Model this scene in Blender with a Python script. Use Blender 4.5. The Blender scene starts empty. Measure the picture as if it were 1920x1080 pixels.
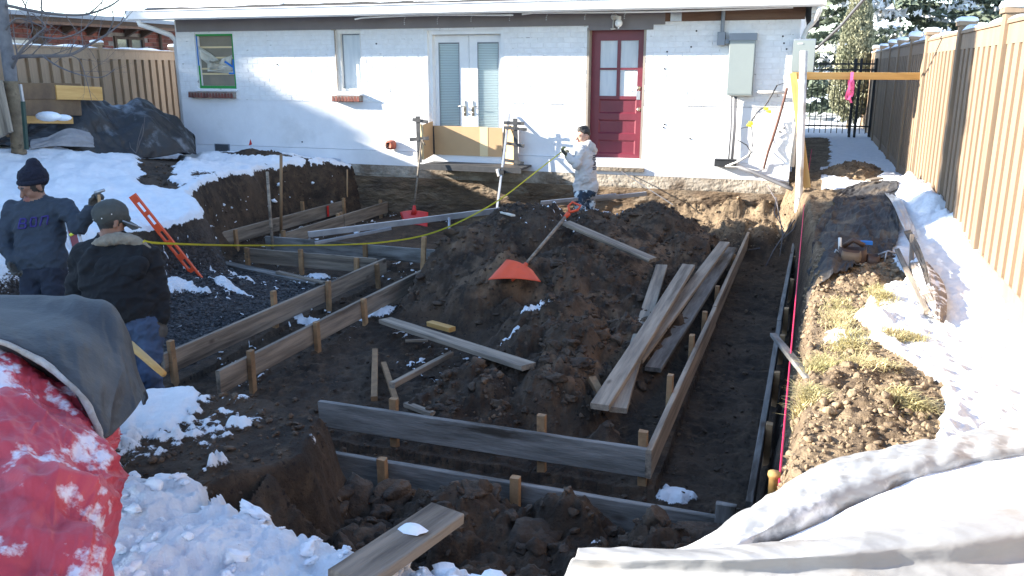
import bpy, math, random
import numpy as np
from mathutils import Vector, Matrix
random.seed(7); RNG = np.random.default_rng(7)
S = bpy.context.scene
COL = S.collection

# ---------------------------------------------------------------- camera, sky, sun, exposure
PITCH, YAW, FPX, CAMH = math.radians(14.66), math.radians(19.0), 1586.0, 1.5
cam = bpy.data.objects.new('camera', bpy.data.cameras.new('camera')); COL.objects.link(cam)
cam.location = (0, 0, CAMH); cam.rotation_euler = (math.pi/2-PITCH, 0, YAW)
cam.data.lens = FPX/1920*36; cam.data.sensor_width = 36; cam.data.clip_end = 500; cam.data.clip_start = .05
S.camera = cam
SUN_TO = Vector((-3.0, -1.0, 1.12)).normalized()
w = bpy.data.worlds.new('World'); S.world = w; w.use_nodes = True
nt = w.node_tree; bg = nt.nodes['Background']
sky = nt.nodes.new('ShaderNodeTexSky'); sky.sky_type = 'NISHITA'; sky.sun_disc = False
sky.sun_elevation = math.asin(SUN_TO.z); sky.sun_rotation = math.atan2(SUN_TO.x, SUN_TO.y)
sky.air_density = 1.0; sky.dust_density = 0.25; sky.altitude = 1600
nt.links.new(sky.outputs[0], bg.inputs[0]); bg.inputs[1].default_value = 0.15
sl = bpy.data.lights.new('sun', 'SUN'); sl.energy = 5.0; sl.angle = math.radians(.53); sl.color = (1, .93, .82)
so = bpy.data.objects.new('sun', sl); COL.objects.link(so); so.rotation_euler = (-SUN_TO).to_track_quat('-Z', 'Y').to_euler()
S.view_settings.view_transform = 'Standard'; S.view_settings.look = 'None'
S.view_settings.exposure = 2.0; S.view_settings.gamma = 1; S.view_settings.use_curve_mapping = False
S.cycles.max_bounces = 6; S.cycles.diffuse_bounces = 3; S.cycles.transparent_max_bounces = 12

# ---------------------------------------------------------------- pixel -> world helpers (used with known planes)
FW = np.array([-math.sin(YAW)*math.cos(PITCH), math.cos(YAW)*math.cos(PITCH), -math.sin(PITCH)])
RT = np.array([math.cos(YAW), math.sin(YAW), 0.]); UPV = np.cross(RT, FW); CC = np.array([0, 0, CAMH])
def ray(u, v): return FW*FPX+RT*(u-960)+UPV*(540-v)
def onz(u, v, z): d = ray(u, v); return Vector(CC+d*((z-CAMH)/d[2]))
def ony(u, v, y): d = ray(u, v); return Vector(CC+d*(y/d[1]))
def onx(u, v, x): d = ray(u, v); return Vector(CC+d*(x/d[0]))
def atd(u, v, dep): return Vector(CC+ray(u, v)*(dep/FPX))

# ---------------------------------------------------------------- numpy noise
def _h(ix, iy, seed):
    n = (ix.astype(np.int64)*374761393+iy.astype(np.int64)*668265263+seed*1442695041) & 0xffffffff
    n = ((n ^ (n >> 13))*1274126177) & 0xffffffff
    n = n ^ (n >> 16)
    return (n & 0xffff)/65535.0
def vn(x, y, seed=0):
    ix = np.floor(x); iy = np.floor(y); fx = x-ix; fy = y-iy
    fx = fx*fx*fx*(fx*(fx*6-15)+10); fy = fy*fy*fy*(fy*(fy*6-15)+10)
    a = _h(ix, iy, seed); b = _h(ix+1, iy, seed); c = _h(ix, iy+1, seed); d = _h(ix+1, iy+1, seed)
    return ((a+(b-a)*fx)*(1-fy)+(c+(d-c)*fx)*fy)*2-1
def fbm(x, y, f=1., o=4, seed=0, g=.5):
    x = np.asarray(x, float); y = np.asarray(y, float)
    s = 0; a = 1; t = 0
    for i in range(o):
        ca, sa = math.cos(i*1.1), math.sin(i*1.1)
        s = s+a*vn((x*ca-y*sa)*f+i*7.3, (x*sa+y*ca)*f-i*3.1, seed+i); t += a; a *= g; f *= 2.03
    return s/t
def bumps(x, y, cell, seed, dens=1., flat=.6):
    x = x/cell; y = y/cell; ix = np.floor(x); iy = np.floor(y); out = np.zeros_like(x)
    for dx in (-1, 0, 1):
        for dy in (-1, 0, 1):
            cx = ix+dx; cy = iy+dy
            px = cx+_h(cx, cy, seed); py = cy+_h(cx, cy, seed+1); R = .35+.6*_h(cx, cy, seed+2)
            on = _h(cx, cy, seed+3) < dens
            d2 = ((x-px)**2+(y-py)**2)/(R*R)
            out = np.maximum(out, np.where(on & (d2 < 1), R*flat*np.sqrt(np.clip(1-d2, 0, 1)), 0))
    return out*cell
def sstep(a, b, x): t = np.clip((x-a)/(b-a), 0, 1); return t*t*(3-2*t)

# ---------------------------------------------------------------- object helpers
def link(name, me, mats, parent=None):
    o = bpy.data.objects.new(name, me); COL.objects.link(o)
    if mats is not None and len(me.materials) == 0:
        for m in (mats if isinstance(mats, (list, tuple)) else [mats]): me.materials.append(m)
    if parent is not None:
        o.parent = parent; o.matrix_parent_inverse = Matrix.LocRotScale(parent.location, parent.rotation_euler, None).inverted()
    return o
def tag(o, label=None, cat=None, group=None, kind=None):
    if label: o['label'] = label
    if cat: o['category'] = cat
    if group: o['group'] = group
    if kind: o['kind'] = kind
    return o
def thing(name, label, cat, loc=(0, 0, 0), group=None):
    o = bpy.data.objects.new(name, None); COL.objects.link(o); o.location = loc; o.empty_display_size = .1
    return tag(o, label, cat, group)
class MB:
    def __init__(s): s.v = []; s.f = []; s.m = []
    def add(s, vs, fs, m=0):
        n = len(s.v); s.v += [tuple(p) for p in vs]; s.f += [tuple(i+n for i in f) for f in fs]; s.m += [m]*len(fs); return s
    def box(s, a, b, m=0):
        x0, y0, z0 = a; x1, y1, z1 = b
        return s.add([(x0,y0,z0),(x1,y0,z0),(x1,y1,z0),(x0,y1,z0),(x0,y0,z1),(x1,y0,z1),(x1,y1,z1),(x0,y1,z1)],
            [(0,3,2,1),(4,5,6,7),(0,1,5,4),(1,2,6,5),(2,3,7,6),(3,0,4,7)], m)
    def bbox(s, a, b, c=.004, m=0):   # chamfered box: chamfer on the four vertical and the top edges
        x0, y0, z0 = a; x1, y1, z1 = b
        def ring(z, i): return [(x0+i+c,y0+i,z),(x1-i-c,y0+i,z),(x1-i,y0+i+c,z),(x1-i,y1-i-c,z),(x1-i-c,y1-i,z),(x0+i+c,y1-i,z),(x0+i,y1-i-c,z),(x0+i,y0+i+c,z)]
        vs = ring(z0, 0)+ring(z1-c, 0)+ring(z1, c)
        fs = [tuple(range(7, -1, -1)), tuple(range(16, 24))]
        for k in (0, 8):
            for i in range(8): j = (i+1) % 8; fs.append((k+i, k+j, k+8+j, k+8+i))
        return s.add(vs, fs, m)
    def tube(s, pts, r, n=8, m=0, cap=True):
        pts = [Vector(p) for p in pts]; R = r if isinstance(r, (list, tuple)) else [r]*len(pts)
        vs = []; fs = []; prev = None
        for i, p in enumerate(pts):
            t = (pts[min(i+1, len(pts)-1)]-pts[max(i-1, 0)]).normalized()
            if prev is None: a = t.orthogonal().normalized()
            else:
                a = (prev-t*prev.dot(t)); a = a.normalized() if a.length > 1e-6 else t.orthogonal().normalized()
            prev = a; b = t.cross(a)
            for k in range(n):
                an = 2*math.pi*k/n; vs.append(p+(a*math.cos(an)+b*math.sin(an))*R[i])
        for i in range(len(pts)-1):
            for k in range(n): j = (k+1) % n; fs.append((i*n+k, i*n+j, (i+1)*n+j, (i+1)*n+k))
        if cap: fs.append(tuple(range(n-1, -1, -1))); fs.append(tuple((len(pts)-1)*n+k for k in range(n)))
        return s.add(vs, fs, m)
    def cyl(s, a, b, r, n=16, m=0): return s.tube([a, b], r, n, m)
    def ball(s, c, r, n=10, m=0, sc=(1, 1, 1)):
        vs = []; fs = []; h = n//2
        for i in range(h+1):
            th = math.pi*i/h
            for k in range(n):
                ph = 2*math.pi*k/n
                vs.append((c[0]+r*sc[0]*math.sin(th)*math.cos(ph), c[1]+r*sc[1]*math.sin(th)*math.sin(ph), c[2]+r*sc[2]*math.cos(th)))
        for i in range(h):
            for k in range(n): j = (k+1) % n; fs.append((i*n+k, (i+1)*n+k, (i+1)*n+j, i*n+j))
        return s.add(vs, fs, m)
    def prism(s, poly, y0, y1, m=0, ax='y'):   # polygon in (x,z) extruded along y, or (y,z) along x, or (x,y) along z
        n = len(poly)
        f = {'y': lambda p, q: (p[0], q, p[1]), 'x': lambda p, q: (q, p[0], p[1]), 'z': lambda p, q: (p[0], p[1], q)}[ax]
        vs = [f(p, y0) for p in poly]+[f(p, y1) for p in poly]
        fs = [tuple(range(n-1, -1, -1)), tuple(range(n, 2*n))]+[(i, (i+1) % n, n+(i+1) % n, n+i) for i in range(n)]
        return s.add(vs, fs, m)
    def mesh(s, name, smooth=False):
        me = bpy.data.meshes.new(name); me.from_pydata(s.v, [], s.f)
        if any(s.m): me.polygons.foreach_set('material_index', s.m)
        if smooth: me.polygons.foreach_set('use_smooth', [True]*len(s.f))
        me.update(); return me
    def build(s, name, mats, parent=None, smooth=False):
        me = s.mesh(name, smooth); o = link(name, me, mats, parent)
        return o
def npmesh(name, V, F, smooth=True):
    me = bpy.data.meshes.new(name); k = F.shape[1]
    me.vertices.add(len(V)); me.vertices.foreach_set('co', np.ascontiguousarray(V, dtype=np.float32).ravel())
    me.loops.add(F.size); me.loops.foreach_set('vertex_index', np.ascontiguousarray(F, dtype=np.int32).ravel())
    me.polygons.add(len(F)); me.polygons.foreach_set('loop_start', np.arange(0, F.size, k, dtype=np.int32))
    me.polygons.foreach_set('loop_total', np.full(len(F), k, dtype=np.int32))
    me.polygons.foreach_set('use_smooth', np.full(len(F), smooth))
    me.update(calc_edges=True); return me

# ---------------------------------------------------------------- materials
def mat(name, c1, c2=None, scale=6., rough=.8, bump=0., bscale=40., metal=0., stretch=(1, 1, 1), c3=None, s3=1.5, t3=(.5, .7), vary=0., contrast=(.35, .65), spec=.5, bdist=.01, detail=6, trans=0., knots=0.):
    m = bpy.data.materials.new(name); m.use_nodes = True; n = m.node_tree; N = n.nodes; L = n.links
    P = N['Principled BSDF']; P.inputs['Roughness'].default_value = rough; P.inputs['Metallic'].default_value = metal
    P.inputs['Specular IOR Level'].default_value = spec
    if trans: P.inputs['Transmission Weight'].default_value = trans
    tc = N.new('ShaderNodeTexCoord'); mp = N.new('ShaderNodeMapping'); mp.inputs['Scale'].default_value = stretch
    L.new(tc.outputs['Object'], mp.inputs[0]); vec = mp.outputs[0]
    if vary:
        oi = N.new('ShaderNodeObjectInfo'); va = N.new('ShaderNodeVectorMath'); va.operation = 'ADD'
        vm = N.new('ShaderNodeVectorMath'); vm.operation = 'SCALE'; vm.inputs[0].default_value = (31, 17, 23)
        L.new(oi.outputs['Random'], vm.inputs['Scale']); L.new(tc.outputs['Object'], va.inputs[0]); L.new(vm.outputs[0], va.inputs[1]); L.new(va.outputs[0], mp.inputs[0])
    col = None
    def ramp(sc, lo, hi, ca, cb, src=None, dt=detail):
        nz = N.new('ShaderNodeTexNoise'); nz.inputs['Scale'].default_value = sc; nz.inputs['Detail'].default_value = dt; nz.inputs['Roughness'].default_value = .62
        L.new(vec, nz.inputs['Vector'])
        mr = N.new('ShaderNodeMapRange'); mr.inputs[1].default_value = lo; mr.inputs[2].default_value = hi; L.new(nz.outputs[0], mr.inputs[0])
        mx = N.new('ShaderNodeMix'); mx.data_type = 'RGBA'; L.new(mr.outputs[0], mx.inputs[0])
        if ca is None: L.new(src, mx.inputs[6])
        else: mx.inputs[6].default_value = (*ca, 1)
        mx.inputs[7].default_value = (*cb, 1); return mx.outputs[2]
    if c2 is not None: col = ramp(scale, contrast[0], contrast[1], c1, c2)
    if c3 is not None: col = ramp(s3, t3[0], t3[1], None if col else c1, c3, col)
    if knots:
        vo = N.new('ShaderNodeTexVoronoi'); vo.inputs['Scale'].default_value = knots; vm2 = N.new('ShaderNodeMapping'); vm2.inputs['Scale'].default_value = (.45, 1, 1); L.new(mp.inputs[0].links[0].from_socket, vm2.inputs[0]); L.new(vm2.outputs[0], vo.inputs['Vector'])
        kr = N.new('ShaderNodeMapRange'); kr.inputs[1].default_value = .05; kr.inputs[2].default_value = .12; kr.inputs[3].default_value = .85; kr.inputs[4].default_value = 0.; L.new(vo.outputs['Distance'], kr.inputs[0])
        kx = N.new('ShaderNodeMix'); kx.data_type = 'RGBA'; L.new(kr.outputs[0], kx.inputs[0]); L.new(col, kx.inputs[6]); kx.inputs[7].default_value = (.05, .032, .02, 1); col = kx.outputs[2]
    if vary:
        hs = N.new('ShaderNodeHueSaturation'); mr = N.new('ShaderNodeMapRange'); mr.inputs[3].default_value = 1-vary; mr.inputs[4].default_value = 1+vary
        L.new(oi.outputs['Random'], mr.inputs[0]); L.new(mr.outputs[0], hs.inputs['Value'])
        if col: L.new(col, hs.inputs['Color'])
        else: hs.inputs['Color'].default_value = (*c1, 1)
        col = hs.outputs[0]
    if col: L.new(col, P.inputs['Base Color'])
    else: P.inputs['Base Color'].default_value = (*c1, 1)
    if bump:
        nz = N.new('ShaderNodeTexNoise'); nz.inputs['Scale'].default_value = bscale; nz.inputs['Detail'].default_value = 5; L.new(vec, nz.inputs['Vector'])
        b = N.new('ShaderNodeBump'); b.inputs['Strength'].default_value = bump; b.inputs['Distance'].default_value = bdist
        L.new(nz.outputs[0], b.inputs['Height']); L.new(b.outputs[0], P.inputs['Normal'])
    return m
M = {}
M['white'] = mat('white_paint', (.78, .79, .8), (.68, .69, .7), 3, .6, .15, 30)
M['wbrick'] = mat('white_painted_brick', (.78, .79, .80), (.70, .705, .71), 9, .75, .5, 60, c3=(.52, .50, .48), s3=5, t3=(.72, .86), vary=.03)
M['wstucco'] = mat('white_painted_concrete', (.76, .77, .79), (.68, .69, .71), 2, .8, .3, 25, c3=(.55, .55, .55), s3=1.1, t3=(.6, .85))
M['mortar'] = mat('white_mortar', (.76, .765, .77), (.66, .66, .665), 5, .9, .3, 60, c3=(.25, .24, .23), s3=6, t3=(.60, .67))
M['concrete'] = mat('raw_concrete', (.36, .31, .25), (.24, .195, .145), 3.5, .92, .9, 22, c3=(.08, .062, .045), s3=1.6, t3=(.42, .68), bdist=.03)
M['greytrim'] = mat('grey_brown_trim_paint', (.20, .185, .19), (.17, .155, .16), 2, .7, .1, 20)
M['jamb'] = mat('beige_jamb_paint', (.36, .31, .25), (.28, .24, .2), 4, .7)
M['browntrim'] = mat('brown_wood_soffit', (.12, .06, .035), (.16, .10, .07), 3, .8, .3, 30, stretch=(.3, 3, 3))
M['burgundy'] = mat('burgundy_door_paint', (.16, .018, .035), (.13, .014, .028), 3, .45, .1, 20)
M['redbrick'] = mat('red_brick', (.20, .060, .040), (.11, .04, .032), 6, .85, .5, 50, vary=.3)
M['rmortar'] = mat('grey_mortar', (.3, .27, .24), (.2, .18, .16), 8, .95, .4, 50)
M['tan'] = mat('tan_composite_board', (.30, .212, .138), (.24, .168, .108), 2, .75, .2, 60, stretch=(6, 6, .6), vary=.13)
M['dkbrown'] = mat('dark_brown_board', (.07, .045, .03), (.05, .03, .02), 4, .8)
M['wood'] = mat('weathered_board', (.33, .27, .205), (.17, .14, .11), 4, .85, .5, 30, stretch=(.35, 5, 5), c3=(.055, .042, .032), s3=1.5, t3=(.52, .68), detail=9, knots=4.5, vary=.22, contrast=(.38, .62))
M['woodgrey'] = mat('grey_dirty_board', (.25, .24, .225), (.115, .11, .10), 5, .85, .5, 30, stretch=(.5, 3.5, 3.5), c3=(.045, .036, .028), s3=1.8, t3=(.50, .64), detail=9, knots=4., vary=.12)
M['woodnew'] = mat('yellow_new_lumber', (.62, .38, .13), (.46, .25, .07), 3, .65, .2, 30, stretch=(.3, 4, 4), vary=.08)
M['stake'] = mat('wooden_stake', (.36, .22, .11), (.24, .14, .07), 3, .8, .3, 30, stretch=(4, 4, .5), c3=(.1, .07, .05), s3=2, t3=(.58, .75), vary=.25)
M['plywood'] = mat('dirty_plywood', (.17, .11, .06), (.10, .065, .04), 3, .85, .3, 20)
M['galv'] = mat('galvanised_metal', (.42, .43, .45), (.28, .29, .31), 5, .45, .1, 20, metal=.7)
M['grey'] = mat('grey_painted_metal', (.25, .285, .275), (.23, .265, .26), 2, .5)
M['greydk'] = mat('blue_grey_metal', (.22, .25, .29), (.19, .22, .26), 2, .5)
M['pvc'] = mat('off_white_pipe', (.72, .71, .68), (.60, .58, .54), 4, .5)
M['black'] = mat('black_plastic', (.018, .018, .02), (.03, .03, .032), 4, .5)
M['iron'] = mat('black_iron', (.015, .015, .017), None, rough=.5)
M['cable'] = mat('grey_cable', (.12, .12, .13), None, rough=.6)
M['yellow'] = mat('yellow_tape', (.75, .70, .06), None, rough=.5)
M['tape'] = mat('yellow_green_measuring_tape', (.80, .82, .08), (.70, .72, .06), 20, .4)
M['orange'] = mat('orange_plastic', (.75, .085, .02), (.62, .075, .025), 4, .5, c3=(.25, .09, .05), s3=6, t3=(.6, .8))
M['red'] = mat('red_plastic', (.62, .03, .025), (.5, .03, .025), 4, .45)
M['terracotta'] = mat('terracotta_clay', (.38, .11, .07), (.28, .09, .06), 9, .8)
M['pink'] = mat('pink_ribbon', (.85, .12, .3), None, rough=.5)
M['string'] = mat('red_mason_string', (.80, .03, .12), None, rough=.6)
M['card'] = mat('brown_cardboard', (.50, .33, .18), (.46, .30, .16), 2, .85, .05, 30)
M['cardlt'] = mat('pale_cardboard_tape', (.66, .52, .30), None, rough=.6)
M['ducttape'] = mat('black_duct_tape', (.03, .03, .033), (.05, .05, .052), 12, .5, .1, 30)
M['mat'] = mat('dark_rubber_mat', (.035, .035, .037), (.06, .06, .06), 4, .7, .2, 30)
M['snow'] = mat('snow', (.86, .88, .91), (.80, .83, .87), 6, .6, .5, 35, bdist=.02, spec=.3)
M['blind'] = mat('window_blind', (.55, .68, .70), None, rough=.6)
M['paper'] = mat('masking_paper', (.24, .21, .16), (.18, .16, .12), 1.5, .8, .3, 8)
M['plasticsheet'] = mat('pale_plastic_sheet', (.62, .60, .52), (.5, .47, .4), 8, .5, .3, 25)
M['green'] = mat('green_masking_tape', (.02, .25, .05), None, rough=.7)
M['blue'] = mat('blue_masking_tape', (.02, .16, .5), None, rough=.7)
M['glass'] = mat('window_glass', (.55, .6, .62), None, rough=.05, spec=.8)
M['glassdark'] = mat('dark_glass', (.06, .075, .08), None, rough=.08, spec=.8)
M['curtain'] = mat('white_curtain', (.62, .66, .68), (.52, .57, .6), 6, .8, stretch=(3, 3, .4))
M['brass'] = mat('satin_nickel', (.45, .42, .36), None, rough=.3, metal=.9)
M['shade'] = mat('lamp_glass', (.75, .76, .75), None, rough=.15, spec=.8)
M['bark'] = mat('pale_brown_bark', (.22, .17, .11), (.12, .09, .06), 8, .9, .6, 30, c3=(.04, .03, .02), s3=9, t3=(.6, .75))
M['barkg'] = mat('grey_bark', (.17, .17, .18), (.11, .11, .12), 8, .85, .4, 30)
M['twig'] = mat('grey_twig', (.10, .09, .10), (.15, .13, .12), 5, .85)
M['needle'] = mat('spruce_needles', (.060, .080, .055), (.15, .18, .125), 1.2, .8, vary=0, contrast=(.4, .6))
M['juniper'] = mat('juniper_needles', (.20, .21, .13), (.32, .31, .20), 3, .85)
M['straw'] = mat('dry_grass', (.56, .46, .24), (.36, .32, .13), 3, .8)
M['shingle'] = mat('dark_shingle', (.05, .045, .04), (.03, .028, .026), 12, .9, .4, 30)
# ---------------------------------------------------------------- terrain
PIT = [(-7.2,13.5),(-7.6,12.6),(-7.95,12.2),(-8.15,11.4),(-7.9,10.3),(-7.65,9.3),(-7.35,8.7),(-6.75,8.15),(-6.45,7.7),(-6.6,7.1),(-7.0,6.7),(-7.35,6.0),(-7.4,5.2),(-6.9,4.3),
       (-5.6,3.4),(-4.5,3.2),(-3.85,3.38),(-3.35,3.68),(-2.8,3.76),(-2.40,3.66),(-2.28,3.3),(-2.5,2.85),(-2.35,2.55),(-1.9,2.45),(-1.2,2.38),(-.65,2.3),(-.2,2.55),(.02,3.0),(.12,4.0),(.14,5.5),(.2,7.5),(.18,9.5),(.12,11.2),(.0,12.2),(-.12,12.6),(-.15,13.5)]
def sdf_poly(x, y, poly):
    d = np.full(x.shape, 1e9); ins = np.zeros(x.shape, bool)
    for i in range(len(poly)):
        ax, ay = poly[i]; bx, by = poly[(i+1) % len(poly)]
        ex, ey = bx-ax, by-ay; t = np.clip(((x-ax)*ex+(y-ay)*ey)/(ex*ex+ey*ey), 0, 1)
        d = np.minimum(d, (x-ax-t*ex)**2+(y-ay-t*ey)**2)
        c = ((ay <= y) & (by > y)) | ((by <= y) & (ay > y))
        xi = ax+(y-ay)/(ey if abs(ey) > 1e-9 else 1e-9)*ex
        ins ^= c & (x < xi)
    return np.where(ins, 1, -1)*np.sqrt(d)
def gs(x, y, cx, cy, sx, sy): return np.exp(-((x-cx)/sx)**2-((y-cy)/sy)**2)
def blob(px, py, z): p = onz(px, py, z); return p.x, p.y
SNOWP = [(350,512,.4,.2,-.76),(430,520,.3,.10,-.90),(330,585,.4,.12,-.98),(600,517,.22,.12,-.98),(700,588,.25,.14,-.98),(560,600,.25,.06,-.98),(440,575,.3,.06,-.98),(750,470,.2,.1,-.98),
         (300,515,.25,.15,-.78),(385,500,.2,.1,-.78),(470,545,.3,.05,-.98),(520,487,.25,.1,-.98),(1000,605,.16,.05,-.7),(960,640,.12,.06,-.75),(740,700,.12,.06,-.9),(1265,935,.12,.05,-1.02),(1085,620,.1,.05,-.7)]
def terrain(x, y):
    """height and masks (snow, dry, gravel, fine) over arrays of world x, y"""
    n1 = fbm(x, y, .9, 4, 11); n2 = fbm(x, y, 4, 5, 23); n3 = fbm(x, y, 17, 3, 31); n0 = fbm(x, y, .35, 2, 5)
    d = sdf_poly(x, y, PIT)
    rough = np.where((x > -.4) & (y < 12), .35, 1.)
    rough = np.where((x > -4.5) & (x < -1.9) & (y < 4.6), .35, rough)
    e = d+rough*(.10*n1+.07*n2)
    # wall slope width
    ww = np.full(x.shape, .34); ww = np.where((x < -6) & (y > 8.5), .38, ww)
    ww = np.where(x > -.5, .22, ww)
    ww = np.where((x < -6.2) & (y < 6.4), .75, ww)       # snow slope behind the workers
    ww = np.where((x > -4) & (x < -2) & (y < 4.6), .20, ww)
    ww = np.where((x > -2.3) & (x < 0) & (y < 3.1), .5, ww)
    s = sstep(-.02, 1., e/ww)
    # ---- upper ground
    g = -.14+.035*n1+.02*n0
    near = sstep(4.8, 3.4, y)*(x < 0)
    g = g-.17*near-.03*gs(x, y, -3.0, 3.6, 1.1, .9)
    left = sstep(-4.0, -6.0, x)
    g = g+left*(.03+.05*n0+.12*gs(x, y, -9.5, 8.5, 2.0, 3.0))
    g = g+.54*gs(x, y, -11.3, 8.6, 2.3, 2.2)-.06*gs(x, y, -6.4, 7.3, .7, .7)
    heap = gs(x, y, -8.9, 12.35, .9, .38); g = g+heap*(.20+.06*n2)
    rb = sstep(.0, .3, x)*(y < 12.5)
    hump = gs(x, y, .42, 4.15, .34, .75); g = g+hump*(.10+.05*n2+.03*n3)
    hump2 = gs(x, y, .55, 6.2, .3, 1.0); g = g+hump2*(.06+.05*n2)
    pile = gs(x, y, .72, 13.9, .42, .75); g = g+pile*(.26+.07*n2+.05*n3)
    fs = gs(x, y, 1.28, 11.2, .30, 1.7)+.6*gs(x, y, 1.45, 8.8, .25, 1.6); g = g+fs*(.26+.10*n1+.10*n2+.04*n3)
    g = g-.09*gs(x, y, .45, 9.3, .45, 1.8)
    soilbump = .018*n2+.010*n3
    # ---- pit floor
    f = -.985+.025*n1+.36*gs(x, y, -6.4, 7.1, .95, .9)
    gravel = sstep(-4.75, -4.95, x)*sstep(8.75, 8.6, y)
    tren = ((y > 4.05) & (y < 4.68) & (x > -3.4) & (x < -.1)) | ((x > -.70) & (x < -.10) & (y > 4.1) & (y < 12.4)) | ((x > -4.68) & (x < -4.04) & (y < 8.9)) | ((y > 8.85) & (y < 9.5) & (x < -4.1) & (x > -6.6)) | ((x > -7.4) & (x < -6.7) & (y > 9))
    trenf = tren.astype(float)
    mound = np.full(x.shape, -2.)
    for cx, cy, top, sl, ex in [(-2.95,9.25,-.03,.72,1.),(-3.35,8.7,-.22,.62,1.),(-2.35,9.5,-.17,.5,1.),(-1.75,10.2,-.20,.55,1.),(-2.75,7.75,-.44,1.0,1.),(-2.2,8.3,-.42,.45,1.),(-1.3,9.7,-.42,.6,1.),
                                (-1.95,7.0,-.60,.7,1.),(-1.75,6.2,-.62,.6,1.),(-1.6,5.6,-.72,.7,.9),(-2.1,5.4,-.74,.5,.9),(-1.5,6.6,-.66,.6,1.),(-1.2,7.4,-.72,.45,.8),(-1.1,5.1,-.88,.9,.8)]:
        r = np.sqrt(((x-cx)/ex)**2+(y-cy)**2); r = np.sqrt(r*r+.05)-.2
        mound = np.maximum(mound, top-sl*r)
    inside = sstep(-3.95, -3.7, x)*sstep(-.78, -.98, x)*sstep(4.74, 4.88, y)
    mm = sstep(-.02, .2, mound-f)*inside
    wx_ = .10*fbm(x, y, 6, 3, 201); wy_ = .10*fbm(x, y, 6, 3, 202)
    rid = 1-np.abs(fbm(x, y, 5.5, 4, 205))*3
    clod = bumps(x+wx_, y+wy_, .36, 71, .75)+.55*bumps(x+wx_*.7+.03*n3, y+wy_*.7+.03*n3, .16, 77, .8)+.35*bumps(x+.02*n3, y-.02*n3, .07, 79, .8)-.035*np.clip(rid, 0, 1)
    fine = .5*bumps(x+.4*wx_, y+.4*wy_, .12, 85, .6)+.4*bumps(x, y, .05, 87, .7)
    lump = gs(x, y, -1.75, 6.0, 1.1, 1.3)+.8*gs(x, y, -2.5, 7.3, .9, .6)+.35; lump = np.clip(lump*1.3, 0, 1)
    fl = np.maximum(f, np.where(inside > .02, mound*inside+f*(1-inside), -2))
    fl = fl+mm*(.05*n1+.03*n2+.02*n3)+mm*(lump*.85*clod+(1-lump*.5)*(.95*fine+.02*n3))
    flat = (1-mm)*(1-trenf)*(x > -4.1)*(x < -.7)*(y > 4.75)
    fl = fl+flat*(.45*fine+.02*n2+.012*n3)
    # clods piled between the outer form and the near bank
    nb = sstep(3.98, 3.85, y)*sstep(-2.6, -2.3, x)*sstep(-.05, -.3, x)
    fl = fl+nb*(.08+.125*(gs(x, y, -2.55, 3.72, .20, .2)+gs(x, y, -1.98, 3.8, .14, .14)+gs(x, y, -1.6, 3.76, .17, .17)+gs(x, y, -1.0, 3.76, .2, .16)+gs(x, y, -.5, 3.7, .16, .2))+.10*gs(x, y, -.7, 3.2, .8, .5)+.08*n1+.75*clod+.6*fine+.03*n3)
    fl = fl+trenf*(-.05+.018*n2+.010*n3+.25*fine)
    fl = fl+gravel*(.5*bumps(x, y, .035, 91, .9)+.012*n2+.006*n3)
    # footing slope against the house
    fo = sstep(12.35, 13.0, y+.10*n1)*sstep(-2.9, -1.6, x); fl = fl+fo*(.44+.14*n2+.9*fine+.05*n3+.5*clod)
    fo3 = gs(x, y, -1.6, 12.0, .8, .5)+gs(x, y, -.6, 12.3, .5, .5); fl = fl+np.clip(fo3, 0, 1)*(.22+.8*clod+.07*n2)
    fo2 = sstep(12.75, 13.0, y)*sstep(-1.6, -2.9, x); fl = fl+fo2*(.12+.05*n2)
    fl = fl+.10*gs(x, y, -6.0, 12.0, .6, .5)
    # crumbled bank
    crumb = s*(1-s)*4
    h = g+(fl-g)*s
    h = h+crumb*(.055*n2+.035*n3+.45*fine)*np.where(x > -.5, .5, 1)
    # ---- snow
    out = 1-s
    sn = np.zeros(x.shape)
    sl = sstep(-5.2, -5.8, x)*1.0
    streak = sdf_poly(x, y, [(-11.2,12.1),(-10.6,12.4),(-9.4,11.1),(-8.2,9.4),(-7.5,8.75),(-7.9,8.6),(-8.9,9.7),(-10.4,11.3)])
    sl = sl*(1-.95*sstep(-.15, .1, streak+.12*n2))*(1-.9*sstep(.45, .7, heap+.2*n2))*(1-.9*gs(x, y, -8.0, 12.5, .4, .25)*(n2 > -.1))
    edge = sstep(-.55, -.05, d+.25*n1)*(y > 9.0)*(x < -6)
    sl = sl*(1-.6*edge*(.35+1.1*n2))
    sn = np.maximum(sn, sl)
    slope = (x < -6.1)*(y < 8.0)*(y > 4)*(s < .9)*(e < .62+.25*n2); sn = np.maximum(sn, slope*1.0*(y < 6.7))
    steep = s*(1-s)*4*(e > .02)
    sf = sstep(2.95, 2.6, y+.5*n1*.4-.10*(x+2))*(x < .1); sn = np.maximum(sn, sf)
    sb = sstep(-3.05, -3.35, x+.25*n1+.25*n2)*sstep(5.2, 4.8, y); sn = np.maximum(sn, sb*.95)
    sbt = gs(x, y, -2.95, 3.35, .50, .55)*.95; sn = np.maximum(sn, np.clip(sbt+.8*n2+.4*n3-.06, 0, 1)*.72*(x > -3.5)*(y < 4.3))
    xs = np.interp(y, [2.5,3.2,3.9,4.6,5.2,5.8,6.4,7.0,7.8,8.6,10,11.5,12.6,13.0,14.6,15.2,26], [.35,.55,.66,.80,.52,.36,.55,.80,.88,.80,.98,.95,.62,.95,.75,.30,.5])
    sr = sstep(-.04, .06, x-xs+.14*n1+.09*n2)*(x > 0); sr = np.where((y > 12.3)&(x > .02), np.maximum(sr*(1-sstep(.25, .5, pile+.1*n2)), .9*(x > .25)*(pile < .22)), sr)
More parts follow.
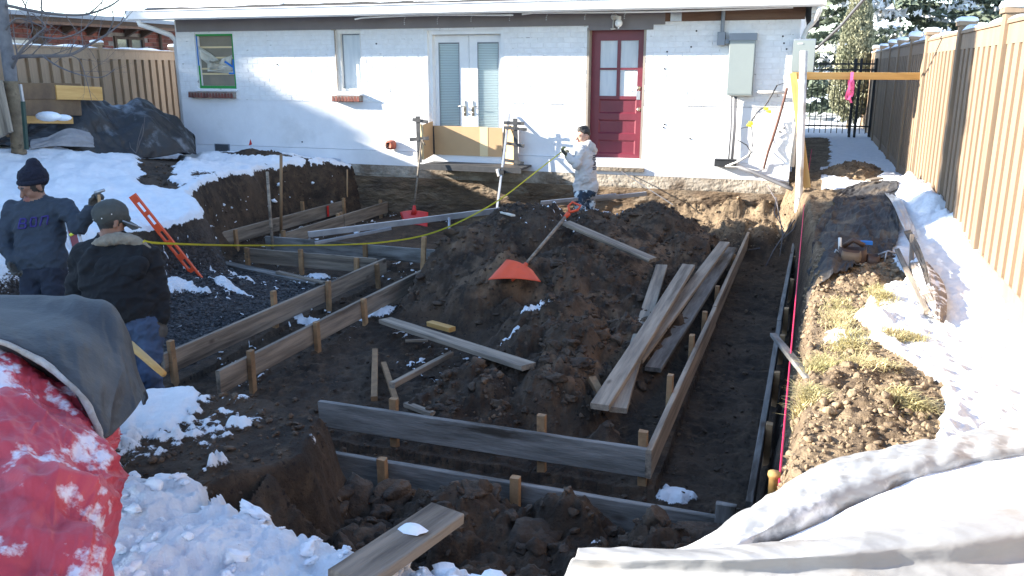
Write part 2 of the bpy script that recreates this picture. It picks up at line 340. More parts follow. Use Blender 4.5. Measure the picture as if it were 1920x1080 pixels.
    sr = np.maximum(sr, .8*np.clip(gs(x, y, .32, 5.35, .16, .30)+.25*n2, 0, 1)*(x > .05)*(y<7))
    sn = np.where(x > 0, sr, sn)
    alley = (y > 15)*(x > -.2); sn = np.where(alley, sstep(.25, .55, x+.12*n2-.02*(y-15)), sn)
    sn = np.where(y > 21.5, 1., sn)
    sn = np.where((y > 14) & (x < -.2), 1., sn); sn = np.where((x > 1.5), 1., sn)
    sn = sn*out*(1-.95*sstep(.10, .4, steep)*(x < 0)*(y > 6.7))
    for (px, py, rx, ry, z) in SNOWP:
        c = onz(px, py, z); sn = np.maximum(sn, np.clip(1.15*gs(x, y, c.x, c.y, rx, ry*1.6)+.75*n2+.35*n3-.15, 0, 1)*(np.abs(x-c.x) < rx*2)*.85*(1-.95*sstep(.15, .4, s*(1-s)*4)))
    speck = (n3 > .42)*sstep(.1, .4, fbm(x, y, 1.1, 3, 61))*(x < -2)*(s > .3); sn = np.maximum(sn, .6*speck)
    thick = sstep(.35, .8, sn)
    chunk = bumps(x+.02*n2, y+.02*n2, .17, 95, .55)+.5*bumps(x, y, .06, 97, .6)
    fgz = sstep(3.6, 2.9, y)*(x < .2)+.08*sstep(1.0, .9, np.abs(x-1.2))*(y > 3)
    foot = fbm(x, y, 2.6, 3, 55)
    h = h+(x > 0)*(y > 6.5)*(y < 13.5)*(1-thick)*out*(.035*n2+.02*n3+.5*fine)
    h = h+thick*(.045+.02*n2+.012*n3+fgz*(.22*chunk+.02*n3+.02*n2)+.06*foot*(x < -5)+.03*n2*(x < -5))+(1-thick)*soilbump
    fgl = sstep(3.2, 2.5, y)*(x > -2.7)*(x < -.4)*thick; h = h+fgl*(.015+.05*n2)
    dry = np.clip(sstep(-.3, .1, x)*out+sstep(12.2, 12.6, y)*.8*sstep(-6, -4.5, x)+fo*.5+np.clip(fo3, 0, 1)*.6, 0, 1)
    dark = np.clip(.6*gs(x, y, .5, 9.6, .6, 2.2), 0, 1); dry = np.clip(dry-dark, 0, 1)
    return h, sn, dry, gravel*s, mm, s
def H(x, y): return float(terrain(np.array([x], float), np.array([y], float))[0][0])
def make_terrain():
    rs = [.05, .4, .8, 1.1]; r = 1.3
    while r < 30: rs.append(r); r *= 1.0040
    while r < 160: rs.append(r); r *= 1.08
    rs = np.array(rs)
    hd = list(np.arange(-180, -18, 4.))+list(np.arange(-18, 56, .10))+list(np.arange(56, 180, 4.))
    hd = np.radians(np.array(hd)); nc = len(hd)
    R, A = np.meshgrid(rs, hd, indexing='ij'); X = -np.sin(A)*R; Y = np.cos(A)*R
    h, sn, dry, gr, mm, s = terrain(X.ravel(), Y.ravel())
    V = np.stack([X.ravel(), Y.ravel(), h], 1)
    i = np.arange(len(rs)-1)[:, None]*nc; j = np.arange(nc)[None, :]; j2 = (j+1) % nc
    F = np.stack([i+j, i+nc+j, i+nc+j2, i+j2], -1).reshape(-1, 4)[:, ::-1]
    me = npmesh('ground', V, F)
    for nm, a in (('snow', sn), ('dry', dry), ('gravel', gr), ('mound', mm)):
        at = me.attributes.new(nm, 'FLOAT', 'POINT'); at.data.foreach_set('value', a.astype(np.float32))
    o = link('ground', me, M['ground']); tag(o, kind='structure'); return o
def ground_material():
    m = bpy.data.materials.new('soil_and_snow'); m.use_nodes = True; N = m.node_tree.nodes; L = m.node_tree.links; P = N['Principled BSDF']
    tc = N.new('ShaderNodeTexCoord')
    def att(n): a = N.new('ShaderNodeAttribute'); a.attribute_name = n; return a.outputs['Fac']
    def noise(sc, det=6, ro=.6, dist=0):
        n = N.new('ShaderNodeTexNoise'); n.inputs['Scale'].default_value = sc; n.inputs['Detail'].default_value = det; n.inputs['Roughness'].default_value = ro; n.inputs['Distortion'].default_value = dist
        L.new(tc.outputs['Object'], n.inputs['Vector']); return n.outputs[0]
    def mr(src, a, b, c=0., d=1., st='LINEAR'):
        n = N.new('ShaderNodeMapRange'); n.interpolation_type = st
        for k, v in ((1, a), (2, b), (3, c), (4, d)): n.inputs[k].default_value = v
        L.new(src, n.inputs[0]); return n.outputs[0]
    def mix(f, a, b):
        n = N.new('ShaderNodeMix'); n.data_type = 'RGBA'
        if hasattr(f, 'is_output'): L.new(f, n.inputs[0])
        else: n.inputs[0].default_value = f
        for k, v in ((6, a), (7, b)):
            if isinstance(v, tuple): n.inputs[k].default_value = (*v, 1)
            else: L.new(v, n.inputs[k])
        return n.outputs[2]
    def ma(op, a, b):
        n = N.new('ShaderNodeMath'); n.operation = op
        for k, v in ((0, a), (1, b)):
            if isinstance(v, (int, float)): n.inputs[k].default_value = v
            else: L.new(v, n.inputs[k])
        return n.outputs[0]
    wet = mix(mr(noise(2.2, 7), .38, .62), (.028, .019, .013), (.078, .052, .034))
    wet = mix(mr(noise(9, 6), .5, .72), wet, (.11, .073, .045))
    wet = mix(mr(noise(30, 4), .58, .7), wet, (.015, .011, .009))
    mo = mix(mr(noise(5, 6), .40, .62), (.038, .025, .016), (.21, .135, .082))
    wet = mix(ma('MULTIPLY', att('mound'), mr(noise(.9, 2), .45, .6)), wet, mo)
    dry = mix(mr(noise(4, 7), .35, .65), (.15, .105, .065), (.32, .235, .145))
    dry = mix(mr(noise(25, 4), .5, .68), dry, (.07, .047, .03))
    vo = N.new('ShaderNodeTexVoronoi'); vo.inputs['Scale'].default_value = 42; L.new(tc.outputs['Object'], vo.inputs['Vector'])
    sep = N.new('ShaderNodeSeparateColor'); L.new(vo.outputs['Color'], sep.inputs[0])
    grv = mix(mr(sep.outputs[0], .2, 1), (.018, .017, .018), (.085, .082, .085))
    c = mix(mr(ma('ADD', att('dry'), ma('MULTIPLY', noise(3, 4), .3)), .4, .8), wet, dry)
    c = mix(att('gravel'), c, grv)
    snf = mr(ma('ADD', att('snow'), ma('SUBTRACT', ma('MULTIPLY', noise(22, 7, .7), .7), .35)), .46, .54, st='SMOOTHSTEP')
    sc = mix(mr(noise(8, 7), .3, .7), (.87, .89, .92), (.76, .79, .83))
    sc = mix(mr(noise(45, 5), .70, .78), sc, (.30, .26, .22))
    col = mix(snf, c, sc); L.new(col, P.inputs['Base Color'])
    L.new(mr(snf, 0, 1, .88, .55), P.inputs['Roughness']); P.inputs['Specular IOR Level'].default_value = .35
    hb = ma('ADD', ma('MULTIPLY', noise(28, 8, .7), 1.), ma('MULTIPLY', noise(90, 4, .7), .5))
    hb = ma('ADD', hb, ma('MULTIPLY', ma('MULTIPLY', vo.outputs['Distance'], att('gravel')), -1.2))
    b = N.new('ShaderNodeBump'); b.inputs['Distance'].default_value = .028; L.new(mr(snf, 0, 1, .95, .75), b.inputs['Strength'])
    L.new(hb, b.inputs['Height']); L.new(b.outputs[0], P.inputs['Normal']); return m
M['ground'] = ground_material()
M['soilwet'] = mat('dark_wet_soil', (.028, .019, .013), (.085, .056, .036), 6, .9, 1., 22, c3=(.16, .105, .065), s3=2.2, t3=(.5, .75), bdist=.03, vary=.1)
M['soildry'] = mat('dry_soil', (.15, .105, .065), (.32, .235, .145), 7, .92, .9, 30, c3=(.06, .04, .03), s3=15, t3=(.55, .7), bdist=.02)
M['stone'] = mat('grey_gravel_stone', (.030, .029, .03), (.10, .10, .10), 20, .85, vary=.2)
ground = make_terrain()

# ---- clods, stones, snow lumps: joined masses nobody could count
def ico(sub=2):
    import bmesh
    b = bmesh.new(); bmesh.ops.create_icosphere(b, subdivisions=sub, radius=1); V = np.array([v.co[:] for v in b.verts]); F = np.array([[v.index for v in f.verts] for f in b.faces]); b.free(); return V, F
def rock_variants(n, sub, amp, seed, fac=7):
    V, F = ico(sub); out = []
    for k in range(n):
        r = 1+amp*fbm(V[:, 0]*1.3+k*9, V[:, 1]*1.3+V[:, 2]*1.7, 1., 3, seed+k)*1.6+amp*.9*fbm(V[:, 2]*3+k*5, V[:, 0]*3-V[:, 1]*2.1, 1., 4, seed+40+k)
        W_ = V*r[:, None]
        for _ in range(fac):
            nn = RNG.normal(size=3); nn /= np.linalg.norm(nn); dd = W_@nn; cc = RNG.uniform(.55, .85); W_ = W_-np.where(dd > cc, (dd-cc)*.85, 0)[:, None]*nn
        if sub > 2: W_ = W_*(1+.05*fbm(V[:, 0]*9+V[:, 2]*5, V[:, 1]*9-V[:, 2]*7, 1., 3, seed+90+k))[:, None]
        out.append(W_*np.array([1, RNG.uniform(.7, 1), RNG.uniform(.5, .8)]))
    return out, F
def scatter(name, pts, sizes, sub, amp, mt, seed, sink=.3, zs=None, label=None, fac=7):
    vs, F = rock_variants(12, sub, amp, seed, fac); P = np.array(pts, float)
    z = terrain(P[:, 0], P[:, 1])[0] if zs is None else np.array(zs)
    VV = []; FF = []; n = 0
    for i in range(len(P)):
        v = vs[i % 12]*sizes[i]*RNG.uniform(.7, 1.25, 3); a, b = RNG.uniform(0, 6.28), RNG.uniform(-.6, .6)
        ca, sa, cb, sb = math.cos(a), math.sin(a), math.cos(b), math.sin(b)
        Rm = np.array([[ca, -sa, 0], [sa, ca, 0], [0, 0, 1]])@np.array([[1, 0, 0], [0, cb, -sb], [0, sb, cb]])
        v = v@Rm.T+np.array([P[i, 0], P[i, 1], z[i]+sizes[i]*(.55-sink)]); VV.append(v); FF.append(F+n); n += len(v)
    o = link(name, npmesh(name, np.concatenate(VV), np.concatenate(FF), sub > 1), mt); tag(o, label, kind='stuff'); return o
def pick(n, x0, x1, y0, y1, cond, maxit=60):
    out = []
    for _ in range(maxit):
        X = RNG.uniform(x0, x1, 4*n); Y = RNG.uniform(y0, y1, 4*n); r = terrain(X, Y); k = cond(X, Y, r)
        out += list(zip(X[k], Y[k]))
        if len(out) >= n: break
    return out[:n]
pc = pick(900, -3.9, -.85, 4.85, 11, lambda x, y, r: (r[4] > .35) & (RNG.random(len(x)) < .25+.75*gs(x, y, -1.9, 6., 1.2, 1.2)))
scatter('soil_clods', pc, [RNG.choice([.015, .024, .038, .06, .09], p=[.34, .32, .2, .10, .04])*RNG.uniform(.8, 1.2) for _ in pc], 3, .5, M['soilwet'], 100, .62, label='dark soil clods lying on the dug earth mound inside the forms')
pc = pick(420, -2.4, -.1, 2.6, 3.95, lambda x, y, r: (r[5] > .75))
scatter('trench_clods', pc, [RNG.choice([.015, .025, .04, .075, .11], p=[.34, .32, .2, .10, .04])*RNG.uniform(.8, 1.2) for _ in pc], 3, .5, M['soilwet'], 120, .6, label='dark clods heaped against the outer form board at the near bank')
pc = pick(2600, -3.9, -.9, 5, 11, lambda x, y, r: (r[4] > .3))+pick(2600, -4.7, 0, 4.1, 12.6, lambda x, y, r: (r[5] > .5))+pick(260, -3.6, -2.3, 2.7, 4.0, lambda x, y, r: (r[5] < .5) & (r[1] < .5))+pick(700, -8.9, -7, 8.6, 12.9, lambda x, y, r: r[1] < .5)
scatter('soil_crumbs', pc, [RNG.choice([.007, .012, .019, .03], p=[.35, .35, .22, .08])*RNG.uniform(.8, 1.2) for _ in pc], 1, .45, M['soilwet'], 140, .2, label='small dark soil crumbs over the pit floor')
pc = pick(3200, -7.4, -4.8, 4.4, 8.7, lambda x, y, r: (r[3] > .5) & (r[1] < .6))
scatter('gravel_stones', pc, [RNG.uniform(.008, .024) for _ in pc], 1, .3, M['stone'], 160, .2, label='dark wet gravel stones on the pit floor')
pc = pick(2600, -.0, .9, 3.2, 8.0, lambda x, y, r: (r[1] < .4) & (r[5] < .5))+pick(350, .3, 1.2, 12.9, 15, lambda x, y, r: r[1] < .4)+pick(900, -2.6, -.1, 11.4, 12.99, lambda x, y, r: r[2] > .2)
scatter('dry_soil_crumbs', pc, [RNG.choice([.006, .010, .016, .026], p=[.4, .33, .2, .07])*RNG.uniform(.7, 1.2) for _ in pc], 2, .4, M['soildry'], 180, .3, label='sunlit dry soil crumbs on the right bank and against the house footing')
pc = pick(230, -3.2, -.3, 1.9, 3.0, lambda x, y, r: (r[1] > .3) & (r[5] < .6))+pick(90, -2.2, -.4, 2.5, 2.95, lambda x, y, r: x > -9)+pick(70, -1.5, -.45, 2.15, 2.6, lambda x, y, r: r[5] < .7)
scatter('snow_lumps', pc, [RNG.choice([.01, .018, .032, .055], p=[.4, .34, .2, .06])*RNG.uniform(.8, 1.2) for _ in pc], 3, .38, M['snow'], 200, .45, fac=1, label='broken lumps of snow along the near edge of the pit')
pc = pick(60, -8.6, -6.2, 8.6, 12.6, lambda x, y, r: (r[5] > .25) & (r[5] < .97))+pick(110, -7.6, -6.4, 9.0, 12.6, lambda x, y, r: r[5] > .9)
scatter('snow_crumbs', pc, [RNG.choice([.008, .014, .03, .06], p=[.4, .35, .2, .05]) for _ in pc], 2, .5, M['snow'], 220, .6, label='crumbs of snow caught on the cut bank at the far left')
# dry grass on the right bank
def grass(pts, name, label, h0=.025, h1=.07):
    V = []; F = []; P = np.array(pts); z = terrain(P[:, 0], P[:, 1])[0]
    for i, (x, y) in enumerate(pts):
        for k in range(3):
            a = RNG.uniform(0, 6.28); L_ = RNG.uniform(h0, h1); le = RNG.uniform(.5, 1.8); wv = .0028
            dx, dy = math.cos(a), math.sin(a); bx, by = x+RNG.normal(0, .012), y+RNG.normal(0, .012); n = len(V)
            V += [(bx-dy*wv, by+dx*wv, z[i]-.01), (bx+dy*wv, by-dx*wv, z[i]-.01), (bx+dx*L_*le*.5+dy*wv*.7, by+dy*L_*le*.5-dx*wv*.7, z[i]+L_*.42), (bx+dx*L_*le*.5-dy*wv*.7, by+dy*L_*le*.5+dx*wv*.7, z[i]+L_*.42), (bx+dx*L_*le*1.1, by+dy*L_*le*1.1, z[i]+L_*.5)]
            F += [(n, n+1, n+2, n+3), (n+3, n+2, n+4, n+4)]
    F = np.array(F); Q = F[F[:, 2] != F[:, 3]]; T = F[F[:, 2] == F[:, 3]]
    F3 = np.concatenate([Q[:, [0, 1, 2]], Q[:, [0, 2, 3]], T[:, :3]])
    o = link(name, npmesh(name, np.array(V), F3, False), M['straw']); tag(o, label, kind='stuff')
gp = []
for px, py, rx, ry, n in [(1575,590,.09,.4,480),(1650,575,.07,.2,260),(1590,650,.11,.16,260),(1540,690,.08,.12,260),(1625,700,.13,.09,300),(1516,750,.05,.08,300),(1700,780,.10,.08,260),(1690,645,.12,.10,200),(1640,545,.06,.14,130)]:
    c = onz(px, py, -.12); gp += [(c.x+RNG.normal(0, rx*.5), c.y+RNG.normal(0, ry*.5)) for _ in range(n)]
gp = [p for p in gp if p[0] > .06]
grass(gp, 'dry_grass', 'yellowed grass tufts on the right bank of the pit')
# ---------------------------------------------------------------- the white brick house
HY = 13.0; HX0, HX1 = -10.86, -.21
house = thing('brick_house', 'white painted one storey brick house with snow covered roof behind the dug pit', 'house', (-5.5, HY, 0))
def wx(u, v, y=HY): p = ony(u, v, y); return p.x, p.z
WIN1 = (-10.46, -9.65, 1.12, 2.08); WIN2 = (-7.60, -7.13, 1.09, 2.09); FD = (-5.97, -4.62, .02, 2.06); RD = (-3.27, -2.37, .0, 2.07)
holes = [WIN1, WIN2, FD, RD]
def holed(mb, x0, x1, z0, z1, hs, y, dep):
    xs = sorted({x0, x1, *[v for h in hs for v in h[:2]]}); zs = sorted({z0, z1, *[min(max(v, z0), z1) for h in hs for v in h[2:]]})
    for i in range(len(xs)-1):
        for k in range(len(zs)-1):
            a, b, c, d = xs[i], xs[i+1], zs[k], zs[k+1]
            if d-c < 1e-6 or any(h[0]-1e-6 <= a and b <= h[1]+1e-6 and h[2]-1e-6 <= c and d <= h[3]+1e-6 for h in hs): continue
            mb.add([(a, y, c), (b, y, c), (b, y, d), (a, y, d)], [(0, 1, 2, 3)])
    for h in hs:
        a, b, c, d = h; c = max(c, z0); d = min(d, z1)
        if d > c:
            mb.add([(a, y, c), (a, y+dep, c), (a, y+dep, d), (a, y, d)], [(3, 2, 1, 0)])
            mb.add([(b, y, c), (b, y+dep, c), (b, y+dep, d), (b, y, d)], [(0, 1, 2, 3)])
            if h[3] <= z1: mb.add([(a, y, d), (b, y, d), (b, y+dep, d), (a, y+dep, d)], [(0, 1, 2, 3)])
            if h[2] >= z0: mb.add([(a, y, c), (b, y, c), (b, y+dep, c), (a, y+dep, c)], [(3, 2, 1, 0)])
mb = MB(); holed(mb, HX0, HX1, .93, 2.4, holes, HY, .22)
mb.add([(HX0, HY, -.2), (HX0, HY+9, -.2), (HX0, HY+9, 2.4), (HX0, HY, 2.4)], [(0, 1, 2, 3)])
mb.add([(HX1, HY, -.2), (HX1, HY+9, -.2), (HX1, HY+9, 2.4), (HX1, HY, 2.4)], [(3, 2, 1, 0)])
mb.add([(HX0, HY+9, -.2), (HX1, HY+9, -.2), (HX1, HY+9, 2.4), (HX0, HY+9, 2.4)], [(3, 2, 1, 0)])
mb.build('brick_backing', M['mortar'], house)
mb = MB(); holed(mb, HX0, HX1, .125, .925, holes, HY-.004, .22)
mb.box((HX0, HY-.012, .925), (-5.97, HY-.0, .930)); mb.build('plinth_wall', M['wstucco'], house)
# foundation: painted band with a small ledge, rough concrete beneath, cut by the dig
def rough_sheet(x0, x1, z0, z1, y, nx, nz, amp, seed, tilt=0.):
    X, Z = np.meshgrid(np.linspace(x0, x1, nx), np.linspace(z0, z1, nz)); n = fbm(X, Z*1.6, 3, 5, seed)+.5*fbm(X, Z*3, 14, 3, seed+9)
    fade = np.clip((z1-Z)/.08, 0, 1)
    Y = y-amp*(n*.6+.25)*fade-tilt*(z1-Z)
    # joint lines left by the shuttering boards
    Y = Y+.012*(np.abs(((Z+.03*fbm(X, X*0, 1, 2, 3)) % .21)-.1) < .008)*fade
    V = np.stack([X.ravel(), Y.ravel(), Z.ravel()], 1); i = np.arange(nz-1)[:, None]*nx; j = np.arange(nx-1)[None]
    F = np.stack([i+j, i+j+1, i+nx+j+1, i+nx+j], -1).reshape(-1, 4); return npmesh('sheet', V, F)
mb = MB(); mb.box((HX0-.02, HY-.035, -.12), (HX1+.01, HY+.2, .12)); mb.build('foundation_band', M['wstucco'], house)
M['footing'] = mat('whitewashed_footing', (.40, .36, .30), (.26, .215, .165), 4, .92, .8, 22, c3=(.16, .12, .085), s3=2.6, t3=(.45, .62), bdist=.03)
M['soilface'] = mat('cut_earth_face', (.17, .115, .068), (.075, .050, .032), 3, .94, 1., 26, c3=(.30, .24, .17), s3=1.3, t3=(.52, .75), stretch=(.7, 1, 2.2), bdist=.03)
link('concrete_footing', rough_sheet(-9.5, HX1+.02, -.36, -.12, HY-.03, 420, 20, .035, 5, .0), M['footing'], house)
o = link('cut_earth_face', rough_sheet(-9.5, HX1+.02, -1.25, -.31, HY-.055, 420, 60, .075, 15, .05), M['soilface'], house)
# bricks: laid in stretcher bond, proud of the mortar
rows = np.arange(.938, 2.10, .0772); BH, BL, BG = .0665, .203, .0095
cells = []
for r_, z in enumerate(rows):
    x = HX0+.003-(BL+BG)*(.5 if r_ % 2 else 0)
    while x < HX1:
        a, b = max(x, HX0+.002), min(x+BL, HX1-.002); segs = [(a, b)]
        for h in holes:
            if z+BH > h[2]-.004 and z < h[3]+.004:
                ns = []
                for (p, q) in segs:
                    if q <= h[0] or p >= h[1]: ns.append((p, q)); continue
                    if p < h[0]-.02: ns.append((p, h[0]-.003))
                    if q > h[1]+.02: ns.append((h[1]+.003, q))
                segs = ns
        for p, q in segs:
            if q-p > .02: cells.append((p, q, z))
        x += BL+BG
cells.sort(key=lambda c: (c[0]-CC[0])**2+(HY)**2)
base_brick = None; rest = MB()
for i, (p, q, z) in enumerate(cells):
    dz = random.uniform(-.0015, .0015); pr = .0045+random.uniform(-.002, .0025)
    if i < 300:
        if base_brick is None:
            b_ = MB(); b_.bbox((0, 0, 0), (BL, .03, BH), .0035); base_brick = b_.mesh('brick'); base_brick.materials.append(M['wbrick'])
        o = bpy.data.objects.new('brick', base_brick); COL.objects.link(o); o.parent = house
        o.location = Vector((p, HY-pr, z+dz))-house.location; o.scale = ((q-p)/BL, 1, random.uniform(.97, 1.02)); o.rotation_euler = (0, random.uniform(-.004, .004), random.uniform(-.006, .006))
    else: rest.bbox((p, HY-pr, z+dz), (q, HY+.02, z+BH+dz), .0035)
o = rest.build('brickwork', M['wbrick'], house); tag(o, kind='stuff')
# frieze, soffit, gutter, roof
mb = MB(); mb.box((HX0+.05, HY-.03, 2.10), (-2.1, HY-.002, 2.33)); mb.build('frieze_board', M['greytrim'], house)
mb = MB(); mb.box((-2.1, HY-.028, 2.14), (HX1+.05, HY-.002, 2.33)); mb.build('bare_frieze_board', M['browntrim'], house)
mb = MB(); mb.box((-11.3, 12.56, 2.33), (.10, 13.4, 2.345)); mb.build('soffit', M['greytrim'], house)
gp_ = [(12.42, 2.30), (12.40, 2.42), (12.385, 2.425), (12.385, 2.435), (12.41, 2.44), (12.425, 2.33), (12.53, 2.31), (12.545, 2.44), (12.56, 2.44), (12.56, 2.28), (12.46, 2.275)]
mb = MB(); mb.prism(gp_, -11.38, .08, ax='x'); mb.box((-11.38, 12.40, 2.285), (-11.365, 12.56, 2.44)); mb.box((.08, 12.40, 2.285), (.095, 12.56, 2.44)); mb.build('gutter', M['white'], house)
mb = MB()
for a, b, dz in ((-7.0, -4.32, .0), (-4.18, -.32, .006)):
    pts = [(a+(b-a)*t, 12.60, 2.262+dz+.012*math.sin(t*5+a)+(-.02 if t < .03 else 0)) for t in np.linspace(0, 1, 22)]
    mb.tube(pts, .013, 6)
mb.build('loose_soffit_strip', M['white'], house)
# hip roof with a snow blanket that stops short of the gutter
X0, X1, Y0, Y1, ZR = -11.3, .05, 12.52, 22.3, 2.44
mb = MB(); ridge = 2.1; rx0, rx1, ry = X0+4.6, X1-4.6, (Y0+Y1)/2
mb.add([(X0, Y0, ZR-.02), (X1, Y0, ZR-.02), (X1, Y1, ZR-.02), (X0, Y1, ZR-.02), (rx0, ry, ZR+ridge), (rx1, ry, ZR+ridge)], [(0, 1, 5, 4), (1, 2, 5), (2, 3, 4, 5), (3, 0, 4)])
mb.build('shingle_roof', M['shingle'], house)
nx, ny = 420, 60; U, Vv = np.meshgrid(np.linspace(0, 1, nx), np.linspace(0, 1, ny)**1.7)
Xs = X0+.10+(X1-X0-.2)*U; lo = np.maximum(.15+.06*fbm(Xs, Xs*0, 1.7, 4, 9)+.03*(fbm(Xs, Xs*0+3, .8, 2, 4) > .0), .0)
Yc = Y0+lo+Vv*(ry-Y0-lo)
hl = np.minimum((Yc-Y0), np.minimum(Xs-X0, X1-Xs)*(ry-Y0)/4.6)/(ry-Y0)*ridge
tk = .085*np.clip(Vv*40, 0, 1)**.5*np.clip((Xs-X0-.1)*12, 0, 1)**.5*np.clip((X1-.1-Xs)*12, 0, 1)**.5*(1+.25*fbm(Xs, Yc, 2.5, 3, 8))
Zs = ZR+hl-.012+tk
Vt = np.stack([Xs.ravel(), Yc.ravel(), Zs.ravel()], 1); i = np.arange(ny-1)[:, None]*nx; j = np.arange(nx-1)[None]
Fc = np.stack([i+j, i+j+1, i+nx+j+1, i+nx+j], -1).reshape(-1, 4); link('roof_snow', npmesh('roof_snow', Vt, Fc), M['snow'], house)
mb = MB(); mb.cyl((-10.75, 12.9, 2.5), (-10.75, 12.9, 2.66), .03, 10); mb.build('roof_vent', M['cable'], house)
# downspouts
mb = MB(); mb.tube([(.02, 12.50, 2.32), (.02, 12.50, 2.22), (-.02, 12.62, 2.12), (-.12, 12.86, 2.0), (-.16, 12.93, 1.9), (-.17, 12.94, 1.2), (-.17, 12.94, .1)], .035, 10); mb.build('downspout', M['pvc'], house, True)
mb = MB(); mb.tube([(-11.2, 12.50, 2.30), (-11.2, 12.52, 2.22), (-11.05, 12.75, 2.13), (-10.93, 12.95, 2.05), (-10.95, 13.1, 1.95), (-10.95, 13.1, .2)], .045, 10); mb.build('downspout', M['white'], house, True)
# corbels of rafter tails at the right corner
mb = MB()
for k in range(3): mb.box((-.08+.0*k, 12.62+.13*k, 2.20-.04*k), (.02, 12.70+.13*k, 2.33)); 
mb.build('rafter_tail', M['pvc'], house)
mb = MB(); mb.box((-2.02, HY-.05, 2.14), (-1.86, HY-.0285, 2.31)); mb.build('junction_plate', M['galv'], house)
# light hooks
for k, u in enumerate((759, 821, 884, 956, 1025, 1097, 1171)):
    x, z = wx(u, 36+k*.3, 12.72); mb = MB(); z = 2.33
    mb.tube([(x, 12.72, z), (x, 12.72, z-.06), (x+.015, 12.71, z-.085), (x, 12.70, z-.10)], .006, 6)
    for q in range(3 if k < 2 else 2): mb.ball((x, 12.70, z-.12-.03*q), .011, 6)
    mb.build('light_hook', M['galv'], house)
# vent, crack marks, holes
mb = MB(); vx0, vx1, vz0, vz1 = -10.19, -9.87, .005, .145
mb.box((vx0, HY-.05, vz0), (vx1, HY-.036, vz1)); mb.build('foundation_vent', M['greydk'], house)
v = house.children[-1]
for k in range(6): mb = MB(); mb.box((vx0+.02, HY-.058, vz0+.016+k*.02), (vx1-.02, HY-.051, vz0+.026+k*.02)); mb.build('vent_slat', M['black'], house)
for (u, v_) in ((1246, 129), (1251, 97), (1296, 88), (1306, 58), (1468, 68), (1470, 81), (1475, 92), (1246, 233), (1244, 239), (1294, 260), (567, 266), (520, 121), (706, 82), (1470, 240), (1462, 247)):
    x, z = wx(u, v_); mb = MB(); mb.cyl((x, HY-.014, z), (x, HY+.0, z), .013, 10); mb.build('anchor_hole', M['black'], house)
# brick sills: each brick on edge is a part
def sill(x0, x1, z0, z1, n, pr, wmat):
    wd = (x1-x0)/n
    for k in range(n):
        mb = MB(); mb.bbox((0, 0, 0), (wd-.007, pr+.02, z1-z0), .004); o = mb.build('sill_brick', M[wmat], None)
        o.parent = house; o.location = Vector((x0+k*wd, HY-pr, z0+random.uniform(-.002, .002)))-house.location; o.rotation_euler = (-.10, 0, random.uniform(-.01, .01))
    mb = MB(); mb.box((x0+.004, HY-pr+.008, z0+.004), (x1-.006, HY-.001, z1-.008)); mb.build('sill_mortar', M['rmortar'], house)
sill(-10.62, -9.66, .965, 1.065, 15, .11, 'redbrick')
sill(-7.66, -7.13, .935, 1.03, 9, .13, 'redbrick')
mb = MB(); mb.box((-7.64, HY-.13, 1.035), (-7.12, HY, 1.06)); mb.build('window_ledge', M['white'], house)
mb = MB(); mb.box((-10.5, HY-.06, 1.075), (-9.62, HY, 1.105)); mb.build('window_ledge', M['white'], house)
# window 1: masked with paper, green and blue tape
a, b, c, d = WIN1
wf = MB(); 
for bx in (((a, HY+.03, c), (a+.05, HY+.09, d)), ((b-.05, HY+.03, c), (b, HY+.09, d)), ((a+.05, HY+.03, c), (b-.05, HY+.09, c+.05)), ((a+.05, HY+.03, d-.05), (b-.05, HY+.09, d))): wf.box(*bx)
wobj = wf.build('window', M['white'], house)
mb = MB(); mb.add([(a+.05, HY+.07, c+.05), (b-.05, HY+.07, c+.05), (b-.05, HY+.07, d-.05), (a+.05, HY+.07, d-.05)], [(0, 1, 2, 3)]); mb.build('masking_paper', M['paper'], wobj)
t = MB(); th = HY+.026
t.box((a+.01, th, d-.055), (b-.01, th+.002, d-.02)); t.box((a+.01, th, c+.0), (b-.01, th+.002, c+.05)); t.box((b-.045, th-.003, c+.05), (b-.015, th-.001, d-.055)); t.box((a+.015, th-.003, c+.05), (a+.05, th-.001, c+.4)); t.build('green_tape', M['green'], wobj)
t = MB(); t.box((a+.015, th-.006, c+.40), (a+.04, th-.004, d-.05)); t.build('blue_tape', M['blue'], wobj)
t = MB(); t.box((b-.06, th-.006, c+.25), (b-.03, th-.004, c+.50)); t.add([(b-.23, th-.008, c+.50), (b-.06, th-.008, c+.40), (b-.06, th-.008, c+.36), (b-.24, th-.008, c+.46)], [(3, 2, 1, 0)]); t.box((b-.15, th-.010, c+.25), (b-.03, th-.007, c+.28)); t.build('blue_tape', M['blue'], wobj)
t = MB()
for zz in (.33, .52, .70, .24): t.box((a+.05, HY+.062, c+zz), (b-.05, HY+.064, c+zz+.03))
t.build('clear_tape_band', M['cardlt'], wobj)
nu, nv = 40, 24; outl = [(370,85),(395,100),(410,112),(435,103),(432,122),(440,128),(438,136),(420,137),(405,136),(388,134),(388,120),(376,108)]
cx_, cz_ = wx(405, 118, HY+.04); V = []; F = []
ring = [wx(u, v_, HY+.04) for u, v_ in outl]; nr = len(ring); K = 6
for q in range(K+1):
    for (px, pz) in ring:
        t_ = 1-q/K; V.append((cx_+(px-cx_)*t_, HY+.045-.05*math.sin(q*1.9+px*23)*(q > 0)-.03*(q > 0)+.012*math.sin(pz*50), cz_+(pz-cz_)*t_))
for q in range(K):
    for k in range(nr): F.append((q*nr+k, q*nr+(k+1) % nr, (q+1)*nr+(k+1) % nr, (q+1)*nr+k))
mb = MB(); mb.add(V, F); mb.build('crumpled_plastic', M['plasticsheet'], wobj)
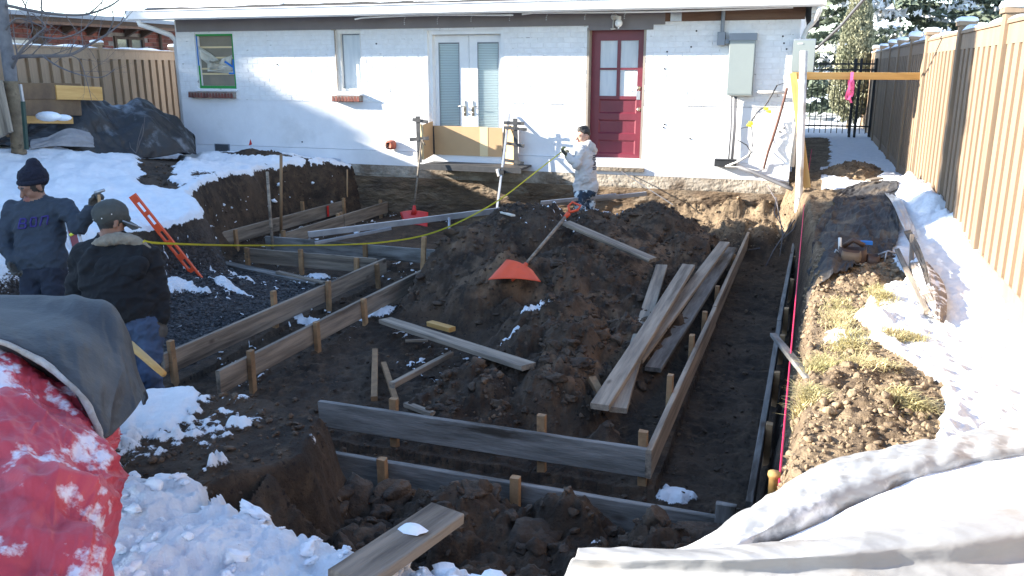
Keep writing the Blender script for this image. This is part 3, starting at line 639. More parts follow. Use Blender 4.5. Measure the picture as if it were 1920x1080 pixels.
# window 2
a, b, c, d = WIN2; wf = MB()
for bx in (((a, HY+.02, c), (a+.07, HY+.12, d)), ((b-.03, HY+.02, c), (b, HY+.12, d)), ((a+.07, HY+.02, c), (b-.03, HY+.12, c+.05)), ((a+.07, HY+.02, d-.06), (b-.03, HY+.12, d))): wf.box(*bx)
w2 = wf.build('window', M['pvc'], house)
mb = MB(); mb.box((a+.07, HY+.10, c+.05), (b-.03, HY+.105, d-.06)); mb.build('pane', M['curtain'], w2)
mb = MB(); 
for bx in (((a+.07, HY+.085, c+.05), (a+.085, HY+.099, d-.06)), ((b-.045, HY+.085, c+.05), (b-.03, HY+.099, d-.06)), ((a+.085, HY+.085, d-.075), (b-.045, HY+.099, d-.06))): mb.box(*bx)
mb.build('window_seal', M['greydk'], w2)
mb = MB(); mb.tube([(a+.0, HY-.03, d+.01), (a+.01, HY-.03, c+.02)], .012, 6); mb.tube([(a-.06, HY-.03, d+.01), (a+.03, HY-.03, d)], .01, 6); mb.build('shutter_rail', M['jamb'], w2)
# french doors
a, b, c, d = FD; dy = HY+.16
mb = MB(); 
for bx in (((a, HY-.012, c), (a+.05, dy+.02, d)), ((a+.05, HY+.05, c), (a+.105, dy+.02, d)), ((b-.05, HY+.02, c), (b, dy+.02, d)), ((a+.105, HY+.04, d-.06), (b-.05, dy+.02, d))): mb.box(*bx)
mb.build('door_frame', M['white'], house)
mid = ony(880, 150, dy).x; zt = d-.065
def leaf(x0, x1, gx0, gx1, gz0, gz1):
    lf = MB()
    for bx in (((x0, dy, c), (gx0, dy+.045, zt)), ((gx1, dy, c), (x1, dy+.045, zt)), ((gx0, dy, c), (gx1, dy+.045, gz0)), ((gx0, dy, gz1), (gx1, dy+.045, zt))): lf.box(*bx)
    o = lf.build('glazed_door', M['white'], house)
    mb = MB()
    for bx in (((gx0, dy-.006, gz0), (gx0+.012, dy+.0, gz1)), ((gx1-.012, dy-.006, gz0), (gx1, dy, gz1)), ((gx0, dy-.006, gz1-.012), (gx1, dy, gz1))): mb.box(*bx)
    mb.build('glass_bead', M['greydk'], o)
    mb = MB(); z = gz0; k = 0
    while z < gz1-.02: mb.add([(gx0, dy+.028, z), (gx1, dy+.028, z), (gx1, dy+.016, z+.021), (gx0, dy+.016, z+.021)], [(0, 1, 2, 3)]); z += .026
    tag(mb.build('blind_slats', M['blind'], o), kind='stuff')
    mb = MB(); mb.add([(gx0, dy+.036, gz0), (gx1, dy+.036, gz0), (gx1, dy+.036, gz1), (gx0, dy+.036, gz1)], [(0, 1, 2, 3)]); mb.build('pane', M['greydk'], o)
    return o
g1 = [ony(u, 80, dy).x for u in (822, 861)]; g2 = [ony(u, 80, dy).x for u in (895, 935)]
l1 = leaf(a+.105, mid-.003, g1[0], g1[1], .25, 1.88); l2 = leaf(mid+.003, b-.05, g2[0], g2[1], .25, 1.88)
for s_, xx, o in ((-1, ony(872, 200, dy).x, l1), (1, ony(887, 200, dy).x, l2)):
    mb = MB(); z0, z1 = ony(872, 217, dy).z, ony(872, 189, dy).z
    mb.bbox((xx-.022, dy-.014, z0), (xx+.022, dy, z1), .004); mb.tube([(xx, dy-.01, (z0+z1)/2+.03), (xx, dy-.05, (z0+z1)/2+.03), (xx+s_*.02, dy-.06, (z0+z1)/2+.03), (xx+s_*.1, dy-.055, (z0+z1)/2+.035)], .009, 8); mb.ball((xx, dy-.02, z0+.05), .018, 8)
    mb.build('door_handle', M['brass'], o, True)
# red door
a, b, c, d = RD; dy = HY+.15
mb = MB()
for bx in (((a, HY-.004, c), (a+.035, dy+.02, d)), ((b-.035, HY-.004, c), (b, dy+.02, d)), ((a+.035, HY+.02, d-.03), (b-.035, dy+.02, d))): mb.box(*bx)
mb.build('door_frame', M['jamb'], house)
mb = MB(); mb.box((a+.02, HY-.02, 2.03), (b+.10, HY-.003, 2.10)); mb.build('door_head_trim', M['greytrim'], house)
x0, x1, zt, zb = a+.037, b-.037, d-.032, c+.02
panes = [tuple(ony(u, v_, dy).x if i % 2 == 0 else ony(u, v_, dy).z for i, (u, v_) in enumerate(())) ]
px = [ony(u, 120, dy).x for u in (1125, 1157, 1163, 1196)]; pz = [ony(1160, v_, dy).z for v_ in (180, 131, 127, 76)]
mb = MB()
for bx in (((x0, dy, zb), (px[0], dy+.045, zt)), ((px[3], dy, zb), (x1, dy+.045, zt)), ((px[1], dy, pz[0]), (px[2], dy+.045, pz[3])), ((px[0], dy, pz[3]), (px[3], dy+.045, zt)), ((px[0], dy, pz[1]), (px[1], dy+.045, pz[2])), ((px[2], dy, pz[1]), (px[3], dy+.045, pz[2]))): mb.box(*bx)
pan = [(pz[0]-.05-k*.31+.0, pz[0]-.05-k*.31-.215) for k in range(3)]
zc = pz[0]
rail = [(zc, pan[0][0])]+[(pan[k][1], pan[k+1][0]) for k in range(2)]+[(pan[2][1], zb)]
for hi_, lo_ in rail: mb.box((px[0], dy, lo_), (px[3], dy+.045, hi_))
door = mb.build('panelled_door', M['burgundy'], house)
for hi_, lo_ in pan:
    mb = MB(); i_ = .022
    mb.add([(px[0], dy, lo_), (px[3], dy, lo_), (px[3], dy, hi_), (px[0], dy, hi_), (px[0]+i_, dy+.018, lo_+i_), (px[3]-i_, dy+.018, lo_+i_), (px[3]-i_, dy+.018, hi_-i_), (px[0]+i_, dy+.018, hi_-i_)],
        [(0, 1, 5, 4), (1, 2, 6, 5), (2, 3, 7, 6), (3, 0, 4, 7), (4, 5, 6, 7)]); mb.build('door_panel', M['burgundy'], door)
for (i, k) in ((0, 0), (2, 0), (0, 2), (2, 2)):
    mb = MB(); mb.box((px[i], dy+.02, pz[k]), (px[i+1], dy+.026, pz[k+1])); mb.build('door_pane', M['curtain'], door)
mb = MB(); mb.box((px[3]-.10, dy+.012, pz[0]+.02), (px[3]-.01, dy+.019, pz[0]+.10)); mb.build('notice_card', M['white'], door)
mb = MB(); mb.box((px[3]-.085, dy+.0105, pz[0]+.065), (px[3]-.05, dy+.0115, pz[0]+.085)); mb.box((px[3]-.04, dy+.0105, pz[0]+.04), (px[3]-.025, dy+.0115, pz[0]+.085)); mb.build('notice_print', M['greydk'], door)
for v_ in (165, 205):
    p = ony(1198, v_, dy); mb = MB(); mb.cyl((p.x, dy-.012, p.z), (p.x, dy, p.z), .03, 12); mb.ball((p.x, dy-.045, p.z), .028, 10); mb.cyl((p.x, dy-.03, p.z), (p.x, dy, p.z), .012, 8); mb.build('door_knob', M['brass'], door, True)
p = ony(1197, 178, dy); mb = MB(); mb.box((p.x-.028, dy-.008, p.z-.07), (p.x+.028, dy, p.z+.06)); mb.build('lock_plate', M['galv'], door)
mb = MB(); mb.box((a-.02, HY-.09, -.06), (b+.05, HY+.2, -.005)); mb.build('door_sill', M['concrete'], house)
# step block: concrete below the red door and raw patches
# ---------------------------------------------------------------- things on the wall
L = thing('wall_lamp', 'small glass globe lamp on a bent bracket above the burgundy door', 'lamp', (-2.82, HY-.03, 2.2))
p = ony(1160, 42, 12.84); mb = MB(); mb.cyl((p.x-.10, HY-.035, 2.22), (p.x-.10, HY-.03, 2.22), .05, 12); mb.tube([(p.x-.10, HY-.03, 2.22), (p.x-.10, HY-.12, 2.23), (p.x-.02, 12.85, 2.22), (p.x, 12.84, 2.20)], .012, 8); mb.cyl((p.x, 12.84, 2.17), (p.x, 12.84, 2.22), .035, 12); mb.tube([(p.x-.10, HY-.05, 2.2), (p.x-.105, HY-.06, 2.06), (p.x-.07, HY-.06, 2.05), (p.x-.14, HY-.06, 2.04)], .012, 6); mb.build('bracket', M['pvc'], L, True)
mb = MB(); mb.ball((p.x, 12.84, 2.12), .058, 16, sc=(1, 1, 1.05)); mb.ball((p.x, 12.84, 2.055), .014, 8); mb.build('globe', M['shade'], L, True)
E = thing('electrical_panel', 'tall grey green electrical panel box fixed to the white wall right of the burgundy door', 'electrical box', (-1.0, HY, 1.5))
x0, zt = wx(1369, 64, 12.86); x1, zb = wx(1410, 179, 12.86)
mb = MB(); mb.bbox((x0, 12.86, zb), (x1, HY-.012, zt), .006); mb.build('case', M['grey'], E)
mb = MB(); mb.box((x0-.01, 12.845, zt-.085), (x1+.012, HY-.014, zt+.012)); mb.build('hood', M['greydk'], E)
mb = MB(); mb.box((x0+.012, 12.853, zb+.02), (x1-.012, 12.8595, zt-.10)); mb.build('cover', M['grey'], E)
x_, z_ = wx(1357, 15, 12.93); mb = MB(); mb.cyl((x_, 12.93, 1.96), (x_, 12.93, 2.325), .028, 12); mb.bbox((x_-.06, 12.87, 1.80), (x_+.05, HY-.013, 1.98), .005); mb.box((x_+.05, 12.90, 1.82), (x0-.011, HY-.02, 1.88)); mb.build('conduit', M['greydk'], E)
for k, (u0, u1) in enumerate(((1372, 1366), (1378, 1371), (1380.5, 1373.5))):
    p0 = ony(u0, 181, 12.93); p1 = ony(u1, 302, 12.93)
    mb = MB(); mb.tube([p0, (p0+p1)/2+Vector((.01, .01, 0)), p1], .011, 8); mb.build('feed_cable', M['cable'], E, True)
E2 = thing('meter_box', 'upright blue grey meter box at the right house corner above the white post', 'meter box', (-.14, 12.75, 1.6))
x0, zt = wx(1489, 73, 12.62); x1, zb = wx(1512, 136, 12.62); mb = MB(); mb.bbox((x0, 12.62, zb), (x1+.09, 12.92, zt), .006); mb.build('case', M['greydk'], E2)
mb = MB(); mb.box((x0-.006, 12.612, zb+.01), (x1+.084, 12.6195, zt-.02)); mb.build('cover', M['grey'], E2)
mb = MB(); mb.box((x0+.05, 12.605, zt-.07), (x0+.12, 12.6115, zt-.055)); mb.build('maker_plate', M['white'], E2)
mb = MB(); p0 = ony(1419, 172, 12.9); p1 = ony(1476, 174, 12.9); mb.tube([p0, p1], .022, 8); tag(mb.build('pvc_stub', M['pvc'], None, True), 'short pale plastic pipe stub lying level beside the tall grey electrical panel', 'pipe')
W = thing('loose_wiring', 'tangled black and white wires with yellow tape flags hanging right of the electrical panel', 'wiring', (-.7, 12.85, .6))
def wirept(l, y): return [ony(u, v_, y+(k % 2)*.03) for k, (u, v_) in enumerate(l)]
for l, r_, mt in (([(1457,160),(1446,180),(1434,200),(1420,210),(1412,222),(1405,238)], .010, 'black'), ([(1434,200),(1412,210),(1408,230),(1412,260),(1410,290)], .006, 'cable'), ([(1405,238),(1404,262),(1412,280),(1402,292),(1385,303),(1360,312)], .014, 'pvc'), ([(1382,262),(1400,272),(1408,285),(1404,296)], .008, 'black'),
                  ([(1418,214),(1425,211),(1431,215),(1430,225),(1421,228),(1414,222),(1417,214)], .005, 'cable'), ([(1404,238),(1392,240),(1384,245)], .004, 'black'), ([(1457,160),(1470,156)], .005, 'black'), ([(1360,312),(1390,313),(1420,320),(1438,316)], .008, 'pvc'), ([(1367,180),(1358,190),(1362,198)], .004, 'cable')):
    mb = MB(); mb.tube(wirept(l, 12.82), r_, 6); mb.build('wire', M[mt], W, True)
for (u, v_) in ((1436, 204), (1441, 209), (1404, 235), (1407, 231)):
    p = ony(u, v_, 12.79); mb = MB(); mb.add([p+Vector((-.04, 0, -.01)), p+Vector((.04, .01, -.03)), p+Vector((.035, -.01, .02)), p+Vector((-.02, 0, .03))], [(0, 1, 2, 3)]); mb.build('tape_flag', M['yellow'], W)
R = MB(); pts = [ony(u, v_, 12.80) for u, v_ in ((1476,165),(1468,195),(1458,230),(1448,262),(1440,285),(1432,316))]; R.tube(pts, [.016, .018, .020, .020, .018, .014], 7); tag(R.build('ground_rod', mat('rusty_metal', (.16, .07, .05), (.08, .04, .03), 20, .8), None, True), 'rusty brown rod leaning on the white wall right of the loose wires', 'rod')
mb = MB(); p0 = ony(1339, 312, 12.86); p1 = ony(1374, 299, 12.86); mb.bbox((p0.x, 12.84, p0.z), (p1.x+.05, HY-.037, p1.z), .006); mb.tube([(p0.x+.02, 12.835, p1.z-.01), (p1.x, 12.835, p1.z-.01)], .006, 6); tag(mb.build('splice_box', M['black']), 'flat black junction box low on the wall below the electrical panel cables', 'junction box')
for pts, r_, lab in (([(1385,313),(1410,322),(1440,335),(1470,348),(1492,358)], .028, 'dirt caked grey pipe running from the black junction box down towards the white post'),):
    mb = MB(); mb.tube([ony(u, v_, 12.85-.06*k) for k, (u, v_) in enumerate(pts)], r_, 8); tag(mb.build('buried_pipe', M['cable'], None, True), lab, 'pipe')
mb = MB(); a_ = ony(1160, 318, 12.93); b_ = ony(1262, 384, 12.6); mb.tube([a_, (a_+b_)/2, b_], .008, 6); tag(mb.build('guy_cord', M['cable'], None), 'thin dark cord slanting down from below the burgundy door to the soil', 'cord')
P_ = ony(731, 272, 12.9); T_ = thing('hose_bib_cover', 'brick red clay cover cup fixed low on the wall left of the cardboard screen', 'wall vent', (P_.x, 12.9, P_.z))
mb = MB(); 
rgs = [(0, .085), (-.05, .082), (-.10, .07), (-.115, .05)]; n = 12; V = []; F = []
for i, (yy, r_) in enumerate(rgs):
    for k in range(n): an = 2*math.pi*k/n; V.append((P_.x+r_*math.copysign(abs(math.cos(an))**.6, math.cos(an)), HY-.037+yy, P_.z+r_*.95*math.copysign(abs(math.sin(an))**.6, math.sin(an))))
for i in range(len(rgs)-1):
    for k in range(n): F.append((i*n+k, (i+1)*n+k, (i+1)*n+(k+1) % n, i*n+(k+1) % n))
F.append(tuple((len(rgs)-1)*n+k for k in range(n))); mb.add(V, F); mb.build('cover', M['terracotta'], T_, True)
mb = MB(); mb.cyl((P_.x-.03, HY-.16, P_.z), (P_.x-.03, HY-.14, P_.z), .018, 10); mb.box((P_.x-.05, HY-.156, P_.z-.05), (P_.x+.0, HY-.152, P_.z-.03)); mb.build('spigot', M['black'], T_)
fl_ = thing('marker_flag', 'small red triangular marker flag stuck in the snow before the house wall', 'marker flag', (-9.3, 12.6, .05))
p = ony(470, 268, 12.6); mb = MB(); mb.tube([(p.x+.0, 12.6, H(p.x, 12.6)-.05), (p.x, 12.6, p.z+.07)], .003, 5); mb.build('wire', M['galv'], fl_)
mb = MB(); mb.add([(p.x, 12.6, p.z+.07), (p.x, 12.6, p.z), (p.x-.03, 12.58, p.z-.045), (p.x+.05, 12.57, p.z-.02)], [(0, 1, 2), (0, 2, 3)]); mb.build('pennant', M['red'], fl_)
# cardboard screen taped round the doorway threshold
cb = thing('cardboard_screen', 'brown cardboard screen taped with black tape round the foot of the french doors', 'cardboard screen', (-5.2, 12.8, .2))
q = lambda u, v_, y: ony(u, v_, y)
zc0, zc1 = .0, .62
xl, xr = q(812, 240, 12.97).x, q(943, 240, 12.97).x
def sheet(name, pts, mt, par, th=.006):
    mb = MB(); P4 = [Vector(p) for p in pts]; nrm = (P4[1]-P4[0]).cross(P4[3]-P4[0]).normalized()*th
    mb.add([*P4, *[p+nrm for p in P4]], [(0, 3, 2, 1), (4, 5, 6, 7), (0, 1, 5, 4), (1, 2, 6, 5), (2, 3, 7, 6), (3, 0, 4, 7)]); return mb.build(name, M[mt], par)
zc1 = q(880, 237, 12.95).z; zb_ = q(880, 292, 12.95).z
def cardp(x0, x1, y0, y1, z0, z1, nm='cardboard_panel', mt='card'): return sheet(nm, [(x0, y0, z0), (x1, y1, z0), (x1, y1, z1), (x0, y0, z1)], mt, cb)
xm1, xm2 = q(900, 260, 12.95).x, q(915, 260, 12.95).x
cardp(xl, xm1, 12.955, 12.95, zb_, zc1); cardp(xm1, xm2, 12.946, 12.946, zb_, zc1-.003, mt='cardlt'); cardp(xm2, xr, 12.95, 12.955, zb_, zc1-.01)
xw = q(793, 240, 12.55).x
sheet('cardboard_panel', [(xw, 12.55, zb_-.05), (xl, 12.955, zb_), (xl, 12.955, zc1+.07), (xw, 12.55, zc1+.04)], 'card', cb)
xw0 = q(786, 240, 12.70).x; sheet('cardboard_panel', [(xw-.13, 12.60, zb_-.04), (xw, 12.55, zb_-.05), (xw, 12.55, zc1+.04), (xw-.13, 12.60, zc1+.06)], 'cardlt', cb)
xv0, xv1 = q(949, 250, 12.95).x, q(966, 250, 12.8).x
sheet('cardboard_panel', [(xv0, 12.93, zb_-.10), (xv1, 12.80, zb_-.10), (xv1, 12.80, zc1+.02), (xv0, 12.93, zc1+.05)], 'card', cb)
def tp(u0, v0, u1, v1, y, wd): # a strip of black tape
    a = Vector(q(u0, v0, y)); b = Vector(q(u1, v1, y)); d_ = (b-a).normalized(); n_ = Vector((-d_.z, 0, d_.x))*wd/2
    mb = MB(); N = 7; V = []
    for k in range(N):
        c_ = a.lerp(b, k/(N-1))+Vector((0, random.uniform(-.006, .006), 0)); w_ = random.uniform(.9, 1.1); V += [c_-n_*w_, c_+n_*w_]
    V2 = [v+Vector((0, .004, 0)) for v in V]; mb.add(V, [(2*k, 2*k+2, 2*k+3, 2*k+1) for k in range(N-1)]); mb.add(V2, [(2*k+1, 2*k+3, 2*k+2, 2*k) for k in range(N-1)])
    mb.build('tape_strip', M['ducttape'], cb)
for a_ in ((783,218,787,305,12.53,.075),(773,224,803,229,12.52,.055),(768,262,804,259,12.52,.055),(966,222,968,322,12.78,.075),(944,230,983,232,12.77,.05),(944,239,988,243,12.765,.045),(946,268,983,274,12.77,.05),(946,300,982,306,12.77,.05),(812,237,814,290,12.945,.03),(942,300,946,240,12.94,.03)): tp(*a_)
m0 = [q(800, 308, 12.45), q(948, 318, 12.45)]
mb = MB(); mb.box((q(792,300,12.5).x, 12.46, zb_-.14), (q(982,300,12.5).x-.02, 12.96, zb_-.11)); mb.build('threshold_mat', M['mat'], cb)
mb = MB(); mb.box((q(792,300,12.5).x-.03, 12.43, zb_-.19), (q(982,300,12.5).x-.02, 12.459, zb_-.105)); mb.build('tape_edge', M['ducttape'], cb)
mb = MB(); mb.box((xl+.1, 12.80, zb_-.30), (xr-.05, 12.99, zb_-.142)); tag(mb.build('door_stoop', M['concrete'], None), 'rough concrete stoop under the cardboard screen at the french doors', 'stoop')

# ---------------------------------------------------------------- fences
PK = {}
def fence(p0, dirv, posts, top, label, period, pw, face, snow_caps=True, zb=-.25, fl=1.0, endcap=True, botb=0.0):
    """posts: distances along the line; face: unit vector pointing to the viewer's side"""
    D_ = Vector(dirv).normalized(); Fv = Vector(face).normalized(); base = Vector(p0)
    f = thing('tan_fence', label, 'fence', (base.x, base.y, 0)); ang = math.atan2(D_.y, D_.x)
    def place(me, s, off, z, nm, sc=None):
        o = bpy.data.objects.new(nm, me); COL.objects.link(o); o.parent = f
        o.location = base+D_*s+Fv*off+Vector((0, 0, z))-f.location; o.rotation_euler = (0, 0, ang)
        if sc: o.scale = sc
        return o
    def mk(k, a, b, mt, c=.004):
        if k not in PK: mb = MB(); mb.bbox(a, b, c); PK[k] = mb.mesh(k); PK[k].materials.append(M[mt])
        return PK[k]
    hgt = top-.17-(zb+.12)
    sgn = 1 if (D_.x*Fv.y-D_.y*Fv.x) > 0 else -1      # local +y is left of direction
    for i, s in enumerate(posts):
        place(mk('post', (-.065, -.065, 0), (.065, .065, 1), 'tan'), s, 0, zb, 'post', (1, 1, top+.06-zb))
        if 'cap' not in PK:
            mb = MB(); mb.bbox((-.085, -.085, 0), (.085, .085, .045), .006); mb.prism([(-.07, .0452), (.07, .0452), (.035, .085), (-.035, .085)], -.035, .035); PK['cap'] = mb.mesh('post_cap'); PK['cap'].materials.append(M['tan'])
            mb = MB(); N = 14; V = []; F = []
            for k, (r_, z) in enumerate(((.094, 0), (.102, .018), (.092, .045), (.06, .062), (.0, .068))):
                for j in range(N): an = 2*math.pi*j/N; V.append((r_*math.copysign(abs(math.cos(an))**.55, math.cos(an)), r_*math.copysign(abs(math.sin(an))**.55, math.sin(an)), z+.004*math.sin(an*3+k)))
            for k in range(4):
                for j in range(N): F.append((k*N+j, k*N+(j+1) % N, (k+1)*N+(j+1) % N, (k+1)*N+j))
            mb.add(V, F); PK['capsnow'] = mb.mesh('post_snow', True); PK['capsnow'].materials.append(M['snow'])
        place(PK['cap'], s, 0, top+.061, 'post_cap')
        if snow_caps: o = place(PK['capsnow'], s, 0, top+.10, 'post_snow', (1, 1, random.uniform(.7, 1.3)))
    for i in range(len(posts)-1):
        a, b = posts[i]+.066, posts[i+1]-.066; L_ = b-a
        mb = MB(); mb.bbox((0, -.035, 0), (L_, .035, .15), .004); o = mb.build('top_rail', M['tan'], None); o.parent = f; o.location = base+D_*a+Vector((0, 0, top-.17))-f.location; o.rotation_euler = (0, 0, ang)
        mb = MB(); mb.bbox((0, -.05, 0), (L_, .05, .03), .004); o = mb.build('cap_rail', M['tan'], None); o.parent = f; o.location = base+D_*a+Vector((0, 0, top-.019))-f.location; o.rotation_euler = (0, 0, ang)
        mb = MB(); mb.bbox((0, -.035, 0), (L_, .035, .14), .004); o = mb.build('bottom_rail', M['tan'], None); o.parent = f; o.location = base+D_*a+Vector((0, 0, zb+.0+botb))-f.location; o.rotation_euler = (0, 0, ang)
        if snow_caps:
            mb = MB(); NN = 30; V = []; F = []
            for k in range(NN+1):
                t_ = k/NN; hh = (.022+.014*math.sin(t_*7+i*2)+.01*math.sin(t_*19+i))*min(1, t_*8, (1-t_)*8)+.002
                sag = 0
                for j, (yy, zz) in enumerate(((-.05, 0), (-.045, .7), (-.02, 1), (.02, 1), (.045, .7), (.05, 0))): V.append((t_*L_, yy, zz*hh+sag))
            for k in range(NN):
                for j in range(5): F.append((k*6+j, (k+1)*6+j, (k+1)*6+j+1, k*6+j+1)[::-1])
            mb.add(V, F); o = mb.build('rail_snow', M['snow'], None, True); o.parent = f; o.location = base+D_*a+Vector((0, 0, top+.0115))-f.location; o.rotation_euler = (0, 0, ang)
        n = max(1, round(L_/period)); st = L_/n
        for k in range(n):
            s = a+st*(k+.5)
            place(mk('picket_front', (-.5, -.5, 0), (.5, .5, 1), 'tan', .02), s, .012, zb+.14+botb, 'picket', (pw, .045, hgt-botb))
            place(mk('picket_front', None, None, 'tan'), a+st*k+.0+st*.0, -.022, zb+.14+botb, 'back_picket', (st-pw+.05, .02, hgt-botb)) if k > 0 else None
        mb = MB(); mb.box((0, -.006, 0), (L_, .006, hgt-botb)); o = mb.build('back_panel', M['dkbrown'], None); o.parent = f; o.location = base+D_*a-Fv*.034+Vector((0, 0, zb+.14+botb))-f.location; o.rotation_euler = (0, 0, ang)
    return f
posts = [-1.9, .5, 2.9, 5.3, 7.74, 9.95, 12.64, 14.59, 16.57, 18.4, 20.8, 23.2, 25.6]
fence((1.43, 0, 0), (0, 1, 0), posts, 1.84, 'tan board fence with snow capped posts along the right side of the pit and alley', .27, .15, (-1, 0, 0), zb=-.2, botb=.1)
# small snowless corner post beyond the gate is part of the same run; left fence behind the tarp heap
lp0, lp1 = Vector((-10.75, 9.2, 0)), Vector((-12.6, 14.7, 0)); ld = (lp1-lp0).normalized()
fence(lp0-ld*3.3, ld, [0, 3.25, 6.25, 9.6, 12.8], 1.80, 'tan board fence with thin snow on its rail behind the black tarp at the left', .31, .20, (ld.y*1, -ld.x, 0), zb=-.25)

# ---------------------------------------------------------------- iron gate, alley
g = thing('iron_gate', 'black iron picket gate closing the snowy alley between house and fence', 'gate', (.6, 21.6, -.15))
gy = 21.6; gx0, gx1 = ony(1512, 120, gy).x, 1.36; gz0, gz1 = ony(1560, 252, gy).z, ony(1560, 112, gy).z
mb = MB()
for z in (ony(1560, 120, gy).z, ony(1560, 131, gy).z, ony(1560, 236, gy).z): mb = MB(); mb.box((gx0, gy-.018, z-.018), (gx1, gy+.018, z+.018)); mb.build('rail', M['iron'], g)
k = 0; x = gx0+.05
while x < gx1-.05:
    mb = MB(); mb.box((x-.009, gy-.009, gz0+.03), (x+.009, gy+.009, gz1-.02)); mb.add([(x-.009, gy-.009, gz1-.02), (x+.009, gy-.009, gz1-.02), (x+.009, gy+.009, gz1-.02), (x-.009, gy+.009, gz1-.02), (x, gy, gz1+.04)], [(0, 1, 4), (1, 2, 4), (2, 3, 4), (3, 0, 4)]); mb.build('picket', M['iron'], g); x += .125
for x in (gx0, ony(1597, 200, gy).x, ony(1607, 200, gy).x, gx1): mb = MB(); mb.bbox((x-.028, gy-.028, gz0-.08), (x+.028, gy+.028, gz1+.03), .004); mb.build('gate_post', M['iron'], g)
# ---------------------------------------------------------------- neighbour's brick building behind the left fence
nb = thing('neighbour_brick_building', 'low red brick building with flat dark eave seen over the left tan fence', 'building', (-16, 15, 0))
NX = -16.0
def nx_(u, v): p = onx(u, v, NX); return p.y, p.z
ye = onx(326, 54, NX).y
mb = MB(); mb.box((NX-5, 12.2, -.3), (NX-.03, 22, 2.40)); mb.build('wall_backing', M['rmortar'], nb)
mb = MB(); mb.box((NX-5.2, 9.0, 2.38), (NX+.5, 22.3, 2.44)); mb.build('eave_soffit', M['browntrim'], nb)
mb = MB(); mb.box((NX-5.2, 9.0, 2.4401), (NX+.52, 22.3, 2.60)); mb.build('fascia', M['dkbrown'], nb)
mb = MB(); mb.box((NX+.52, 9.0, 2.53), (NX+.58, 22.3, 2.62)); mb.build('drip_edge', M['greydk'], nb)
mb = MB(); nn = 60; V = []; F = []
for k in range(nn+1):
    y = 9+13.3*k/nn
    for (xx, zz) in ((NX+.5, 2.605), (NX+.44, 2.635+.012*math.sin(k*1.3)), (NX-5.1, 2.66)): V.append((xx, y, zz))
for k in range(nn):
    for j in range(2): F.append((k*3+j, k*3+j+1, k*3+3+j+1, k*3+3+j)[::-1])
mb.add(V, F); mb.build('roof_snow', M['snow'], nb, True)
y0w, z0w = nx_(214, 70); y1w, z1w = nx_(272, 95)
oy = [onx(u, 80, NX).y for u in (18, 83)]
wins = [(y0w, y1w, 1.35, 2.22), (oy[0]-1.5, oy[1], 1.0, 2.05)]
z = 1.30; r_ = 0; nbm = None
while z < 2.36:
    y = 12.2-(.15 if r_ % 2 else 0)
    while y < 21.8:
        if not any(y+.28 > w_[0] and y < w_[1] and z+.09 > w_[2] and z < w_[3] for w_ in wins):
            if nbm is None: mb = MB(); mb.bbox((-.04, 0, 0), (0, .285, .088), .003); nbm = mb.mesh('brick'); nbm.materials.append(M['redbrick'])
            o = bpy.data.objects.new('brick', nbm); COL.objects.link(o); o.parent = nb; o.location = Vector((NX+random.uniform(-.004, .004), y, z))-nb.location
        y += .297
    z += .1; r_ += 1
y0, y1, z0, z1 = wins[0]
mb = MB(); mb.box((NX-.06, y0, z0), (NX+.02, y0+.07, z1)); mb.box((NX-.06, y1-.07, z0), (NX+.02, y1, z1)); mb.box((NX-.06, y0+.07, z1-.07), (NX+.02, y1-.07, z1)); mb.box((NX-.06, (y0+y1)/2-.05, z0), (NX+.02, (y0+y1)/2+.05, z1-.07)); wo = mb.build('window', M['dkbrown'], nb)
mb = MB(); mb.box((NX-.03, y0+.07, z0), (NX-.02, y1-.07, z1-.07)); mb.build('pane', M['glassdark'], wo)
mb = MB(); mb.box((NX-.028, (y0+y1)/2+.12, z0+.0), (NX-.012, y1-.2, z0+.55)); mb.build('pane_blind', M['white'], wo)
y0, y1, z0, z1 = wins[1]
mb = MB(); mb.box((NX-.025, y0, z0), (NX-.01, y1-.3, z1)); mb.build('pale_garage_panel', M['plasticsheet'], nb)
mb = MB(); mb.box((NX-.025, y1-.3, .5), (NX+.04, y1, z1+.3)); mb.build('timber_post', M['dkbrown'], nb)
yy = nx_(298, 80)[0]; mb = MB(); mb.cyl((NX+.06, yy, 0), (NX+.06, yy, 2.4), .04, 8); mb.build('downpipe', M['dkbrown'], nb)
for u in (135, 180, 205, 250, 280):
    yy = onx(u, 60, NX+.3).y; mb = MB(); mb.prism([(NX+.02, 2.375), (NX+.45, 2.375), (NX+.02, 2.2)], yy, yy+.09); mb.build('bracket', M['dkbrown'], nb)
# ---------------------------------------------------------------- unseen house added and shaped to cast the big shade over the pit
hb = thing('shade_house', 'unseen pale sided house added outside the picture on the left to shade the pit', 'house', (-17.5, -1, 0))
mb = MB(); mb.box((-20, -9, -.3), (-16.2, 5.7, 4.3)); mb.build('wall', M['wstucco'], hb)
mb = MB(); mb.prism([(-20.4, 4.301), (-15.8, 4.301), (-17.2, 6.12), (-19.2, 6.12)], -9.3, 5.95); mb.build('roof', M['shingle'], hb)
mb = MB(); mb.box((-18.8, 1.15, 4.5), (-17.2, 5.2, 6.85)); mb.build('shade_box', M['wstucco'], hb)  # box added above the roof to throw shade on the right bank
for k in range(5): mb = MB(); mb.box((-16.2, -7+k*2.6, 1.0), (-16.17, -5.8+k*2.6, 2.3)); mb.build('window', M['glassdark'], hb)
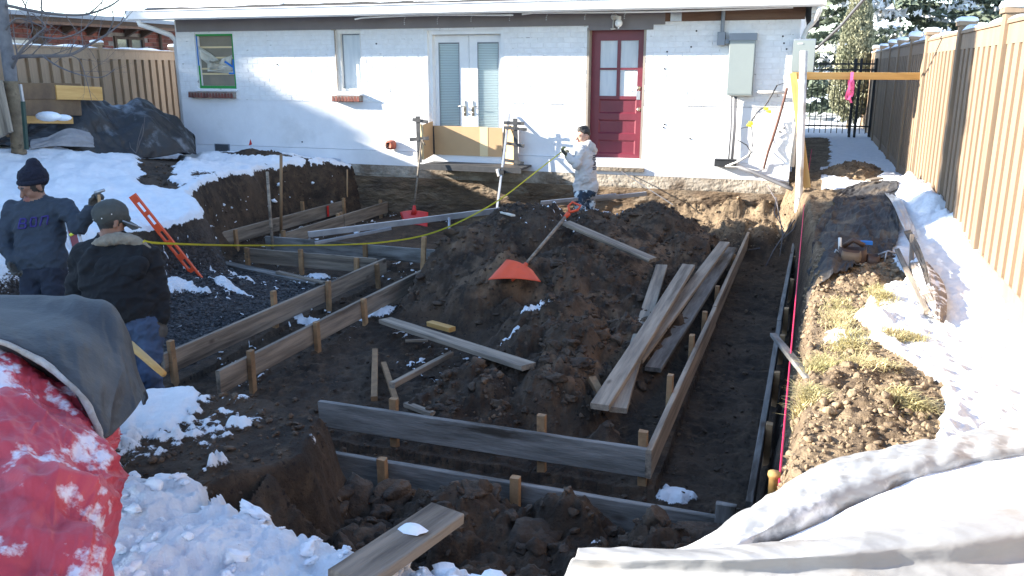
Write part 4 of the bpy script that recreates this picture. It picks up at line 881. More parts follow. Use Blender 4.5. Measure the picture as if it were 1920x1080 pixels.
# ---------------------------------------------------------------- trees
def leafcloud(n, fn, size, seed, flat=.5):
    R = np.random.default_rng(seed); C_, dr = fn(R, n); a = R.normal(size=(n, 3)); a /= np.linalg.norm(a, axis=1)[:, None]; a = a*.7+dr; a /= np.linalg.norm(a, axis=1)[:, None]
    b = np.cross(a, R.normal(size=(n, 3))); b /= np.linalg.norm(b, axis=1)[:, None]; s = size*R.uniform(.6, 1.4, n)[:, None]; a = a*s; b = b*s*flat
    V = np.stack([C_-b, C_+a*.6-b*.2, C_+a*1.3, C_+b], 1).reshape(-1, 3); F = np.arange(n*4).reshape(n, 4); return V, F
def conifer(name, label, cx, cy, z0, hgt, rad, n, seed, mt, size, snow=0, group=None, column=False, nbr=90, up=1.2):
    t = thing(name, label, 'tree', (cx, cy, z0), group); R0 = np.random.default_rng(seed)
    mb = MB(); mb.tube([(cx, cy, z0-.2), (cx+.03, cy, z0+hgt*.5), (cx, cy, z0+hgt*.95)], [rad*.09+.03, rad*.05+.02, .01], 8); mb.build('trunk', M['bark'], t, True)
    # branches as sprays
    br = []
    for k in range(nbr):
        f = (k+R0.uniform())/nbr; ang = k*2.399+R0.uniform(-.3, .3); rr = rad*(1-f)**(.5 if column else .85)*R0.uniform(.75, 1.12)+.1; br.append((f, ang, rr))
    br = np.array(br)
    def fn(R, m):
        idx = R.integers(0, nbr, m); t_ = R.uniform(.12, 1, m)**.7; f, ang, rr = br[idx].T
        rad_ = rr*t_; wob = R.normal(0, .12, m)*rad_**.5
        droop = (.10*rad_ if not column else -up*rad_)
        x = cx+np.cos(ang)*rad_-np.sin(ang)*wob; y = cy+np.sin(ang)*rad_+np.cos(ang)*wob; z = z0+hgt*(.03+.96*f)-droop*(1.6 if not column else 1)+R.normal(0, .05, m)
        dr = np.stack([np.cos(ang), np.sin(ang), np.full(m, -.25 if not column else 1.6)], 1); return np.stack([x, y, z], 1), dr
    V, F = leafcloud(n, fn, size, seed); link('crown', npmesh('crown', V, F, False), M[mt], t)
    if snow:
        def fs(R, m):
            c, d = fn(R, m); idx = R.integers(0, nbr, m); clump = R.integers(0, 160, m); base_c, _ = fn(np.random.default_rng(seed+5), 160); c = base_c[clump]+R.normal(0, 1, (m, 3))*np.array([.20, .20, .035])*(rad/3+.2); c[:, 2] += .07; return c, d*.2
        V, F = leafcloud(snow, fs, size*.9, seed+1, .8); link('branch_snow', npmesh('branch_snow', V, F, False), M['snow'], t)
    return t
conifer('spruce_tree', 'tall broad spruce with snow on its boughs behind the alley gate', 2.2, 31, -.2, 14, 4.6, 60000, 3, 'needle', .17, 9000, nbr=170)
conifer('spruce_tree', 'second snowy spruce further right, rising behind the tan fence posts', 7.8, 35, -.2, 15, 5.0, 50000, 4, 'needle', .18, 9000, nbr=170)
conifer('spruce_tree', 'dark spruce standing left of the others just beyond the house corner', -3.2, 35, -.2, 13, 3.4, 26000, 5, 'needle', .17, 4000, nbr=130)
conifer('juniper_tree', 'slender pale green columnar juniper directly behind the iron gate', 1.02, 24.6, -.2, 3.35, .46, 48000, 6, 'juniper', .045, 250, column=True, nbr=320)
conifer('evergreen_tree', 'broad evergreen far outside the picture beyond the brick building', -31, 6.5, -.2, 10.0, 3.9, 8000, 7, 'needle', .22, 0, nbr=120, column=True, up=.05)
conifer('evergreen_tree', 'tall evergreen outside the picture beside the pale sided house', -13.6, 4.6, -.2, 9.6, 1.0, 16000, 8, 'needle', .16, 0, nbr=140)
# small bare tree in the left foreground
bt = thing('bare_tree', 'young bare tree with banded pale trunk beside the snow at far left', 'tree', (-9.8, 8.5, 0))
TY = 8.5
def tpx(u, v, y=TY): return ony(u, v, y)
b0 = tpx(33, 272); 
mb = MB(); mb.tube([tpx(36, 290), tpx(30, 220), tpx(22, 160), tpx(17, 120), tpx(8, 60), tpx(4, 0), tpx(2, -60)], [.088, .08, .075, .08, .07, .06, .05], 14)
mb.build('trunk', M['barkg'], bt, True)
mb = MB(); pts = [tpx(36, 288), tpx(33, 250), tpx(27, 200), tpx(21, 152)]; nn = 30; PP = []; RR = []
for k in range(nn):
    t_ = k/(nn-1)*3; i = min(int(t_), 2); PP.append(pts[i].lerp(pts[i+1], t_-i)); RR.append(.090+.006*math.sin(k*2.2)+random.uniform(-.002, .004))
mb.tube(PP, RR, 14); mb.build('burlap_wrap', M['bark'], bt, True)
rnd = random.Random(5)
def branch(mb, p, d, L_, r_, lvl):
    n = 6; pts = [p]; rs = [r_]; cur = Vector(p); d = Vector(d).normalized()
    for k in range(n):
        d = (d+Vector((rnd.uniform(-.16, .16), rnd.uniform(-.12, .12), rnd.uniform(-.05, .14)))).normalized(); cur = cur+d*L_/n; pts.append(cur.copy()); rs.append(r_*(1-.75*(k+1)/n))
        if lvl < 3 and k > 0 and rnd.random() < .85:
            sd = Vector((rnd.uniform(-1, 1), rnd.uniform(-.6, .6), rnd.uniform(-.35, .9))); branch(mb, cur.copy(), d*.8+sd*.7, L_*rnd.uniform(.35, .6), rs[-1]*.7, lvl+1)
    mb.tube(pts, rs, 5, cap=False)
for path, r_ in (([(20,110),(40,106),(80,105),(130,103),(165,85),(200,65),(225,45)], .028), ([(12,10),(60,20),(110,27),(160,27),(205,12),(235,-10)], .024), ([(22,130),(40,95),(70,65),(85,48),(60,25)], .022), ([(80,105),(110,125),(150,140),(190,145),(215,130)], .012), ([(165,27),(190,5),(200,-20)], .010), ([(77,-10),(79,40),(80,75)], .012),
                 ([(70,68),(110,72),(150,60),(180,30),(195,-5)], .012), ([(8,60),(30,35),(60,42),(90,55)], .015), ([(130,103),(150,115),(165,160),(172,190)], .008), ([(200,65),(212,40),(208,15),(190,-10)], .010), ([(20,110),(5,80),(-20,60)], .02), ([(225,45),(236,20),(238,-10)], .008), ([(40,-5),(55,30),(60,60),(30,95)], .010)):
    pts = []; off = 0
    for k, (u, v) in enumerate(path): off += rnd.uniform(-.15, .15) if k else 0; pts.append(tpx(u, v, TY+off))
    mb = MB(); R_ = [r_*(1-.7*k/(len(pts)-1)) for k in range(len(pts))]
    # smooth the path
    sp = []; sr = []
    for i in range(len(pts)-1):
        p0 = pts[max(i-1, 0)]; p1 = pts[i]; p2 = pts[i+1]; p3 = pts[min(i+2, len(pts)-1)]
        for k in range(4):
            t_ = k/4; sp.append(.5*((2*p1)+(p2-p0)*t_+(2*p0-5*p1+4*p2-p3)*t_*t_+(3*p1-p0-3*p2+p3)*t_**3)); sr.append(R_[i]+(R_[i+1]-R_[i])*t_)
    sp.append(pts[-1]); sr.append(R_[-1]); mb.tube(sp, sr, 6, cap=False)
    for k in range(3, len(sp)-1, 3):
        d = sp[k+1]-sp[k-1]; branch(mb, sp[k], d.normalized()*.5+Vector((rnd.uniform(-.7, .7), rnd.uniform(-.5, .5), rnd.uniform(-.3, .9))), rnd.uniform(.3, .75), sr[k]*.4, 2)
    mb.build('limb', M['twig'], bt, True)
# overhead service cable
mb = MB(); c0 = ony(1530, 92, 12.7); c1 = ony(1640, -25, 10.5); mb.tube([c0, c0.lerp(c1, .5)+Vector((0, 0, -.04)), c1, c1+(c1-c0)*3], .018, 7); tag(mb.build('service_cable', M['cable'], None, True), 'thick dark service cable rising from the meter box towards upper right', 'cable')
# distant roof beyond the right fence
dr_ = thing('neighbour_house', 'snow roofed white house beyond the right fence, only its eave in view', 'house', (6.5, 18, 0))
mb = MB(); mb.box((5.2, 12, -.2), (11, 24, 2.15)); mb.build('wall', M['white'], dr_)
for k in range(4): mb = MB(); mb.box((5.02, 11.8, 2.151+.05*k), (11.2, 24.2, 2.195+.05*k)); mb.build('siding_board', M['pvc'], dr_)
mb = MB(); mb.prism([(4.9, 2.36), (4.95, 2.43), (8, 3.9), (11.1, 2.43), (11.2, 2.36)], 11.6, 24.4); mb.build('roof', M['snow'], dr_)
# ---------------------------------------------------------------- lumber
def board(name, p0, p1, wide, w_, t_, mt, parent=None, bend=.004, seg=8, point=False, seed=None):
    """a sawn board from p0 to p1 (centre line); wide = direction of its width"""
    R_ = random.Random(seed if seed is not None else (hash((round(p0[0], 2), round(p1[1], 2))) & 0xffff))
    p0 = Vector(p0); p1 = Vector(p1); X = (p1-p0); L_ = X.length; X.normalize(); W_ = Vector(wide); W_ = (W_-X*W_.dot(X)).normalized(); T_ = X.cross(W_)
    c = min(.004, t_*.15); hw, ht = w_/2, t_/2
    prof = [(-hw+c, -ht), (hw-c, -ht), (hw, -ht+c), (hw, ht-c), (hw-c, ht), (-hw+c, ht), (-hw, ht-c), (-hw, -ht+c)]
    V = []; F = []; ph = R_.uniform(0, 6)
    for i in range(seg+1):
        s = i/seg; ow = bend*math.sin(s*3.1+ph)*L_*.3; ot = bend*math.sin(s*2.3+ph*2)*L_*.4; sc = 1+R_.uniform(-.012, .012)
        for (a, b) in prof:
            k = .12 if (point and i == seg) else 1; e = 0
            V.append((s*L_+(R_.uniform(-.003, .003) if i in (0, seg) else 0), a*sc*k+ow, b*sc*(k if point and i == seg else 1)+ot))
    if point:   # keep the shaft full width until near the tip
        for i in range(1, seg):
            s = 1-(.14*(1-i/(seg-1)) if False else 0)
        for j in range(8):
            x, a, b = V[(seg-1)*8+j]; V[(seg-1)*8+j] = (L_-min(.10, L_*.3), a, b)
    for i in range(seg):
        for j in range(8): k = (j+1) % 8; F.append((i*8+j, i*8+k, (i+1)*8+k, (i+1)*8+j)[::-1])
    F.append(tuple(range(8))); F.append(tuple(seg*8+j for j in range(7, -1, -1)))
    me = bpy.data.meshes.new(name); me.from_pydata(V, [], F); me.update()
    o = bpy.data.objects.new(name, me); COL.objects.link(o); me.materials.append(M[mt] if isinstance(mt, str) else mt)
    mw = Matrix((X, W_, T_)).transposed().to_4x4(); mw.translation = p0
    if parent is not None: o.parent = parent; mw.translation = p0-parent.location
    o.matrix_local = mw if parent is not None else o.matrix_local
    if parent is None: o.matrix_world = mw
    return o
Z = Vector((0, 0, 1)); TOPZ, BOTZ = -.72, -.905
def form(label, p0, p1, stakes, mt='wood', top=TOPZ, hgt=.185, side=1, group='form boards of the footing'):
    p0 = Vector((*p0, 0)); p1 = Vector((*p1, 0)); X = (p1-p0); L_ = X.length; X.normalize(); N_ = Vector((-X.y, X.x, 0))*side
    t = thing('form_board', label, 'form board', ((p0+p1)/2+Z*(top-hgt/2)), group)
    board('plank', p0+Z*(top-hgt/2), p1+Z*(top-hgt/2), Z, hgt, .038, mt, t, seg=14, bend=.0035)
    for (s, up, sd) in stakes:
        q = p0+X*(s*L_)+N_*sd*.042; lean = Vector((random.uniform(-.01, .01), random.uniform(-.01, .01), 0))
        board('stake', q+Z*(top+up)+lean, q+Z*(top-hgt-.22), X, .055, .042, 'stake', t, seg=5, bend=.001, point=True)
    return t
form('long dirty grey form board nearest the pit centre, ending at the front right corner', (-3.02, 4.70), (-.745, 4.69), [(.24, .07, 1), (.70, .10, 1), (.985, .09, 1)], 'woodgrey', side=1)
form('low grey outer form board half buried by clods along the near trench', (-3.0, 4.08), (-.27, 4.04), [(.30, .035, -1), (.60, .06, -1)], 'woodgrey', top=-.74)
form('light topped form board along the inner side of the right trench', (-.735, 4.66), (-.70, 8.0), [(.30, .12, 1), (.62, .09, 1), (.86, .07, 1)], 'wood')
form('upper far length of form board on the inner side of the right trench', (-.70, 8.02), (-.66, 12.5), [(.12, .06, 1), (.5, .04, 1)], 'wood')
form('narrow grey form board on the bank side of the right trench, near length', (-.13, 4.22), (-.10, 7.7), [(.30, .02, -1), (.60, .0, -1), (.88, .0, -1)], 'woodgrey')
form('far length of grey form board on the bank side of the right trench', (-.095, 7.72), (-.05, 11.4), [(.12, .0, -1), (.45, .0, -1), (.8, -.02, -1)], 'woodgrey')
form('left long form board nearer the two workers', (-4.74, 5.15), (-4.66, 8.86), [(.02, .09, -1), (.42, .13, 1), (.64, .04, -1), (.93, -.01, -1)], 'wood')
form('second long form board parallel to the left one, with square stakes on its near side', (-4.05, 4.95), (-3.98, 9.25), [(.08, .06, -1), (.30, .03, -1), (.50, .02, -1), (.93, .03, -1)], 'wood')
form('back cross form board meeting the steel stake', (-6.82, 9.56), (-4.0, 9.50), [(.55, .02, -1), (.98, .03, 1)], 'woodgrey', side=1)
form('short cross form board in front of the back one, left of the long boards', (-6.62, 8.83), (-4.74, 8.80), [(.03, .01, -1), (.45, .05, -1), (.86, .0, -1)], 'wood', side=1)
fo = form('far left form board with a red paint mark near its end', (-7.48, 9.3), (-7.36, 12.9), [(.12, .0, -1), (.9, .05, -1)], 'wood', hgt=.2, top=-.70)
mb = MB(); p = Vector((-7.375, 12.05, -.80)); mb.box((p.x+.023, p.y-.03, p.z-.09), (p.x+.026, p.y+.03, p.z+.09)); mb.build('red_mark', M['red'], fo)
form('far form board running beside the marked one, in two butted lengths', (-6.72, 9.75), (-6.70, 11.4), [(.0, .05, -1), (.97, .03, 1)], 'wood')
form('last far length of form board reaching the house footing', (-6.70, 11.42), (-6.66, 12.8), [(.0, .04, 1), (.9, .05, 1)], 'wood')
def lying(name, label, px0, px1, z0, z1, w_, t_, mt='wood', wide=None, cat='plank', **k):
    for _ in range(6):   # lift the board until it lies on the soil instead of in it
        a = onz(*px0, z0); b = onz(*px1, z1); T_ = np.linspace(.02, .98, 25); hx = terrain(a.x+(b.x-a.x)*T_, a.y+(b.y-a.y)*T_)[0]; ex = hx-(a.z+(b.z-a.z)*T_)-t_*.1
        m_ = float(np.sort(ex)[-3])
        if m_ > .004: z0 += m_*.7*(1.25-.5*float(T_[ex.argmax()]) ); z1 += m_*.7*(.75+.5*float(T_[ex.argmax()]))
        else: break
    up_ = k.pop('up', 0); a = onz(*px0, z0+up_); b = onz(*px1, z1+up_)
    X = (b-a).normalized(); wd = Vector(wide) if wide else X.cross(Z)
    o = board(name, a, b, wd, w_, t_, mt, **k); return tag(o, label, cat)
G = 'loose planks leaning in the pit'
for args in (('narrow board crossing underneath its neighbour, leftmost of the four planks by the right form', (1240, 500), (1160, 768), -.66, -.84, .12, .038, 'wood'),
             ('mottled grey plank lying on top of two others, its square end low in the pit', (1291, 499), (1124, 762), -.60, -.80, .13, .042, 'wood'),
             ('long plank passing beneath the mottled one towards the far end of the trench', (1358, 455), (1192, 678), -.66, -.86, .12, .038, 'wood'),
             ('smooth blue grey plank lying alone just left of the right form board', (1371, 466), (1224, 692), -.70, -.88, .13, .038, 'woodgrey'),
             ('pale board lying down the right flank of the earth mound', (1062, 418), (1224, 488), -.30, -.50, .13, .04, 'wood'),
             ('pale plank half sunk in the clods at the foot of the mound', (722, 600), (992, 688), -.90, -.80, .14, .04, 'wood'),
             ('short cut block resting on the far end of the half sunk plank', (806, 606), (848, 618), -.865, -.85, .08, .045, 'woodnew'),
             ('thin splinter of board on the dark soil beside the half sunk plank', (760, 639), (802, 638), -.93, -.93, .04, .02, 'wood'),
             ('small square timber propped on a stake left of the clods', (735, 722), (846, 664), -.78, -.90, .045, .045, 'wood'),
             ('pointed stake lying upright against the soil, left of the propped timber', (703, 657), (702, 748), -.90, -.93, .05, .04, 'stake'),
             ('pointed stake lying behind the propped timber', (719, 682), (744, 755), -.92, -.93, .045, .035, 'stake'),
             ('stub of board half buried behind the front form board', (762, 758), (812, 777), -.93, -.94, .05, .035, 'wood'),
             ('stub of brown board between clods just left of the long planks', (1110, 710), (1128, 742), -.80, -.84, .06, .04, 'stake'),
             ('long weathered plank lying on the gravel left of the cross forms', (405, 492), (598, 533), -.93, -.95, .14, .045, 'woodgrey'),
             ('thin strip of wood lying on the long weathered plank', (520, 510), (608, 530), -.90, -.93, .06, .03, 'wood'),
             ('brown stick on the bank edge crossing above the right outer form', (1450, 628), (1520, 712), -.62, -.30, .05, .03, 'woodgrey'),
             ('small pale board lying on the dirt pile in the alley mouth', (1628, 338), (1652, 334), .08, .10, .09, .025, 'wood'),
             ('sunlit chip of wood at the back of the mound beside the beam', (940, 398), (962, 404), -.20, -.20, .05, .02, 'plasticsheet')):
    lying('loose_plank', args[0], *args[1:], up=(.045 if 'mottled grey plank lying' in args[0] else 0))
# foreground plank bridging snow and pit
a = onz(838, 962, -.20); b = onz(650, 1092, -.14); bp = board('scaffold_plank', a, b, (b-a).cross(Z)+Z*.05, .155, .045, 'wood', seg=10); tag(bp, 'thick weathered plank jutting from the foreground snow over the pit edge', 'plank')
c = a.lerp(b, .38); mb = MB(); N = 12
V = [(c.x+.055*math.cos(k/N*6.28)*(1+.25*math.sin(k*2.1)), c.y+.035*math.sin(k/N*6.28)*(1+.2*math.cos(k*3)), c.z+.027) for k in range(N)]+[(c.x+.035*math.cos(k/N*6.28), c.y+.02*math.sin(k/N*6.28), c.z+.045) for k in range(N)]
mb.add(V, [(k, (k+1) % N, N+(k+1) % N, N+k) for k in range(N)]+[tuple(range(N, 2*N))]); mb.build('snow_patch', M['snow'], None, True).parent = bp
sp_ = bpy.data.objects['snow_patch']; sp_.matrix_parent_inverse = bp.matrix_world.inverted()
# free standing stakes and poles
def pole(name, label, cat, u0, v0, u1, v1, y, r_, mt, sq=False, y1=None, ext=.12):
    b = ony(u1, v1, y); a = ony(u0, v0, y1 if y1 else y); d = (b-a).normalized(); b = b+d*ext
    if sq: o = board(name, a, b, (1, .1, 0), r_*2, r_*1.6, mt, seg=5, bend=.0015)
    else: mb = MB(); mb.tube([a, a.lerp(b, .5), b], r_, 10); o = mb.build(name, M[mt], None, True)
    return tag(o, label, cat)
pole('tall_stake', 'tall square wooden stake standing between the mound and the second long form', 'stake', 795, 444, 792, 543, 8.7, .027, 'stake', True)
pole('steel_stake', 'round steel stake with holes, upright at the left foot of the mound', 'steel stake', 842, 408, 843, 513, 9.45, .016, 'galv')
pole('thin_pole', 'thin pole standing by the cross form, shorter of the two poles at the left', 'pole', 501, 322, 511, 462, 9.4, .02, 'wood')
pole('tall_pole', 'taller thin wooden pole with dark taped foot beside the far left form', 'pole', 527, 290, 527, 438, 10.6, .022, 'stake')
pole('thin_rod', 'thin upright rod against the dark bank near the house footing', 'rod', 651, 318, 651, 372, 12.7, .013, 'stake')
pole('stub_stake', 'short stake stub in the dark bank left of the two poles', 'stake', 566, 378, 568, 395, 11.9, .028, 'stake', True)
# long metal straightedge: two overlapping lengths
a = ony(578, 440, 9.0); m1 = ony(940, 394, 10.45); m0 = ony(1020, 384, 10.7); e2 = ony(1211, 363, 11.7)
def beam(label, a, b, w_, t_): o = board('metal_beam', a, b, Z, w_, t_, 'galv', seg=4, bend=0); return tag(o, label, 'metal beam')
beam('long galvanised beam lying across the back forms, left length in front of the mound', a, m1, .075, .05)
beam('thinner galvanised beam clamped under the left length', a+Vector((.12, -.05, -.09)), a.lerp(m1, .42)+Vector((0, -.03, -.05)), .04, .04)
beam('right length of galvanised beam reaching past the standing worker behind the mound', m0, e2, .055, .05)
beam('short upper galvanised beam lying on the right length before the worker', m0.lerp(e2, -.02)+Vector((0, -.05, .035)), ony(1155, 366, 11.3), .05, .04)
# ---------------------------------------------------------------- leaning screed and shovels
def rod(mb, a, b, r_): mb.tube([a, b], r_, 10)
a = ony(955, 213, 12.95); b = ony(932, 392, 12.1)
lv = thing('leaning_pole', 'slim aluminium pole with black clamp leaning on the white wall right of the french doors', 'pole', b)
board('shaft', a, b, (1, 0, 0), .035, .025, 'galv', lv, seg=3, bend=0)
c = a.lerp(b, .62); mb = MB(); mb.bbox((c.x-.05, c.y-.05, c.z-.03), (c.x+.05, c.y+.03, c.z+.03)); mb.build('clamp', M['black'], lv)
mb = MB(); mb.cyl((c.x-.06, c.y-.03, c.z+.05), (c.x-.03, c.y-.03, c.z-.06), .03, 10); mb.build('receiver', M['pvc'], lv)
a = ony(791, 262, 12.35); b = ony(776, 392, 12.1); sh = thing('red_shovel', 'red plastic snow shovel leaning by the cardboard screen, blade in the pit', 'shovel', b)
mb = MB(); mb.tube([a, b], .016, 10); mb.tube([a, ony(797, 272, 12.3)], .012, 8); mb.build('handle', M['wood'], sh, True)
p00 = ony(750, 398, 12.15); p10 = ony(803, 398, 12.15); p01 = ony(757, 422, 11.95); p11 = ony(800, 424, 11.95)
def scoop(name, p00, p10, p01, p11, depth, mt, par, n=14, ribs=5):
    nrm = (p10-p00).cross(p01-p00).normalized(); V = []; F = []
    for i in range(n+1):
        for j in range(n+1):
            u, v = i/n, j/n; p = (p00*(1-u)+p10*u)*(1-v)+(p01*(1-u)+p11*u)*v
            d = depth*(4*(u-.5)**2-1)+depth*.12*math.cos(u*ribs*6.28)*(.2 < v < .9)+depth*.5*v*v
            V.append(p+nrm*d)
    for i in range(n):
        for j in range(n): F.append((i*(n+1)+j, i*(n+1)+j+1, (i+1)*(n+1)+j+1, (i+1)*(n+1)+j))
    V2 = [p+nrm*.008 for p in V]; m_ = len(V); F2 = [tuple(reversed([q+m_ for q in f])) for f in F]
    E_ = []
    ring = [i*(n+1) for i in range(n+1)]+[n*(n+1)+j for j in range(1, n+1)]+[i*(n+1)+n for i in range(n-1, -1, -1)]+[j for j in range(n-1, 0, -1)]
    for k in range(len(ring)): a_, b_ = ring[k], ring[(k+1) % len(ring)]; E_.append((a_, b_, b_+m_, a_+m_))
    mb = MB(); mb.add(V+V2, F+F2+E_); return mb.build(name, M[mt], par, True)
scoop('blade', p00, p10, p01, p11, .05, 'red', sh)
mb = MB(); mb.tube([ony(777, 385, 12.1), ony(776, 402, 12.08)], [.022, .05], 10); mb.build('socket', M['red'], sh, True)
# orange shovel on the mound
def hit(u, v):
    for z in np.arange(.3, -1.1, -.01):
        p = onz(u, v, z)
        if H(p.x, p.y) >= z: return p
    return onz(u, v, -1)
view = lambda p, d: p+(Vector((0, 0, CAMH))-p).normalized()*d
HB = view(hit(978, 505), .10); HA = atd(1066, 400, (HB-Vector((0, 0, CAMH))).dot(Vector(FW))+.35); os_ = thing('orange_shovel', 'orange plastic snow shovel with wooden shaft lying on the earth mound', 'shovel', HB)
d = (HA-HB).normalized(); mb = MB(); mb.tube([HB-d*.05, HA], .0165, 12); mb.build('shaft', M['wood'], os_, True)
sd = Vector((1, .15, 0)); sd = (sd-d*sd.dot(d)).normalized(); up_ = d.cross(sd)
mb = MB(); g_ = HA+d*.02; pts = [HA-d*.06, HA+d*.0]; mb.tube(pts, [.022, .026], 10)
mb.tube([g_, g_+sd*.055+d*.06, g_+sd*.05+d*.125, g_-sd*.05+d*.125, g_-sd*.055+d*.06, g_], .013, 8); mb.build('d_grip', M['orange'], os_, True)
L0 = ony(953, 488, 7.95); R0 = ony(985, 507, 7.80); 
DB = (HB-Vector((0, 0, CAMH))).dot(Vector(FW)); scoop('blade', atd(950, 486, DB+.05), atd(998, 506, DB+.02), atd(916, 522, DB-.16), atd(1015, 526, DB-.18), .03, 'orange', os_, ribs=3)
mb = MB(); mb.tube([HB+d*.08, HB-d*.02, HB-d*.16], [.022, .03, .012], 10); mb.build('socket', M['orange'], os_, True)
# orange spirit level leaning on the snow bank
a = ony(248, 366, 7.0); b = onz(380, 531, -.77)
ol = thing('orange_level', 'long orange spirit level with oval cut-outs leaning against the left snow bank', 'spirit level', b)
X = (b-a); L_ = X.length; X.normalize(); W_ = X.cross(Vector((0, -1, .25))).normalized(); T_ = X.cross(W_)
def lev(parent, a, X, W_, T_, L_, w_, t_, mt, slots, vials):
    mb = MB(); xs = sorted({0, L_, *[v for s in slots for v in s]}); hw = w_/2; fl = w_*.22
    def bx(x0, x1, y0, y1):
        P = [a+X*x+W_*y+T_*z for z in (-t_/2, t_/2) for (x, y) in ((x0, y0), (x1, y0), (x1, y1), (x0, y1))]
        mb.add(P, [(0, 3, 2, 1), (4, 5, 6, 7), (0, 1, 5, 4), (1, 2, 6, 5), (2, 3, 7, 6), (3, 0, 4, 7)])
    bx(0, L_, -hw, -hw+fl); bx(0, L_, hw-fl, hw)
    for i in range(len(xs)-1):
        if not any(abs(xs[i]-s[0]) < 1e-6 for s in slots): bx(xs[i], xs[i+1], -hw+fl, hw-fl)
    mb.build('level_body', M[mt], parent)
    for s in vials: c_ = a+X*s; mb = MB(); mb.cyl(c_-W_*w_*.28, c_+W_*w_*.28, t_*.38, 10); mb.build('vial', M['tape'], parent, True)
lev(ol, a, X, W_, T_, L_, .085, .028, 'orange', [(L_*f, L_*f+L_*.10) for f in (.08, .22, .40, .56, .72, .86)], (L_*.34, L_*.68))
# ---------------------------------------------------------------- mason string, batter boards, white post
mb = MB(); s0 = onz(1460, 917, -.30); s1 = Vector((.04, 12.15, -.22)); mb.tube([s0, s0.lerp(s1, .5)+Vector((0, 0, -.01)), s1], .005, 6); mb.tube([s1, ony(1522, 280, 14.5)], .004, 6); tag(mb.build('mason_string', M['string']), 'taut red mason string along the right edge of the pit', 'string')
pk = onz(1450, 908, -.34); mb = MB(); mb.tube([pk+Z*.06, pk+Z*.045, pk+Z*.03, pk-Z*.5], [.028, .03, .022, .02], 12); tag(mb.build('string_peg', M['woodnew'], None, True), 'round topped wooden peg at the near end of the red string', 'peg')
board_ = board('end_stake', onz(1362, 945, -.62), onz(1362, 945, -.62)-Z*.4, (1, 0, 0), .10, .04, 'woodgrey', seg=3); tag(board_, 'dark flat stake at the near corner of the outer forms', 'stake')
wp = thing('white_post', 'slender off white post standing upright at the right house corner', 'post', (.0, 12.1, -.5))
a = ony(1507, 96, 12.3); b = ony(1497, 395, 12.05)
mb = MB(); mb.tube([a, b, b+(b-a).normalized()*.5], .05, 14); mb.build('shaft', mat('dirty_white_post', (.70, .68, .64), (.6, .56, .5), 3, .6, c3=(.25, .18, .11), s3=2.2, t3=(.5, .7)), wp, True)
yb = thing('batter_board', 'yellow timber batter board fixed level between the white post and the fence', 'batter board', (.6, 12.6, 1.3))
a = ony(1485, 142, 12.42); b = ony(1724, 143, 12.9); board('crosspiece', a, b, Z, .095, .04, 'woodnew', yb, seg=6, bend=.002)
board('brace', ony(1487, 137, 12.36), ony(1514, 352, 12.15), (1, 0, 0), .09, .04, 'woodnew', yb, seg=5)
board('brace_foot', ony(1523, 362, 12.2), ony(1529, 410, 12.1), (1, 0, 0), .09, .04, 'stake', yb, seg=4)
c = ony(1597, 143, 12.6); rb_ = thing('pink_ribbon', 'pink flagging ribbon tied over the yellow batter board', 'ribbon', c)
mb = MB(); mb.box((c.x-.02, c.y-.030, c.z-.05), (c.x+.02, c.y-.026, c.z+.056)); mb.build('loop', M['pink'], rb_)
for k in range(5):
    mb = MB(); w0 = .016; pts = [(c.x+.012*k-.03, c.y-.034-.006*k, c.z-.05)]; x = pts[0][0]
    P_ = []; 
    for i in range(8): t_ = i/7; xx = x+.035*math.sin(t_*4+k*1.7)*t_; P_.append((xx, c.z-.05-t_*(.22+.04*(k % 3)), c.y-.034-.006*k+.02*math.sin(t_*6+k)))
    V = [(p[0]-w0, p[2], p[1]) for p in P_]+[(p[0]+w0, p[2]+.006, p[1]) for p in P_]; mb.add(V, [(i, i+1, 9+i, 8+i) for i in range(7)]); mb.build('tail', M['pink'], rb_)
